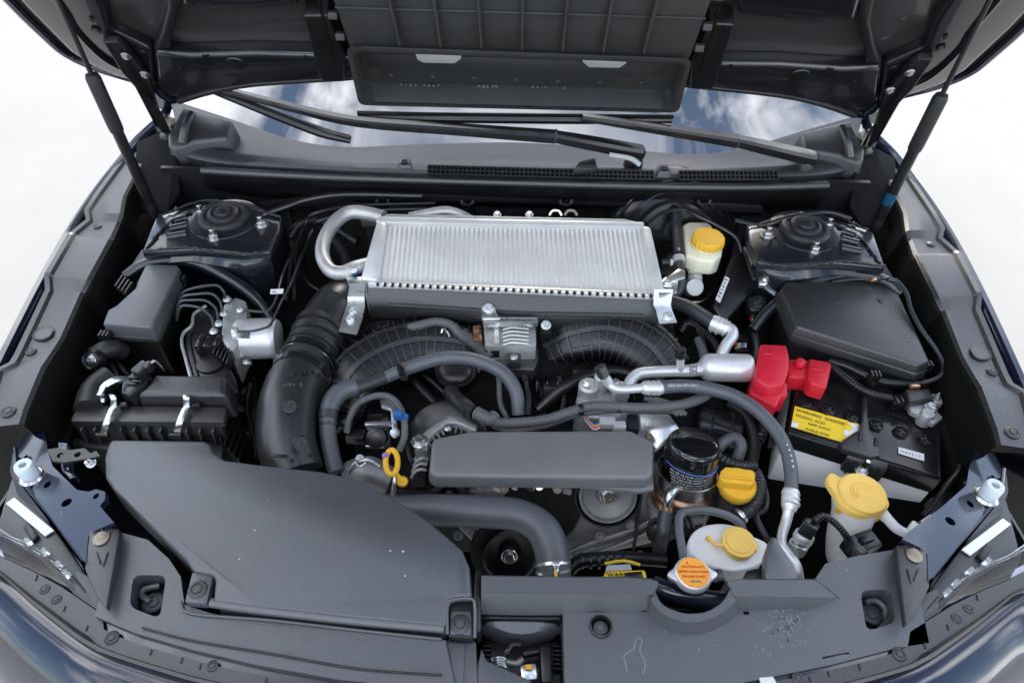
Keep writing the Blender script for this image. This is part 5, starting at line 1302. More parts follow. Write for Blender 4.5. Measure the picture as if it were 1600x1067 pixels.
def fuse_box_right():
    t = thing('main_fuse_box', P(1330, 500, -.22), 'large black fuse box with a flat lid behind the battery', 'fuse box')
    lid = PL([(1228, 440), (1388, 438), (1398, 443), (1453, 564), (1436, 570), (1246, 510), (1222, 452)], -.030)
    c = sum(lid, V()) / len(lid)
    b = B(); b.prism(lid, depth=.016, bevel=.004, seg=3, taper=.03); b.done('lid', 'plastic', t)
    b = B(); b.prism([c + (p - c) * 1.04 + V((0, 0, -.0165)) for p in lid], depth=.016, bevel=.003); b.done('lid_flange', 'plastic', t)
    b = B(); b.prism([c + (p - c) * 1.02 + V((0, -.001, -.034)) for p in lid], depth=.12, bevel=.003, taper=-.08); b.done('case', 'plastic_dark', t)
    for px, py, w_ in ((1447, 572, .02), (1366, 588, .012)):
        b = B(); p = P(px, py, -.045)
        for k in range(3): b.box(p + V((k * .006 - .006, 0, 0)), (.004, .012, .016), None, .001)
        b.done('latch', 'plastic_dark', t)
    b = B(); b.box(P(1376, 470, -.030), (.010, .012, .001), None, .0003); b.done('mould_mark', 'plastic_dark', t)
    for px, py in ((1420, 533), (1378, 478)):
        b = B(); b.lathe(P(px, py, -.030), [(.0022, 0), (.002, .0006)], n=10); b.done('gate_mark', 'plastic_grey', t)
    b = tubepx([(1388, 436, -.012), (1402, 440, -.012), (1416, 458, -.014), (1424, 485, -.02), (1440, 515, -.025), (1462, 545, -.035), (1474, 570, -.05), (1468, 588, -.06), (1440, 598, -.07), (1405, 596, -.075)], 3.2, n=8, sub=6)
    b.done('battery_sense_cable', 'hose_dark', label='black cable running round the outer edge of the large fuse box', cat='cable')
    b = tubepx([(1300, 440, -.015), (1340, 436, -.012), (1365, 438, -.012), (1390, 434, -.012)], 2.2, n=8); b.done('release_cable', 'plastic_gloss', label='thin black cable along the rear edge of the large fuse box', cat='cable')
    b = B(); b.box(P(1365, 437, -.009), (.010, .006, .005), None, .001); b.done('cable_marker', 'copper', label='tiny brass ferrule on the cable behind the large fuse box', cat='ferrule')
fuse_box_right()

# battery: a rectangle turned a little towards the engine
BH = -.10
FL, FR = P(1231, 676, BH), P(1473, 751, BH)
BX = (FR - FL).normalized(); BY = V((-BX.y, BX.x, 0)); BW, BD = (FR - FL).length, .172
def bp(u, v, h=0): return FL + BX * (BW * u) + BY * (BD * v) + V((0, 0, h))
def battery():
    t = thing('battery', bp(.5, .5, -.20), 'car battery with a black lid, grey translucent case and yellow warning label', 'battery')
    b = B(); b.prism([bp(.01, .012, -.032), bp(.99, .012, -.032), bp(.99, .99, -.032), bp(.01, .99, -.032)], depth=.165, bevel=.004, seg=2, taper=-.02); b.done('case', 'battery_case', t)
    b = B(); b.prism([bp(0, 0), bp(1, 0), bp(1, 1), bp(0, 1)], depth=.034, bevel=.0035, seg=3); b.done('lid', 'plastic_gloss', t)
    # recessed line and raised rim
    rim = [bp(.02, .03, .0005), bp(.98, .03, .0005), bp(.98, .97, .0005), bp(.02, .97, .0005)]
    for a, c in zip(rim, rim[1:] + rim[:1]):
        b = B(); b.bar(a, c, .0035, .003, bevel=.001); b.done('rim', 'plastic_gloss', t)
    # two lid panels with the vent plugs
    for k, (px, py) in enumerate(((1256, 630), (1292, 641), (1330, 652), (1368, 665), (1407, 676), (1446, 688))):
        p = P(px, py, BH + .001); r = W(px, py, BH, 10.5)
        b = B(); b.lathe(p, [(r * 1.12, 0), (r * 1.12, .0012), (r, .0014), (r * .98, .004), (r * .82, .0045), (r * .8, .0018), (r * .2, .002)], n=24, wob=lambda a: 1 + .04 * math.copysign(1, math.sin(8 * a))); v = b.done('vent_plug', 'plastic_dark', t)
        b = B(); b.box(p + V((0, 0, .003)), (r * 1.5, r * .3, .003), Matrix.Rotation(R(-20 + 40 * k), 3, 'Z'), .0005); b.box(p + V((0, 0, .003)), (r * .3, r * 1.5, .003), Matrix.Rotation(R(-20 + 40 * k), 3, 'Z'), .0005); b.done('slot', 'plastic_gloss', v)
    # labels
    lab = PL([(1242, 634), (1346, 663), (1342, 671), (1314, 690), (1236, 666)], BH + .0022)
    b = B(); b.prism(lab, depth=.0008, bevel=0); b.done('warning_label', 'label_yellow', t)
    b = B(); b.prism(PL([(1326, 660), (1346, 665), (1343, 672), (1322, 682), (1318, 676)], BH + .0027), depth=.0004, bevel=0); b.done('label_corner', 'label', t)
    b = B(); b.prism(PL([(1238, 659), (1248, 661), (1246, 668), (1236, 666)], BH + .0027), depth=.0004, bevel=0); b.done('label_corner', 'label', t)
    b = B(); b.lathe(P(1325, 667, BH + .003), [(.007, 0), (.0065, .0003)], n=18); b.done('label_dot', 'label_yellow', t)
    for txt, px, py, s_ in (('WARNING  DANGER', 1244, 642, .0082), ('POISON  ACID', 1243, 650, .0070), ('KEEP AWAY', 1262, 663, .0066), ('SHIELD EYES', 1258, 671, .0066)):
        text(txt, P(px, py, BH + .0026), BX, BY, s_, 'ink', t, ext=.0001)
    b = B(); b.prism(PL([(1404, 698), (1444, 709), (1444, 720), (1404, 708)], BH + .0022), depth=.0006, bevel=0); b.done('white_label', 'label', t)
    text('H 0 4 2 1 7', P(1407, 706, BH + .0026), BX, BY, .0062, 'ink_grey', t)
    text('TECHNO', P(1362, 640, BH + .0022), BX, BY, .013, 'plastic_grey', t)
    # hold-down strap from back to front
    t = thing('battery_clamp', bp(.5, .05, -.07), 'black battery clamp strap with a silver hook bolt across the middle of the battery', 'battery clamp')
    strap = PL([(1349, 612), (1357, 613), (1356, 650), (1360, 672), (1374, 692), (1377, 712), (1360, 714), (1318, 701), (1311, 692), (1320, 684), (1342, 674), (1346, 655)], BH + .0115)
    b = B(); b.prism(strap, depth=.011, bevel=.003, seg=2); b.done('strap', 'plastic', t)
    b = B(); b.prism([bp(.40, -.012, .006), bp(.66, -.012, .006), bp(.66, -.07, -.004), bp(.40, -.07, -.004)], depth=.030, bevel=.003); b.done('front_hook', 'plastic', t)
    for u in (.43, .48, .57, .62):
        b = B(); b.prism([bp(u, -.065, .0), bp(u + .012, -.065, .0), bp(u + .012, -.085, -.004), bp(u, -.085, -.004)], depth=.032, bevel=.001); b.done('rib', 'plastic', t)
    b = B(); q = bp(.52, -.085, -.016); b.tube([q + V((0, 0, -.06)), q, q + V((0.001, 0, .024))], .0032, n=10); b.done('hook_bolt', 'steel', t)
    hw('bolt', 'clamp_nut', q + V((0, 0, -.002)), .0075, 'zinc', t, (0, 0, 1))
    for a in ((.455, .10), (.56, .10)):
        b = B(); p = bp(*a, .0125); b.bar(p, p + BY * .016, .005, .004, bevel=.0015); b.done('slot', 'plastic_dark', t)
battery()

def terminal_cover():
    t = thing('terminal_cover', P(1225, 600, -.14), 'bright red plastic cover over the battery plus terminal', 'terminal cover')
    h = -.052
    main = PL([(1188, 536), (1230, 538), (1234, 556), (1234, 575), (1226, 600), (1200, 603), (1180, 590)], h)
    b = B(); b.prism(main, ext=V((-.003, -.010, -.045)), bevel=.005, seg=3); b.done('tower', 'red', t)
    low = PL([(1178, 580), (1222, 590), (1232, 600), (1231, 618), (1222, 618), (1213, 636), (1172, 614)], -.074)
    b = B(); b.prism(low, depth=.04, bevel=.004, seg=3); b.done('skirt', 'red', t)
    b = B(); b.prism(PL([(1230, 560), (1266, 562), (1268, 592), (1232, 588)], -.070), depth=.030, bevel=.004, seg=3); b.done('bridge', 'red', t)
    b = B(); b.prism(PL([(1265, 559), (1298, 565), (1300, 572), (1292, 606), (1268, 599), (1262, 590)], -.060), depth=.030, bevel=.004, seg=3); b.done('cable_end', 'red', t)
    b = B(); b.lathe(P(1249, 570, -.068), [(.009, 0), (.009, .006), (.007, .010), (.003, .011)], n=20); b.done('button', 'red', t)
    for a, c in (((1194, 552), (1206, 553)), ((1206, 548), (1207, 556))):
        b = B(); b.bar(P(*a, h + .002), P(*c, h + .002), .003, .003, bevel=.001); b.done('ridge', 'red', t)
    b = B(); b.box(P(1193, 608, -.076), (.008, .024, .014), None, .001); b.done('side_slot', 'plastic_dark', t)
    b = B(); b.bar(P(1268, 575, -.0585), P(1290, 580, -.0585), .003, .002, bevel=.0008); b.done('ridge', 'red', t)
terminal_cover()

def battery_cables():
    H = lambda label, pts, r, m_='plastic_gloss', name='cable', cat='cable', **k: tubepx(pts, r, n=10, sub=6, **k).done(name, m_, label=label, cat=cat)
    ps = [P(*q) for q in ((1298, 571, -.075), (1316, 586, -.072), (1340, 604, -.07), (1365, 616, -.072), (1392, 622, -.078))]
    B().tube(ps, [S(p, 6) for p in ps], n=10, corr=(.0008, .0045)).done('conduit', 'plastic_gloss', label='ribbed black conduit from the red cover to the plug on the battery', cat='conduit')
    H('smooth black cable above the ribbed conduit, running along the fuse box front', [(1296, 564, -.072), (1325, 573, -.066), (1352, 586, -.066), (1380, 596, -.068), (1420, 600, -.07)], 6)
    b = B(); b.prism(PL([(1362, 575), (1372, 577), (1374, 596), (1366, 600), (1360, 590)], -.055), depth=.03, bevel=.003); b.done('cable_holder', 'plastic_dark', label='black holder clipping the battery cables to the fuse box', cat='clip')
    t = thing('battery_sensor', P(1435, 630, -.1), 'battery minus clamp carrying a black current sensor box', 'battery terminal')
    b = B(); b.prism(PL([(1414, 607), (1452, 607), (1460, 620), (1422, 628)], -.066), depth=.022, bevel=.003); b.done('sensor_box', 'plastic', t)
    b = B(); b.prism(PL([(1393, 617), (1414, 613), (1421, 629), (1396, 631)], -.074), depth=.018, bevel=.003); b.done('plug', 'plastic_dark', t)
    for k in range(2):
        b = B(); b.box(P(1400 + k * 9, 623, -.0725), (.004, .014, .003), None, .0008); b.done('plug_rib', 'plastic_gloss', t)
    b = B(); b.prism(PL([(1420, 632), (1440, 628), (1456, 634), (1474, 652), (1460, 662), (1442, 650), (1424, 642)], -.080), depth=.010, bevel=.002); b.done('clamp', 'alu_cast', t)
    b = B(); b.lathe(P(1446, 652, -.085), [(.012, -.012), (.0105, .010), (.009, .012)], n=24); b.done('post', 'alu_cast', t)
    b = B(); b.lathe(P(1441, 652, -.098), [(.020, 0), (.020, .003), (.014, .006)], n=24); b.done('post_ring', 'plastic_dark', t)
    b = B(); b.prism(PL([(1456, 614), (1470, 616), (1474, 630), (1460, 630)], -.072), depth=.012, bevel=.002); b.done('bus_bar', 'alu_cast', t)
    hw('bolt', 'clamp_bolt', P(1454, 637, -.078), .0075, 'zinc', t); hw('stud', 'bar_stud', P(1464, 620, -.070), .004, 'steel', t)
    b = B(); b.box(P(1429, 603, -.062), (.016, .007, .006), None, .001); b.done('crimp_eye', 'copper', t)
battery_cables()

def air_con():
    G = lambda pts, r, name, m_, t, **k: tubepx(pts, r, n=18, sub=7, **k).done(name, m_, t, smooth=60)
    t = thing('suction_line', P(1130, 575, -.15), 'aluminium air conditioning pipe with a fat silver muffler cylinder', 'air conditioning pipe')
    G([(1046, 470, -.075), (1075, 480, -.07), (1100, 495, -.068), (1118, 508, -.068)], 11, 'hose', 'hose_dark', t)
    G([(1112, 504, -.068), (1122, 508, -.068), (1138, 514, -.068)], [13, 13.5, 12], 'crimp', 'alu', t)
    for a, c in (((1116, 506), (1118, 507)), ((1124, 509.5), (1126, 510.5)), ((1131, 512), (1133, 512.5))):
        G([(*a, -.068), (*c, -.068)], 14.6, 'crimp_ring', 'alu', t)
    G([(1132, 510, -.068), (1143, 516, -.068), (1144, 526, -.072), (1134, 540, -.08), (1128, 556, -.09), (1130, 568, -.10)], 9, 'elbow', 'alu', t)
    a = P(1098, 574, -.08); c = P(1173, 575, -.08); d = (c - a).normalized(); l = (c - a).length; r = W(1135, 574, -.08, 22)
    b = B(); b.lathe(a, [(r * .45, -.006), (r * .8, 0), (r * .97, .005), (r, .010), (r, l - .008), (r * .97, l - .003), (r * .88, l), (r * .2, l + .001)], d, 40); b.done('muffler', 'alu', t, smooth=50)
    G([(1104, 575, -.08), (1078, 579, -.08), (1046, 580, -.08), (1018, 581, -.082), (998, 584, -.084), (986, 594, -.088), (980, 608, -.095)], [11, 10, 9, 9, 9, 9, 9], 'pipe', 'alu', t)
    text('3M', P(1076, 577, -.0715), V((1, 0, 0)), V((0, .6, .8)), .011, 'ink', t); text('3M', P(1076, 584, -.0745), V((1, 0, 0)), V((0, .8, .6)), .011, 'ink', t)
    G([(1063, 578, -.075), (1063, 566, -.06), (1063, 560, -.052)], [6, 6, 6], 'service_port', 'alu', t)
    G([(1063, 558, -.05), (1064, 545, -.035)], [8, 8.5], 'port_cap', 'plastic_gloss', t)
    t = thing('discharge_line', P(1215, 690, -.2), 'grey air conditioning hose sweeping in a wide arc past the battery', 'air conditioning hose')
    G([(946, 588, -.06), (950, 598, -.065), (960, 606, -.07), (975, 608, -.072), (1005, 606, -.072)], [6, 6.5, 7, 7, 7], 'pipe', 'alu', t)
    G([(950, 597, -.062), (944, 588, -.05)], [8, 8], 'port_nut', 'alu', t)
    G([(944, 587, -.048), (937, 573, -.034)], [9.5, 9.5], 'port_cap', 'plastic_grey', t)
    G([(1002, 606, -.072), (1008, 606, -.072), (1030, 606, -.072), (1036, 606, -.072)], [8, 11, 11, 9.5], 'crimp', 'alu', t)
    for px in (1012, 1020, 1028): G([(px, 606, -.072), (px + 2.4, 606, -.072)], 12, 'crimp_ring', 'alu', t)
    pts = [(1032, 605, -.072), (1070, 603, -.068), (1110, 608, -.064), (1150, 620, -.06), (1185, 643, -.058), (1212, 672, -.06), (1229, 704, -.065), (1236, 738, -.072), (1236, 772, -.08)]
    G(pts, 10.5, 'hose', 'hose', t)
    path = curve([P(*p) for p in pts], 8); 
    for txt, k0 in (('SUNTRON  R134a', 4), ('JDK3', 40)):
        a = path[k0]; c = path[min(k0 + 6, len(path) - 1)]
    text('RED-EX-DM-G6-13K4PG', P(1044, 604.5, -.0575), V((1, .05, 0)), V((0, 1, .3)), .0065, 'ink_white', t)
    for k in range(10, 55, 2):
        a = path[k]; d = (path[k + 1] - a).normalized(); s = d.cross(V((0, -.5, .86))).normalized()
        o = a + V((0, -.5, .86)) * .0103
        b = B(); b.bar(o - d * .0014, o + d * .0014, .0022, .0006, V((0, -.5, .86)), 0); b.done('printed_dot', 'ink_white', t)
    G([(1236, 762, -.078), (1235.5, 768, -.08), (1234, 788, -.085), (1233, 798, -.088)], [10, 13, 13, 10], 'crimp', 'alu', t)
    for py in (770, 778, 786): G([(1235.5, py, -.0805), (1235.3, py + 2.4, -.081)], 14, 'crimp_ring', 'alu', t)
    G([(1233, 794, -.087), (1229, 812, -.095), (1222, 836, -.10), (1222, 852, -.10), (1232, 866, -.10), (1244, 882, -.10), (1249, 905, -.11), (1250, 930, -.14)], [8.5, 8, 7.5, 7.5, 7.5, 7.5, 7.5, 7.5], 'lower_pipe', 'alu', t)
    t = thing('compressor', P(930, 640, -.22), 'cast aluminium compressor top with bolted pipe flange in the engine centre', 'compressor')
    b = B(); b.prism(PL([(900, 618), (918, 602), (950, 598), (980, 612), (984, 640), (960, 655), (905, 650)], -.11), depth=.08, bevel=.008, seg=3); b.done('housing', 'alu_cast', t)
    b = B(); b.lathe(P(920, 602, -.092), [(.017, -.03), (.017, .0), (.013, .004)], n=24); b.done('boss', 'alu_cast', t)
    b = B(); b.lathe(P(939, 594, -.085), [(.012, -.03), (.012, .01), (.009, .013)], n=20); b.done('boss', 'alu_cast', t)
    b = B(); b.prism(PL([(952, 590), (980, 596), (986, 612), (960, 616)], -.088), depth=.02, bevel=.004); b.done('pipe_flange', 'alu_cast', t)
    hw('bolt', 'flange_bolt', P(917, 598, -.088), .0062, 'zinc', t); hw('bolt', 'flange_bolt', P(962, 598, -.086), .006, 'steel', t)
    b = B(); b.prism(PL([(998, 645, -.13), (1046, 646, -.125), (1062, 668, -.13), (1024, 702, -.15), (1000, 680, -.15)]), depth=.012, bevel=.003); b.done('zinc_plate', 'zinc', t)
    hw('bolt', 'plate_bolt', P(1014, 684, -.13), .006, 'rust', t)
    for k in range(3):
        b = tubepx([(1006 + 8 * k, 622, -.12), (1035 + 8 * k, 632, -.125), (1060 + 6 * k, 648, -.13)], 4, n=8); b.done('side_rib', 'alu_dark', t)
air_con()

def right_hoses():
    H = lambda label, pts, r, m_='hose', name='hose', cat='hose', **k: tubepx(pts, r, n=14, sub=7, **k).done(name, m_, label=label, cat=cat, smooth=60)
    def C(label, pts, r, m_='conduit', per=.0065, amp=.0014):
        ps = [P(*q) for q in pts]; B().tube(ps, [S(p, r) for p in ps], n=14, sub=7, corr=(amp, per)).done('corrugated_hose', m_, label=label, cat='hose')
    H('grey hose bent like a hook right of the oil filter', [(1122, 700, -.13), (1135, 688, -.12), (1150, 684, -.118), (1158, 696, -.12), (1152, 716, -.135)], 9)
    C('dark corrugated hose just behind the orange oil cap', [(1122, 714, -.12), (1138, 722, -.118), (1160, 727, -.118), (1182, 728, -.12)], 7, 'hose_dark')
    C('dark corrugated hose curving down right of the orange oil cap', [(1178, 738, -.135), (1186, 756, -.13), (1183, 778, -.13), (1172, 795, -.135), (1156, 808, -.14)], 10, 'hose_dark')
    H('slim dark hose behind the corrugated hose by the battery', [(1188, 745, -.15), (1197, 775, -.15), (1195, 795, -.15), (1182, 806, -.155), (1192, 830, -.16), (1204, 850, -.17)], 5, 'hose_dark')
    b = B(); b.lathe(P(1157, 806, -.14), [(.013, -.003), (.014, 0), (.013, .003)], (P(1157, 806, -.14) - P(1172, 795, -.135)).normalized(), 18); b.done('hose_clip', 'zinc', label='bright clip on the end of the corrugated hose near the white tank', cat='hose clip')
    # black shapes in the depth right of the oil filter
    t = thing('starter_motor', P(1120, 650, -.3), 'glossy black motor body deep behind the oil filter', 'motor')
    b = B(); b.lathe(P(1085, 660, -.17), [(.03, 0), (.034, .004), (.034, .07), (.03, .075)], (.9, -.2, -.1), 26); b.done('body', 'plastic_gloss', t)
    for k in (.02, .055):
        b = B(); b.lathe(P(1085, 660, -.17) + V((.9, -.2, -.1)).normalized() * k, [(.0352, 0), (.0365, .002), (.0352, .004)], (.9, -.2, -.1), 26); b.done('band', 'steel_black', t)
    C('black corrugated tube beside the battery, below the arc of the grey hose', [(1180, 625, -.14), (1192, 650, -.15), (1190, 676, -.17), (1178, 700, -.2)], 8, 'plastic_gloss')
    H('dark pipe dropping between the grey arc hose and the engine', [(1068, 480, -.12), (1080, 500, -.12), (1092, 520, -.13), (1100, 545, -.14)], 6, 'plastic_dark', 'pipe', 'pipe')
    H('pale grey connector on a dark hose above the muffler', [(1090, 530, -.10), (1098, 548, -.10), (1100, 560, -.10)], [6, 7, 7], 'conduit', 'connector', 'connector')
    # fuel rail / ignition coil clutter between runner and muffler
    t = thing('coil_bracket', P(1050, 520, -.16), 'black bracket and coil cap just below the right end of the intercooler', 'bracket')
    b = B(); b.prism(PL([(1016, 502), (1052, 504), (1056, 524), (1022, 526)], -.10), depth=.03, bevel=.004); b.done('coil_cap', 'plastic_dark', t)
    b = B(); b.prism(PL([(1020, 534), (1058, 532), (1062, 570), (1050, 572), (1044, 545), (1022, 546)], -.125), depth=.006, bevel=.001); b.done('plate', 'plastic_dark', t)
    b = B(); b.box(P(1058, 540, -.12), (.004, .03, .01), None, .001); b.done('edge', 'rust', t)
right_hoses()

def oil_filter():
    t = thing('oil_filter', P(1080, 790, -.22), 'glossy black spin-on oil filter with small white print in a metal cup', 'oil filter')
    ax = V((.06, .26, .96)).normalized()
    top = P(1086, 690, -.060)
    r = S(top, 43)
    base = top - ax * .062
    flute = lambda a: 1 + .012 * math.copysign(1, math.sin(7 * a)) 
    b = B(); b.lathe(base, [(r * .95, 0), (r * .97, .002), (r * .97, .034), (r * .985, .036), (r * .985, .038), (r * .975, .040), (r * .98, .054), (r * .94, .059), (r * .88, .0615), (r * .84, .0605), (r * .80, .061), (r * .3, .0625), (r * .05, .0625)], ax, 64); b.done('can', 'lacquer', t, smooth=50)
    u = V((1, 0, 0)); u = (u - ax * u.dot(ax)).normalized(); v = ax.cross(u)
    # fluted grip facets at the top edge
    for k in range(14):
        a = 2 * math.pi * k / 14; d = u * math.cos(a) + v * math.sin(a)
        b = B(); b.bar(base + d * (r * .975) + ax * .0405, base + d * (r * .975) + ax * .053, .007, .0016, d, .0005); b.done('grip_facet', 'lacquer', t)
    # print: a blue line and five rows of small white words wrapped round the can
    def wrap(txt, z, size, a0, m_):
        cu = bpy.data.curves.new('print', 'FONT'); cu.body = txt; cu.size = size; cu.resolution_u = 1
        tmp = bpy.data.objects.new('tmp', cu); col.objects.link(tmp); bpy.context.view_layer.update()
        me = bpy.data.meshes.new_from_object(tmp.evaluated_get(bpy.context.evaluated_depsgraph_get())); bpy.data.objects.remove(tmp)
        rr = r * .97 + .0006
        for q in me.vertices:
            a = a0 + q.co.x / rr; d = u * math.cos(a) + v * math.sin(a)
            q.co = base + d * rr + ax * (z + q.co.y) - wl[t]
        me.materials.clear(); me.materials.append(M[m_]); o = bpy.data.objects.new('lettering', me); col.objects.link(o); o.parent = t
    rows = ('GENUINE OIL FILTER  DO NOT OVERTIGHTEN', 'APPLY OIL TO THE GASKET AND TURN', 'ONE TURN AFTER GASKET CONTACTS', 'CHECK FOR LEAKS WITH ENGINE RUN', 'REPLACE EVERY 10000 KM   MADE', 'OIL FILTER   JAPAN  1 5 2')
    for k, s in enumerate(rows): wrap(s, .0245 - k * .0050, .0042, R(-150 + k * 3), 'ink_white')
    b = B(); ring = [base + (u * math.cos(a) + v * math.sin(a)) * (r * .97 + .0004) + ax * (.0305 + .0015 * math.sin(2 * a)) for a in [R(-165 + k * 150 / 30) for k in range(31)]]
    b.tube(ring, .0007, n=6, sub=1); b.done('printed_line', 'wire_blue', t)
    b = B(); rr = r * .97 + .0004
    b.loft([[base + (u * math.cos(a) + v * math.sin(a)) * rr + ax * z for z in (.003, .012, .020, .027)] for a in [R(-28 + k * 4) for k in range(8)]], False, False); b.done('orange_patch', 'orange', t)
    # cup and cooler
    b = B(); b.lathe(base, [(r * .9, -.022), (r * 1.06, -.02), (r * 1.12, -.012), (r * 1.12, .003), (r * 1.14, .006), (r * 1.10, .0065), (r * 1.04, .002), (r * .98, -.002)], ax, 56); b.done('cup', 'steel', t, smooth=50)
    b = B(); b.lathe(base, [(r * .95, -.058), (r * 1.10, -.055), (r * 1.13, -.048), (r * 1.10, -.044), (r * 1.10, -.036), (r * 1.14, -.034), (r * 1.14, -.030), (r * 1.06, -.026), (r * 1.0, -.022)], ax, 56); b.done('oil_cooler', 'copper', t, smooth=50)
    b = B(); b.lathe(base, [(r * 1.0, -.085), (r * 1.16, -.08), (r * 1.18, -.062), (r * .9, -.058)], ax, 48); b.done('mount', 'alu_cast', t, smooth=50)
    tubepx([(1060, 762, -.105), (1050, 768, -.10), (1045, 780, -.105), (1042, 797, -.12)], [8, 8, 7.5, 7], n=16, sub=6).done('cooler_pipe', 'steel', t, smooth=60)
    tubepx([(1043, 790, -.115), (1042, 800, -.122)], [9, 9], n=16, sub=2).done('pipe_band', 'copper', t)
    b = tubepx([(1041, 800, -.122), (1038, 818, -.13), (1036, 836, -.14), (1030, 860, -.17)], [10.5, 11, 11, 11], n=16, sub=6); b.done('cooler_hose', 'hose_dark', label='short dark hose on the bent pipe in front of the oil filter', cat='hose')
    t = thing('valve_cluster', P(1030, 830, -.25), 'black round valve and plug low in front of the oil filter', 'valve')
    b = B(); b.lathe(P(1028, 832, -.15), [(.016, -.03), (.017, 0), (.013, .005), (.006, .006)], (-.2, -.7, .7), 22); b.done('valve', 'plastic_gloss', t)
    b = B(); b.box(P(1062, 815, -.15), (.06, .035, .03), Matrix.Rotation(R(12), 3, 'Z'), .004); b.done('plug', 'plastic_dark', t)
    for k in range(4):
        b = B(); b.box(P(1052 + k * 9, 812, -.133), (.003, .03, .004), Matrix.Rotation(R(12), 3, 'Z'), .001); b.done('plug_rib', 'plastic_gloss', t)
oil_filter()

def oil_cap():
    t = thing('oil_filler', P(1150, 800, -.2), 'orange yellow oil filler cap with a raised grip on a dark neck', 'oil filler')
    ax = V((0, -.12, 1)).normalized(); c = P(1151, 760, -.115); r = S(c, 28)
    b = B(); b.lathe(c, [(r * .8, -.05), (r * .82, -.012), (r * .95, -.010), (r * .95, -.004)], ax, 28); b.done('neck', 'hose_dark', t)
    b = B(); b.lathe(c, [(r * .96, -.006), (r * 1.02, -.004), (r * 1.04, .004), (r * 1.02, .009), (r * .94, .012), (r * .3, .0125)], ax, 40); k = b.done('cap', 'yellow', t, smooth=50)
    g = [P(1126, 735, -.085), P(1134, 728, -.085), P(1176, 733, -.085), P(1181, 738, -.085), P(1180, 752, -.088), P(1176, 757, -.088), P(1130, 752, -.088), P(1124, 746, -.088)]
    b = B(); b.prism(g, depth=.020, bevel=.003, seg=3); b.done('grip', 'yellow', t)
    b = B(); b.bar(P(1130, 744, -.0845), P(1176, 749, -.0845), .003, .003, bevel=.001); b.done('grip_ridge', 'yellow', t)
oil_cap()

def coolant_tank():
    t = thing('coolant_tank', P(1135, 860, -.25), 'white coolant reserve tank with a yellow flip cap in front of the engine', 'reservoir')
    top = PL([(1074, 846), (1082, 830), (1100, 819), (1128, 816), (1160, 822), (1174, 836), (1200, 846), (1203, 860), (1186, 884), (1150, 893), (1120, 888), (1090, 876), (1076, 862)], -.105)
    b = B(); b.prism(rounded(top, .010, 3), depth=.09, bevel=.014, seg=4, taper=-.04); b.done('tank', 'white', t, smooth=50)
    c = P(1152, 852, -.098); r = S(c, 26)
    b = B(); b.lathe(c, [(r * .8, -.01), (r * .85, .004)], n=28); b.done('neck', 'white', t)
    pts = [c + V((math.cos(a) * r, math.sin(a) * r, .010)) for a in [R(40 + k * 280 / 24) for k in range(25)]] + [P(1184, 850, -.087), P(1185, 860, -.087)]
    pts = [c + V((math.cos(a) * r, math.sin(a) * r, .011)) for a in [R(25 + k * 310 / 26) for k in range(27)]] + [P(1182, 861, -.087), P(1185, 856, -.087), P(1184, 848, -.087), P(1179, 845, -.087)]
    b = B(); b.prism(pts, depth=.009, bevel=.0025, seg=3); b.done('cap', 'yellow_pale', t, smooth=40)
    b = B(); b.lathe(c + V((0, 0, .011)), [(r * .78, 0), (r * .76, .0012), (r * .2, .0014)], n=30); b.done('cap_disc', 'yellow_pale', t)
    tubepx([(1134, 851, -.090), (1120, 851, -.092), (1110, 844, -.096), (1106, 840, -.10)], [3, 3, 3, 4.5], n=10).done('cap_strap', 'yellow_pale', t)
    b = tubepx([(1072, 895, -.075), (1066, 860, -.075), (1061, 825, -.072), (1064, 803, -.072), (1082, 797, -.072), (1110, 798, -.074), (1138, 806, -.08), (1156, 818, -.088), (1162, 834, -.10)], 6.6, n=14, sub=7)
    b.done('overflow_hose', 'hose', label='dark overflow hose looping from the radiator cap neck over to the white tank', cat='hose', smooth=60)
coolant_tank()

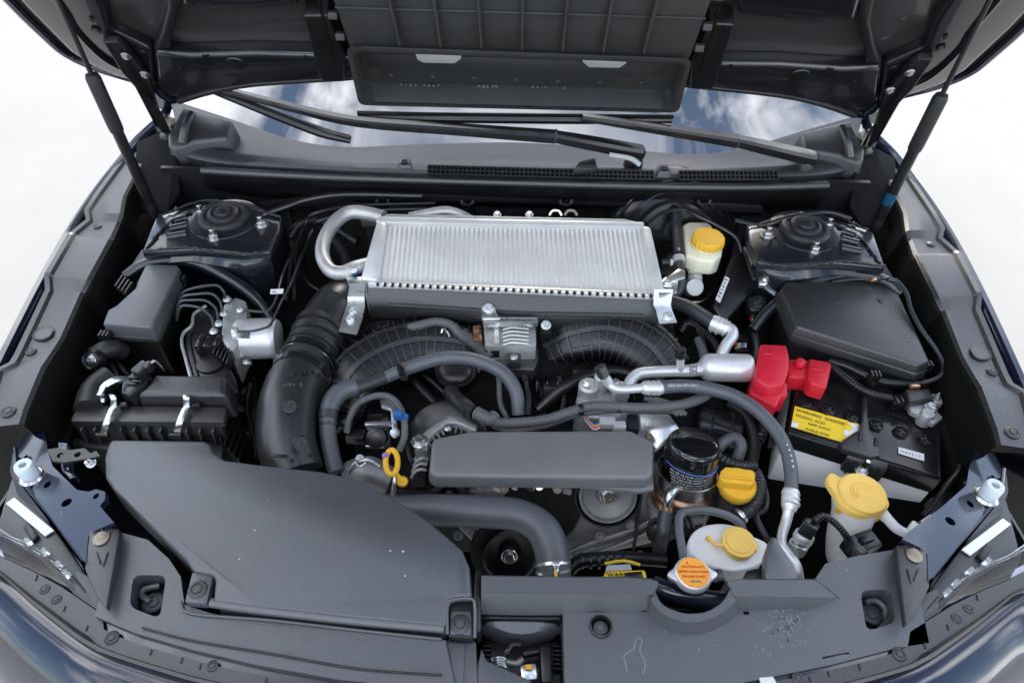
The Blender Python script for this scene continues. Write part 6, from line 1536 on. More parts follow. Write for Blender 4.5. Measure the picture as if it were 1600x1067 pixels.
def washer():
    t = thing('washer_filler', P(1330, 830, -.25), 'white washer bottle neck with a large pale yellow flip lid, in front of the battery', 'washer bottle')
    tubepx([(1338, 785, -.085), (1332, 805, -.105), (1322, 835, -.14), (1318, 870, -.18), (1316, 910, -.24)], [36, 31, 28, 26, 26], n=26, sub=7).done('neck', 'white', t, smooth=60)
    c = P(1345, 776, -.065)
    ol = [(1291, 745), (1296, 738), (1304, 738), (1312, 745), (1330, 740), (1352, 743), (1372, 756), (1386, 774), (1391, 786), (1388, 793), (1374, 800), (1352, 804), (1330, 798), (1312, 786), (1304, 768), (1294, 753)]
    b = B(); b.prism(rounded(PL(ol, -.066), .008, 3), ext=V((-.001, -.002, -.010)), bevel=.003, seg=3); b.done('lid', 'yellow_pale', t, smooth=40)
    q = P(1347, 771, -.0655)
    b = B(); b.lathe(q, [(.033, 0), (.032, .003), (.029, .004), (.027, .0030), (.006, .0032)], (-.02, .0, 1), 36); b.done('lid_disc', 'yellow_pale', t)
    for k in range(3):
        b = B(); ring = [q + V((math.cos(a) * (.008 + .004 * k), math.sin(a) * (.008 + .004 * k), .0035)) for a in [R(10 + 30 * j) for j in range(8)]]; b.tube(ring, .0007, n=6, sub=2); b.done('embossed_arc', 'yellow_pale', t)
    ol2 = [(1310, 783), (1330, 796), (1355, 803), (1378, 798), (1378, 808), (1352, 814), (1328, 808), (1308, 794)]
    b = B(); b.prism(PL(ol2, -.082), depth=.010, bevel=.003); b.done('lid_seat', 'yellow', t)
    tubepx([(1376, 800, -.09), (1388, 812, -.09), (1402, 826, -.092), (1420, 832, -.092), (1440, 820, -.09), (1456, 808, -.088)], [10, 8, 8, 7, 6, 5], n=12, sub=6).done('side_arm', 'white', t, smooth=60)
    b = B(); b.prism(PL([(1420, 824), (1426, 812), (1436, 814), (1440, 822), (1452, 812), (1458, 806), (1456, 816), (1430, 834)], -.080), depth=.012, bevel=.002); b.done('arm_tab', 'white', t)
    b = B(); b.lathe(P(1331, 829, -.115), [(.004, 0), (.004, .001)], (0, -.7, .7), 10); b.done('mould_mark', 'ink_grey', t)
    t = thing('pressure_sensor', P(1245, 860, -.2), 'silver pressure sensor with a black plug on its wire by the silver pipe', 'sensor')
    p = P(1238, 868, -.12); d = (P(1262, 828, -.075) - p).normalized()
    b = B(); b.lathe(p, [(.010, -.01), (.010, .008), (.014, .010), (.014, .024), (.011, .026), (.011, .034)], d, 6); b.done('hex_body', 'zinc', t)
    b = B(); b.lathe(p + d * .030, [(.0125, 0), (.0135, .002), (.0135, .010), (.012, .012)], d, 24); b.done('ring', 'alu_cast', t)
    m3 = d.to_track_quat('Z', 'Y').to_matrix()
    b = B(); b.box(p + d * .050, (.020, .018, .024), m3, .003); b.box(p + d * .050 + m3 @ V((0, -.010, 0)), (.009, .006, .020), m3, .001); b.done('plug', 'plastic_dark', t)
    ps = [P(1272, 814, -.06), P(1286, 806, -.06), P(1304, 816, -.066), P(1320, 834, -.075), P(1330, 852, -.09)]
    b = B(); b.tube(ps, [S(q, 5) for q in ps], n=10, sub=6, corr=(.0007, .0042)); b.done('wire', 'plastic_gloss', t)
    t = thing('corner_plug', P(1345, 860, -.16), 'square black plug at the foot of the washer bottle neck', 'plug')
    b = B(); b.box(P(1352, 848, -.09), (.030, .026, .02), Matrix.Rotation(R(20), 3, 'Z'), .002); b.done('housing', 'plastic_dark', t)
    b = B(); b.box(P(1334, 858, -.09), (.018, .03, .022), Matrix.Rotation(R(20), 3, 'Z'), .002); b.box(P(1354, 842, -.078), (.018, .010, .006), Matrix.Rotation(R(20), 3, 'Z'), .001); b.done('latch', 'plastic_gloss', t)
    b = tubepx([(1444, 806, -.10), (1462, 784, -.09), (1480, 758, -.085), (1496, 740, -.085), (1500, 728, -.085)], 5, n=10); b.done('lamp_cable', 'plastic_dark', label='black cable beside the right headlamp panel', cat='cable')
    b = B(); b.prism(PL([(1450, 780, -.095), (1470, 770, -.09), (1490, 764, -.09), (1500, 780, -.09), (1470, 795, -.095), (1454, 800, -.1)]), depth=.015, bevel=.003); b.done('lamp_bracket', 'plastic_dark', label='black lamp bracket below the pale rubber stop on the battery side', cat='bracket')
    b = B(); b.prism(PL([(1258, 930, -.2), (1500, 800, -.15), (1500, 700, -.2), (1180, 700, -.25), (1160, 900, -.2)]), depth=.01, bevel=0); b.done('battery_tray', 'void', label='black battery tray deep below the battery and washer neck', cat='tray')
washer()
# ================================================================== FRONT EDGE
def plate(b, outline, holes, depth, bevel=.002, down=None):
    """solid top with real holes: walls run down from every loop"""
    bm = b.bm; loops = []
    for lp in [outline] + holes:
        vs = [bm.verts.new(p) for p in lp]; es = [bm.edges.new((vs[i], vs[(i + 1) % len(vs)])) for i in range(len(vs))]; loops.append((vs, es))
    r = bmesh.ops.triangle_fill(bm, use_beauty=True, use_dissolve=False, edges=[e for _, es in loops for e in es], normal=V((0, 0, 1)))
    fs = [f for f in r['geom'] if isinstance(f, bmesh.types.BMFace)]
    for f in fs:
        f.normal_update()
        if f.normal.z < 0: f.normal_flip()
    d = down or V((0, 0, -depth)); allf = list(fs)
    for vs, es in loops:
        lo = [bm.verts.new(v.co + d) for v in vs]
        for i in range(len(vs)):
            f = b.face((vs[i], lo[i], lo[(i + 1) % len(vs)], vs[(i + 1) % len(vs)]))
            if f: allf.append(f)
    bmesh.ops.recalc_face_normals(bm, faces=allf)
    if sum(f.normal.z for f in fs) < 0: bmesh.ops.reverse_faces(bm, faces=allf)
    return b
def circ(px, py, h, rpx, n=16, ry=1.0):
    c = P(px, py, h); r = S(c, rpx)
    return [c + V((math.cos(a) * r, math.sin(a) * r * ry, 0)) for a in [2 * math.pi * k / n for k in range(n)]]

def headlamp_panel(sx):
    global SX
    SX = sx
    t = thing('radiator_support', P(100, 770, -.1), 'navy painted panel with round holes and a pale rubber stop, %s' % ('beside the front air duct' if sx == 1 else 'beside the washer filler'), 'body panel')
    o_ = P(100, 770, -.016); o_.x *= sx; n_ = V((-.30, -.06, 1)).normalized()
    def pl(px, py): return PP(px, py, o_, n_)
    def pc(px, py, rp, ry=1.0):
        c = pl(px, py); r = S(c, rp); out_ = []
        for k in range(16):
            a = 2 * math.pi * k / 16; d = V((math.cos(a) * r, math.sin(a) * r * ry, 0)); d.z = -(n_.x * sx * d.x + n_.y * d.y) / n_.z; out_.append(c + d)
        return out_
    if sx == 1: ol = [(27, 700), (40, 676), (70, 676), (75, 705), (82, 728), (120, 765), (138, 768), (150, 764), (164, 768), (164, 780), (156, 790), (165, 801), (178, 816), (150, 828), (138, 838), (134, 880), (128, 872), (45, 762), (30, 738)]
    else: ol = [(27, 700), (40, 676), (70, 676), (78, 700), (81, 728), (120, 765), (165, 801), (178, 816), (150, 828), (138, 838), (134, 880), (128, 872), (45, 762), (30, 738)]
    ol = [pl(*q) for q in ol]
    holes = [pc(74, 757, 6), pc(104, 785, 9, .8), pc(40, 714, 4)] + ([pc(150, 775, 5)] if sx == 1 else [])
    b = B(); plate(b, ol, holes, .012); b.done('panel', 'paint', t, smooth=30)
    b = B(); b.prism([p + V((0, 0, -.022)) for p in ol], depth=.004, bevel=0); b.done('inner_layer', 'void', t)
    # raised edge, lower shoulder along the lamp
    tubepx([(24, 700, -.032), (29, 738, -.032), (44, 762, -.032), (90, 820, -.032), (131, 875, -.032)], 3, n=8).done('rolled_edge', 'paint', t)
    sh = [P(*q, -.036) for q in ((20, 705), (27, 742), (42, 768), (128, 882), (150, 930), (146, 925), (138, 902), (88, 826), (27, 772), (15, 735))]
    b = B(); b.prism(sh, depth=.02, bevel=.003); b.done('shoulder', 'paint_in', t)
    p = pl(52, 746) + V((0, 0, .004)); r = S(p, 14)
    b = B(); b.lathe(p, [(r * 1.35, -.003), (r * 1.35, 0), (r * 1.1, .003)], n=26); b.done('stop_base', 'steel', t)
    b = B(); b.lathe(p, [(r * .9, .002), (r * .98, .006), (r * .98, .022), (r * .88, .026), (r * .42, .026), (r * .38, .014), (r * .05, .013)], n=28); b.done('rubber_stop', 'stop', t)
    # steel clip bracket at the filter box corner
    if sx == 1:
        ol = [P(*q, -.004) for q in ((74, 702), (92, 699), (110, 703), (132, 700), (142, 708), (150, 704), (156, 712), (140, 716), (126, 718), (100, 722), (82, 720))]
        b = B(); plate(b, ol, [circ(94, 711, -.004, 5), circ(121, 710, -.004, 5)], .004); b.done('steel_bracket', 'plastic_dark', t)
        b = B(); b.prism([P(*q, -.02) for q in ((90, 690), (106, 692), (110, 730), (120, 745), (108, 748), (96, 735))], depth=.01, bevel=.002); b.done('bracket_ear', 'paint', t)
        hw('stud', 'bracket_stud', P(142, 722, -.012), .005, 'steel', t, (0, -.6, .8))
        for k in range(2): text('SP783', pl(94, 803 + k * 4), (1, 0, 0), (0, 1, 0), .005, 'ink_grey', t)
    # screw tab of the front trim
    ta = [P(*q, .002) for q in ((140, 828), (160, 822), (186, 826), (186, 836), (166, 950), (150, 930), (132, 888))]
    b = B(); b.prism(ta, depth=.010, bevel=.002); b.done('trim_tab', 'plastic_grey', t)
    hw('screw', 'tab_screw', P(158, 841, .003), S(P(158, 841, 0), 12), 'rust', t)
    for a, c in (((150, 862), (156, 880)), ((168, 862), (160, 884)), ((148, 832), (150, 840)), ((172, 830), (170, 838)), ((160, 826), (160, 832))):
        b = B(); b.bar(P(*a, .003), P(*c, .003), .002, .003, bevel=.0006); b.done('tab_rib', 'plastic_grey', t)
    SX = 1
for s_ in (1, -1): headlamp_panel(s_)

def headlamp(sx):
    global SX
    SX = sx
    t = thing('headlamp', P(60, 850, -.16), 'headlamp with a white label on its housing, at the %s front corner' % SIDE[sx], 'headlamp')
    hs = [P(*q, -.038) for q in ((8, 778), (18, 745), (34, 765), (92, 835), (140, 905), (152, 955), (120, 930), (70, 880), (30, 852), (-10, 838))]
    b = B(); b.prism(hs, depth=.03, bevel=.003); b.done('housing', 'plastic_grey', t)
    lab = [P(*q, -.034) for q in ((9, 786), (22, 777), (84, 828), (70, 837))]
    b = B(); b.prism(lab, depth=.002, bevel=0); b.done('label', 'label', t)
    b = B(); b.prism([P(*q, -.032) for q in ((34, 822), (42, 814), (60, 836), (50, 846))], depth=.008, bevel=.002); b.done('adjuster', 'plastic_dark', t)
    inn = [P(*q, -.075) for q in ((-60, 800), (0, 835), (50, 862), (100, 895), (140, 935), (100, 925), (20, 890), (-60, 860))]
    b = B(); b.prism(inn, depth=.05, bevel=.004); b.done('reflector', 'lamp_in', t)
    rows = []
    for a, c, d in (((-60, 795), (-70, 830), (-80, 870)), ((0, 832), (-5, 850), (-10, 880)), ((30, 846), (26, 864), (22, 890)), ((62, 862), (58, 880), (52, 902)), ((96, 886), (92, 900), (86, 915)), ((126, 914), (122, 922), (116, 930)), ((140, 934), (138, 940), (136, 944))):
        rows.append([P(*a, -.034), P(*a, -.030) , P(*c, -.046), P(*d, -.080), P(*d, -.14)])
    b = B(); b.loft(rows, False, False); o = b.done('lens', 'clear', t, smooth=60)
    # clear moulded lugs and rim of the lens
    tubepx([(-20, 815, -.033), (10, 836, -.031), (40, 850, -.031), (72, 868, -.031), (106, 892, -.031), (134, 926, -.033)], 2.6, n=8, sub=5).done('lens_rim', 'clear', t)
    for px, py in ((70, 862), (92, 882), (44, 846), (104, 896)):
        b = B(); b.box(P(px, py, -.029), (.010, .006, .008), Matrix.Rotation(R(-35 * sx), 3, 'Z'), .001); b.done('lens_lug', 'clear_frost', t)
    SX = 1
for s_ in (1, -1): headlamp(s_)

def front_duct():
    t = thing('front_air_duct', P(430, 880, -.08), 'large smooth black air intake duct across the front of the air filter box', 'air duct')
    base = [((171, 688), -.03), ((318, 689), -.03), ((328, 692), -.03), ((334, 706), -.022), ((352, 718), -.014), ((400, 724), -.008), ((444, 729), -.006), ((500, 735), -.005), ((545, 744), -.005), ((582, 760), -.004), ((625, 784), -.002), ((668, 812), 0), ((702, 840), 0), ((722, 858), .0), ((733, 884), .0), ((737, 926), -.001), ((736, 934), -.001), ((712, 933), -.001), ((699, 940), -.001), ((697, 980), -.002), ((560, 968), .0), ((400, 950), .002), ((332, 940), .002), ((336, 902), .002), ((330, 896), .002), ((300, 890), .002), ((290, 873), .0), ((250, 836), -.002), ((210, 798), -.004), ((178, 766), -.010), ((164, 745), -.014), ((162, 716), -.020), ((166, 700), -.026)]
    pts = [P(*q, h) for q, h in base]
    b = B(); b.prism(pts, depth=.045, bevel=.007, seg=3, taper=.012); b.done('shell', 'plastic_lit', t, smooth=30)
    # rear throat going down to the filter tray
    b = B(); b.prism(PL([(172, 686), (324, 688), (322, 700), (172, 700)], -.036), depth=.06, bevel=.005); b.done('throat', 'plastic_lit', t)
    # front lip
    lip = [P(*q) for q in ((330, 941, -.004), (400, 951, -.004), (560, 969, -.006), (694, 981, -.008))]
    tube_ = B().tube(lip, .0055, n=10, sub=5); tube_.done('front_lip', 'plastic_lit', t)
    # screw ear on the left and the pocket on the right
    ear = PL([(300, 893), (334, 897), (323, 943), (288, 940)], -.004)
    b = B(); b.prism(ear, depth=.012, bevel=.002); b.done('screw_ear', 'plastic_lit', t)
    hw('clip', 'push_screw', P(309, 921, -.004), S(P(309, 921, 0), 11.5), 'plastic_grey', t)
    pk = PL([(700, 938), (740, 936), (742, 998), (698, 994)], -.010)
    b = B(); b.prism(rounded(pk, .006), depth=.02, bevel=.002); b.done('screw_pocket', 'plastic_dark', t)
    tubepx([(699, 990, -.006), (699, 948, -.004), (706, 937, -.003), (736, 935, -.003), (742, 950, -.004), (742, 996, -.008)], 2.5, n=8).done('pocket_rim', 'plastic_lit', t)
    b = B(); b.prism(PL([(704, 954), (736, 954), (737, 992), (702, 990)], -.009), depth=.006, bevel=.002); b.done('screw_seat', 'plastic_lit', t)
    hw('clip', 'push_screw', P(719, 975, -.009), S(P(719, 975, 0), 12), 'plastic_grey', t)
    # tiny moulding nibs and scuffs
    for px, py, r in ((421, 780, .0025), (633, 899, .0012), (610, 860, .0012), (630, 861, .0014), (398, 828, .001), (374, 873, .001)):
        b = B(); b.lathe(P(px, py, .0), [(r, 0), (r * .8, .0005)], n=10); b.done('mould_nib', 'grey_plastic' if r < .002 else 'plastic_lit', t)
front_duct()

def radiator_cover():
    t = thing('radiator_cover', P(800, 1000, -.10), 'black plastic radiator cover along the front with a notch round the radiator cap', 'radiator cover')
    # left wing with the bump pocket
    h = -.016
    ol = PL([(190, 832), (231, 843), (264, 873), (282, 900), (288, 944), (330, 958), (520, 982), (696, 1000), (712, 1078), (700, 1078), (535, 1062), (400, 1038), (300, 1014), (210, 988), (148, 962), (170, 880)], h)
    hole = rounded(PL([(208, 898), (260, 898), (250, 966), (202, 948)], h), .010)
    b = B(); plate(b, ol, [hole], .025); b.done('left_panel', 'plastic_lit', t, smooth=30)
    b = B(); b.prism([p + V((0, 0, -.028)) for p in hole], depth=.004, bevel=0); b.done('pocket_floor', 'plastic_dark', t)
    tubepx([(235, 940, -.036), (222, 930, -.036), (226, 920, -.036), (250, 914, -.036)], 5, n=8).done('pocket_step', 'plastic_lit', t)
    hw('clip', 'pocket_bolt', P(240, 942, -.040), S(P(240, 942, -.04), 13), 'plastic_grey', t)
    tubepx([(282, 940, -.014), (300, 958, -.014), (420, 968, -.014), (560, 984, -.014), (690, 998, -.014)], 2.4, n=8, sub=5).done('step_edge', 'plastic_lit', t)
    tubepx([(222, 980, -.014), (300, 1000, -.014), (420, 1020, -.014), (560, 1044, -.014), (690, 1054, -.014)], 1.6, n=8, sub=5).done('groove_edge', 'plastic_dark', t)
    # block between duct and latch
    b = B(); b.prism(PL([(690, 998), (744, 1000), (748, 1100), (690, 1100)], -.024), depth=.05, bevel=.003); b.done('middle_block', 'plastic_lit', t)
    b = B(); b.prism(PL([(693, 1003), (726, 1005), (724, 1074), (692, 1064)], -.0215), depth=.004, bevel=.001); b.done('middle_inset', 'plastic_lit', t)
    # ridge along the back, level top then a slope, with the round notch
    top = [(752, 898), (860, 900), (1016, 903), (1024, 924), (1036, 944), (1060, 955), (1082, 958), (1106, 954), (1128, 940), (1140, 920), (1146, 905), (1272, 904)]
    mid = [(752, 927), (860, 928), (1008, 930), (1016, 938), (1030, 956), (1058, 970), (1082, 973), (1110, 968), (1138, 952), (1152, 938), (1160, 934), (1312, 936)]
    low = [(752, 957), (860, 958), (1002, 956), (1012, 960), (1026, 974), (1056, 988), (1082, 990), (1112, 986), (1142, 968), (1156, 956), (1166, 952), (1262, 952)]
    rows = []
    for a, c, d in zip(top, mid, low):
        rows.append([P(*a, -.07), P(*a, -.008), P(a[0] * .94 + c[0] * .06, a[1] * .94 + c[1] * .06, .0), P(c[0] * .9 + a[0] * .1, c[1] * .9 + a[1] * .1, .0), P(*c, -.003), P(*d, -.022), P(d[0], d[1] + 3, -.026)])
    rows = [[p for p in r] for r in rows]
    dense = list(zip(*[curve(list(c), 4) for c in zip(*rows)]))
    b = B(); b.loft([list(r) for r in dense], False, False); b.done('ridge', 'plastic_lit', t, smooth=30)
    # right main panel
    ol = PL([(879, 941), (960, 946), (1002, 950), (1014, 958), (1028, 972), (1056, 987), (1082, 989), (1112, 985), (1140, 967), (1156, 953), (1168, 950), (1262, 950), (1312, 934), (1274, 905), (1290, 880), (1340, 868), (1412, 856), (1420, 862), (1448, 984), (1452, 1004), (1400, 1012), (1300, 1038), (1150, 1068), (1040, 1080), (883, 1090)], -.022)
    hole = rounded(PL([(1344, 922), (1392, 920), (1400, 972), (1354, 986)], -.022), .010)
    hole2 = circ(939, 978, -.022, 15, 24)
    hole3 = PL([(1284, 1026), (1326, 1018), (1328, 1021), (1286, 1030)], -.022)
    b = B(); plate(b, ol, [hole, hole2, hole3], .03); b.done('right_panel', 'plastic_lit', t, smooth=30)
    b = B(); b.prism([p + V((0, 0, -.028)) for p in hole], depth=.004, bevel=0); b.done('pocket_floor', 'plastic_dark', t)
    tubepx([(1352, 940, -.042), (1368, 938, -.042), (1382, 950, -.042), (1384, 968, -.042)], 5, n=8).done('pocket_step', 'plastic_lit', t)
    hw('clip', 'pocket_bolt', P(1362, 960, -.046), S(P(1362, 960, -.046), 13), 'plastic_grey', t)
    b = B(); b.prism([p + V((0, 0, -.014)) for p in hole2], depth=.004, bevel=0); b.done('clip_floor', 'plastic_dark', t)
    p = P(939, 978, -.020)
    b = B(); r = S(p, 18); b.lathe(p, [(r, -.002), (r * .98, .001), (r * .86, .002), (r * .80, -.002), (r * .78, -.008)], n=36, cap=False); b.done('clip_rim', 'plastic_dark', t)
    hw('clip', 'push_clip', p + V((0, 0, -.006)), S(p, 9), 'plastic_lit', t)
    for px, py in ((1006, 953), (1166, 957)):
        b = B(); b.box(P(px, py, -.021), (.006, .003, .002), None, .0004); b.done('drain_slot', 'void', t)
    # fin standing behind the ridge near the silver pipe, and plates at the notch
    b = B(); b.prism(PL([(1196, 905, 0), (1198, 860, 0), (1206, 836, .002), (1214, 840, .002), (1240, 880, 0), (1246, 905, 0)]), depth=.02, bevel=.004); b.done('upright_fin', 'plastic_lit', t)
    b = B(); b.prism(PL([(1166, 890), (1194, 884), (1200, 905), (1162, 906)], -.02), depth=.02, bevel=.003); b.done('tank_bracket', 'plastic_dark', t)
    b = B(); b.prism(PL([(1076, 868), (1086, 866), (1104, 888), (1130, 886), (1136, 908), (1120, 912), (1090, 896)], -.062), depth=.03, bevel=.004); b.done('cap_bracket', 'plastic_dark', t)
    b = B(); b.prism(PL([(742, 890), (752, 888), (752, 985), (744, 990), (738, 940)], -.008), depth=.03, bevel=.003); b.done('left_edge', 'plastic_dark', t)
    # inner tub of the latch well
    b = B(); b.prism(PL([(752, 957), (878, 958), (878, 968), (752, 966)], -.03), ext=V((0, -.004, -.06)), bevel=.002); b.done('well_back', 'plastic_dark', t)
    rows = []
    for k in range(9):
        u = k / 8; x = 752 + 126 * u; dip = 14 * math.sin(math.pi * u)
        rows.append([P(x, 962, -.034), P(x, 968 + dip * 1.6, -.04), P(x, 985 + dip, -.055), P(x, 1000 + dip, -.10)])
    b = B(); b.loft(rows, False, False); b.done('well_shelf', 'plastic_lit', t, smooth=50)
    b = B(); b.prism(PL([(740, 1066), (752, 1010), (760, 1030), (800, 1048), (830, 1062), (840, 1100), (740, 1100)], -.028), depth=.02, bevel=.003); b.done('well_lip', 'plastic_lit', t)
    # dried water marks on the right panel
    rnd = random.Random(11)
    b = B(); up = V((0, 0, 1))
    fig = [(980, 1048), (977, 1035), (975, 1024), (982, 1018), (990, 1014), (992, 1004), (995, 997), (1001, 997), (1003, 1004), (1000, 1012), (1001, 1020), (1007, 1030), (1008, 1042), (1004, 1052)]
    stripe(b, curve(PL(fig, -.0216), 5), .0012, up)
    for _ in range(58):
        q = V((1225 + rnd.gauss(0, 17), 972 + rnd.gauss(0, 15), 0)); pts = [P(q.x, q.y, -.0216)]
        for _k in range(rnd.randint(2, 5)):
            q = q + V((rnd.uniform(-4, 4), rnd.uniform(-4, 4), 0)); pts.append(P(q.x, q.y, -.0216))
        stripe(b, pts, rnd.uniform(.0006, .0016), up)
    for cx, cy, n in ((1195, 1018, 10), (1250, 1000, 12), (1110, 1008, 4), (1310, 880, 10), (1262, 925, 8), (1030, 978, 3)):
        for _ in range(n):
            q = V((cx + rnd.gauss(0, 9), cy + rnd.gauss(0, 7), 0)); h_ = -.0216 if cy > 900 else -.0215
            if cy == 925: h_ = -.0145
            if cy == 925: continue
            stripe(b, [P(q.x, q.y, h_), P(q.x + rnd.uniform(-4, 4), q.y + rnd.uniform(-4, 4), h_)], rnd.uniform(.0006, .0014), up)
    b.done('water_mark', 'chalk', t, kind='stuff', smooth=0)
radiator_cover()

def radiator_cap():
    t = thing('radiator_filler', P(1081, 905, -.05), 'radiator pressure cap with an orange warning sticker and two metal ears', 'radiator cap')
    c = P(1081, 900, -.034); r = S(c, 29)
    ear = lambda a: 1 + .36 * max(0, math.cos(2 * (a - R(2)))) ** 9
    u = V((1, 0, 0))
    pts = []
    for k in range(64):
        a = 2 * math.pi * k / 64; q = r * ear(a); pts.append(c + V((math.cos(a) * q, math.sin(a) * q, .006)))
    b = B(); b.prism(pts, depth=.006, bevel=.0022, seg=3); b.done('ears', 'alu', t, smooth=50)
    b = B(); b.lathe(c, [(r * .98, .003), (r * .98, .007), (r * .92, .0095), (r * .86, .010), (r * .85, .0092), (r * .2, .0092)], n=48); b.done('cap_body', 'alu', t, smooth=50)
    b = B(); b.lathe(c, [(r * .85, .0095), (r * .84, .0103), (r * .3, .0105)], n=40); b.done('sticker', 'orange', t, smooth=50)
    ring = [c + V((math.cos(a) * r * .62, math.sin(a) * r * .5 + .001, .0107)) for a in [R(200 - k * 220 / 20) for k in range(21)]]
    b = B(); tri = [c + V((-.008, .011, .0108)), c + V((-.004, .011, .0108)), c + V((-.006, .0145, .0108))]; b.face([b.bm.verts.new(p) for p in tri]); b.done('warning_mark', 'ink_red', t, smooth=0)
    for k, s in enumerate(('CAUTION HOT', 'NEVER OPEN WHEN', 'ENGINE IS HOT', '108 kPa', '')):
        if s: text(s, c + V((0, .010 - k * .0062 - .0045, .0106)), (1, 0, 0), (0, 1, 0), .0042, 'ink_red' if k < 3 else 'ink_grey', t, align='CENTER')
    b = B(); b.lathe(c, [(r * .7, -.05), (r * .7, .0)], n=30); b.done('neck', 'alu_dark', t)
    t = thing('radiator_tank', P(1080, 950, -.2), 'dark blue radiator top tank seen in the notch below the radiator cap', 'radiator')
    b = B(); b.prism(PL([(760, 900), (1300, 905), (1300, 960), (760, 958)], -.085), depth=.05, bevel=.01, seg=3); b.done('tank', 'plastic_dark', t)
    b = tubepx([(1020, 915, -.06), (1050, 925, -.058), (1090, 934, -.06), (1130, 940, -.062)], 16, n=16); b.done('filler_bulge', 'paint', t)
radiator_cap()

def bonnet_latch():
    t = thing('bonnet_latch', P(815, 1040, -.12), 'zinc and black bonnet latch deep in the front well', 'latch')
    b = B(); b.prism(PL([(756, 1002), (876, 1004), (876, 1100), (756, 1100)], -.085), depth=.01, bevel=0); b.done('back_wall', 'plastic_dark', t)
    for x0 in (754, 864):
        for k in range(6):
            b = B(); b.bar(P(x0, 1010 + 7 * k, -.078), P(x0 + 14, 1010 + 7 * k, -.078), .003, .006, bevel=.0008); b.done('louvre', 'plastic_dark', t)
    b = B(); b.prism(PL([(764, 1026), (788, 1023), (792, 1032), (770, 1034)], -.06), depth=.01, bevel=.002); b.done('plate', 'zinc', t)
    b = B(); b.lathe(P(781, 1044, -.07), [(.011, -.02), (.011, 0), (.009, .004)], (0, -.5, .86), 20); b.done('spring_post', 'zinc', t)
    for k in range(4):
        b = B(); b.lathe(P(781, 1038 + k * 4, -.066), [(.010, -.001), (.0112, 0), (.010, .001)], (0, -.8, .5), 18); b.done('spring_coil', 'steel', t)
    b = B(); b.prism(PL([(812, 1038), (838, 1034), (841, 1060), (815, 1064)], -.058), depth=.02, bevel=.003); b.done('catch', 'zinc', t)
    b = B(); b.box(P(826, 1042, -.056), (.008, .006, .003), None, .001); b.done('paint_dot', 'yellow', t)
    b = B(); b.prism(PL([(786, 1018), (796, 1002), (806, 998), (816, 1004), (812, 1010), (802, 1008), (794, 1024)], -.05), depth=.010, bevel=.002); b.done('lever', 'plastic_gloss', t)
    b = B(); b.prism(PL([(815, 1016), (846, 1010), (848, 1018), (820, 1024)], -.06), depth=.010, bevel=.002); b.done('pawl', 'plastic_gloss', t)
    b = B(); b.prism(PL([(843, 1008), (862, 1006), (864, 1066), (846, 1066)], -.055), depth=.02, bevel=.003); b.done('rail', 'plastic_dark', t)
    tubepx([(792, 1034, -.06), (806, 1036, -.058), (816, 1030, -.06)], 5, n=10).done('pivot', 'alu_dark', t)
bonnet_latch()

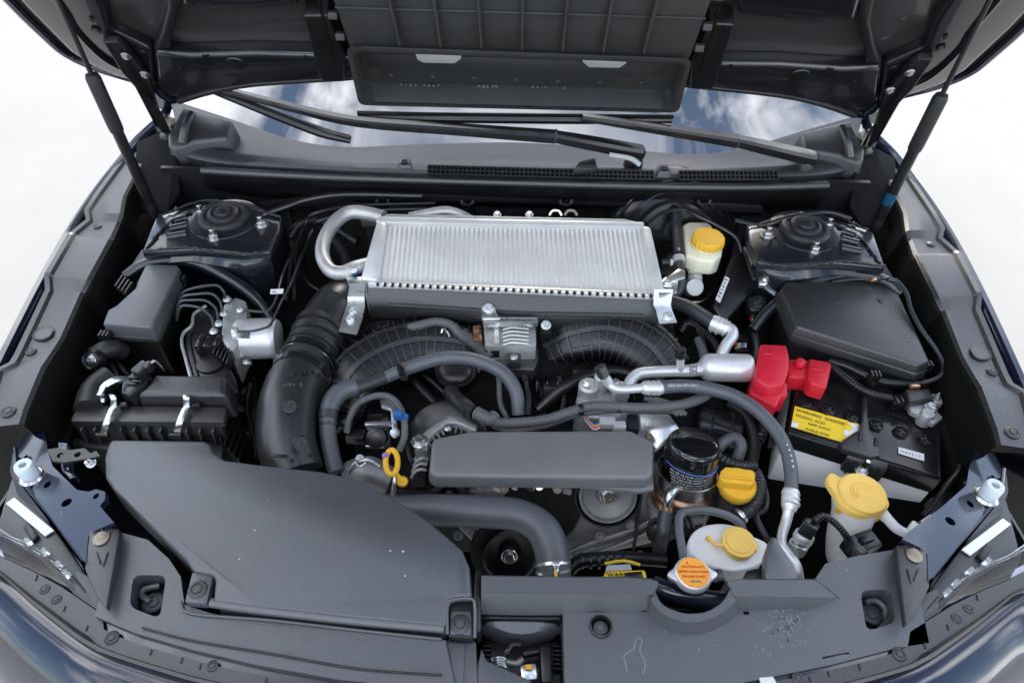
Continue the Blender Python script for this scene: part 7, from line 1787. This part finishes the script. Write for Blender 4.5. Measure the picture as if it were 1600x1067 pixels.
def bumper():
    global SX
    # painted strip, rubber seal with its clips, bumper skin
    t = thing('front_bumper', P(800, 1080, -.16), 'dark navy bumper edge with a grey rubber seal and push clips along the front', 'bumper')
    def half(sx):
        global SX
        SX = sx
        up = [(-30, 850), (9, 872), (50, 890), (95, 914), (160, 958), (215, 986), (300, 1010), (400, 1034), (540, 1057), (700, 1070), (800, 1073)]
        lo = [(-30, 886), (0, 897), (48, 941), (84, 970), (120, 998), (155, 1018), (214, 1038), (300, 1064), (400, 1085), (540, 1104), (700, 1116), (800, 1118)]
        def at(lst, u):
            n = len(lst) - 1; k = min(int(u * n), n - 1); f = u * n - k
            return (lst[k][0] * (1 - f) + lst[k + 1][0] * f, lst[k][1] * (1 - f) + lst[k + 1][1] * f)
        N = 40; rows = []; strip = []; skin = []
        for k in range(N + 1):
            a = at(up, k / N); c = at(lo, k / N)
            m1 = (a[0] * .62 + c[0] * .38, a[1] * .62 + c[1] * .38) if a[0] > 170 else (a[0] * .97 + c[0] * .03, a[1] * .97 + c[1] * .03)
            strip.append([P(*a, -.035), P(*a, -.026), P(*m1, -.027), P(*m1, -.04)])
            e = (a[0] * .12 + c[0] * .88, a[1] * .12 + c[1] * .88)
            m2 = (m1[0] * .25 + c[0] * .75, m1[1] * .25 + c[1] * .75)
            rows.append([P(*m1, -.034), P(*m1, -.022), P(*m2, -.022), P(*m2, -.018), P(*e, -.014), P(*c, -.018), P(*c, -.034)])
            o = P(*c, -.035)
            dr = V((-.25 * sx * max(0, (300 - c[0]) / 330), -1, 0)).normalized()
            skin.append([o + V((0, .01, -.004)), o, o + dr * .02 + V((0, 0, -.006)), o + dr * .07 + V((0, 0, -.045)), o + dr * .10 + V((0, 0, -.14)), o + dr * .11 + V((0, 0, -.3))])
        B().loft(strip, False, False).done('painted_strip', 'paint', t, smooth=50)
        B().loft(rows, False, False).done('rubber_seal', 'plastic_grey', t, smooth=32)
        B().loft(skin, False, False).done('bumper_skin', 'paint', t, smooth=50)
        for px, py, r in ((175, 996, 11), (332, 1040, 9), (70, 920, 8), (88, 936, 8)):
            hw('clip', 'push_clip', P(px, py, -.022), S(P(px, py, 0), r) * .8, 'plastic_grey', t)
        for px, py in ((135, 980), (283, 1030), (312, 1040), (235, 1018), (100, 950), (415, 1062), (56, 902)):
            b = B(); b.bar(P(px + 2, py - 4, -.0215), P(px - 1, py + 5, -.0215), .002, .002, bevel=.0005); b.done('seal_nib', 'plastic_dark', t)
        SX = 1
    half(1); half(-1)
    for sx in (1, -1):
        SX = sx
        b = B(); b.prism([P(*q, -.0315) for q in ((118, 890), (150, 905), (192, 930), (232, 985), (226, 1012), (165, 1002), (130, 965), (116, 925))], depth=.012, bevel=.001); b.done('corner_filler', 'plastic', t)
        SX = 1
    b = B(); b.prism(PL([(1186, 1058), (1208, 1056), (1214, 1067), (1190, 1070)], -.0215), depth=.002, bevel=.0005); b.done('sticker', 'ink_white', t)
    # dark closing panels below the front edge
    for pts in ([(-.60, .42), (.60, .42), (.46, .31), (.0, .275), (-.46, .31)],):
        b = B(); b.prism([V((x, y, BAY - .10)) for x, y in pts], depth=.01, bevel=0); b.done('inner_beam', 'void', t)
bumper()
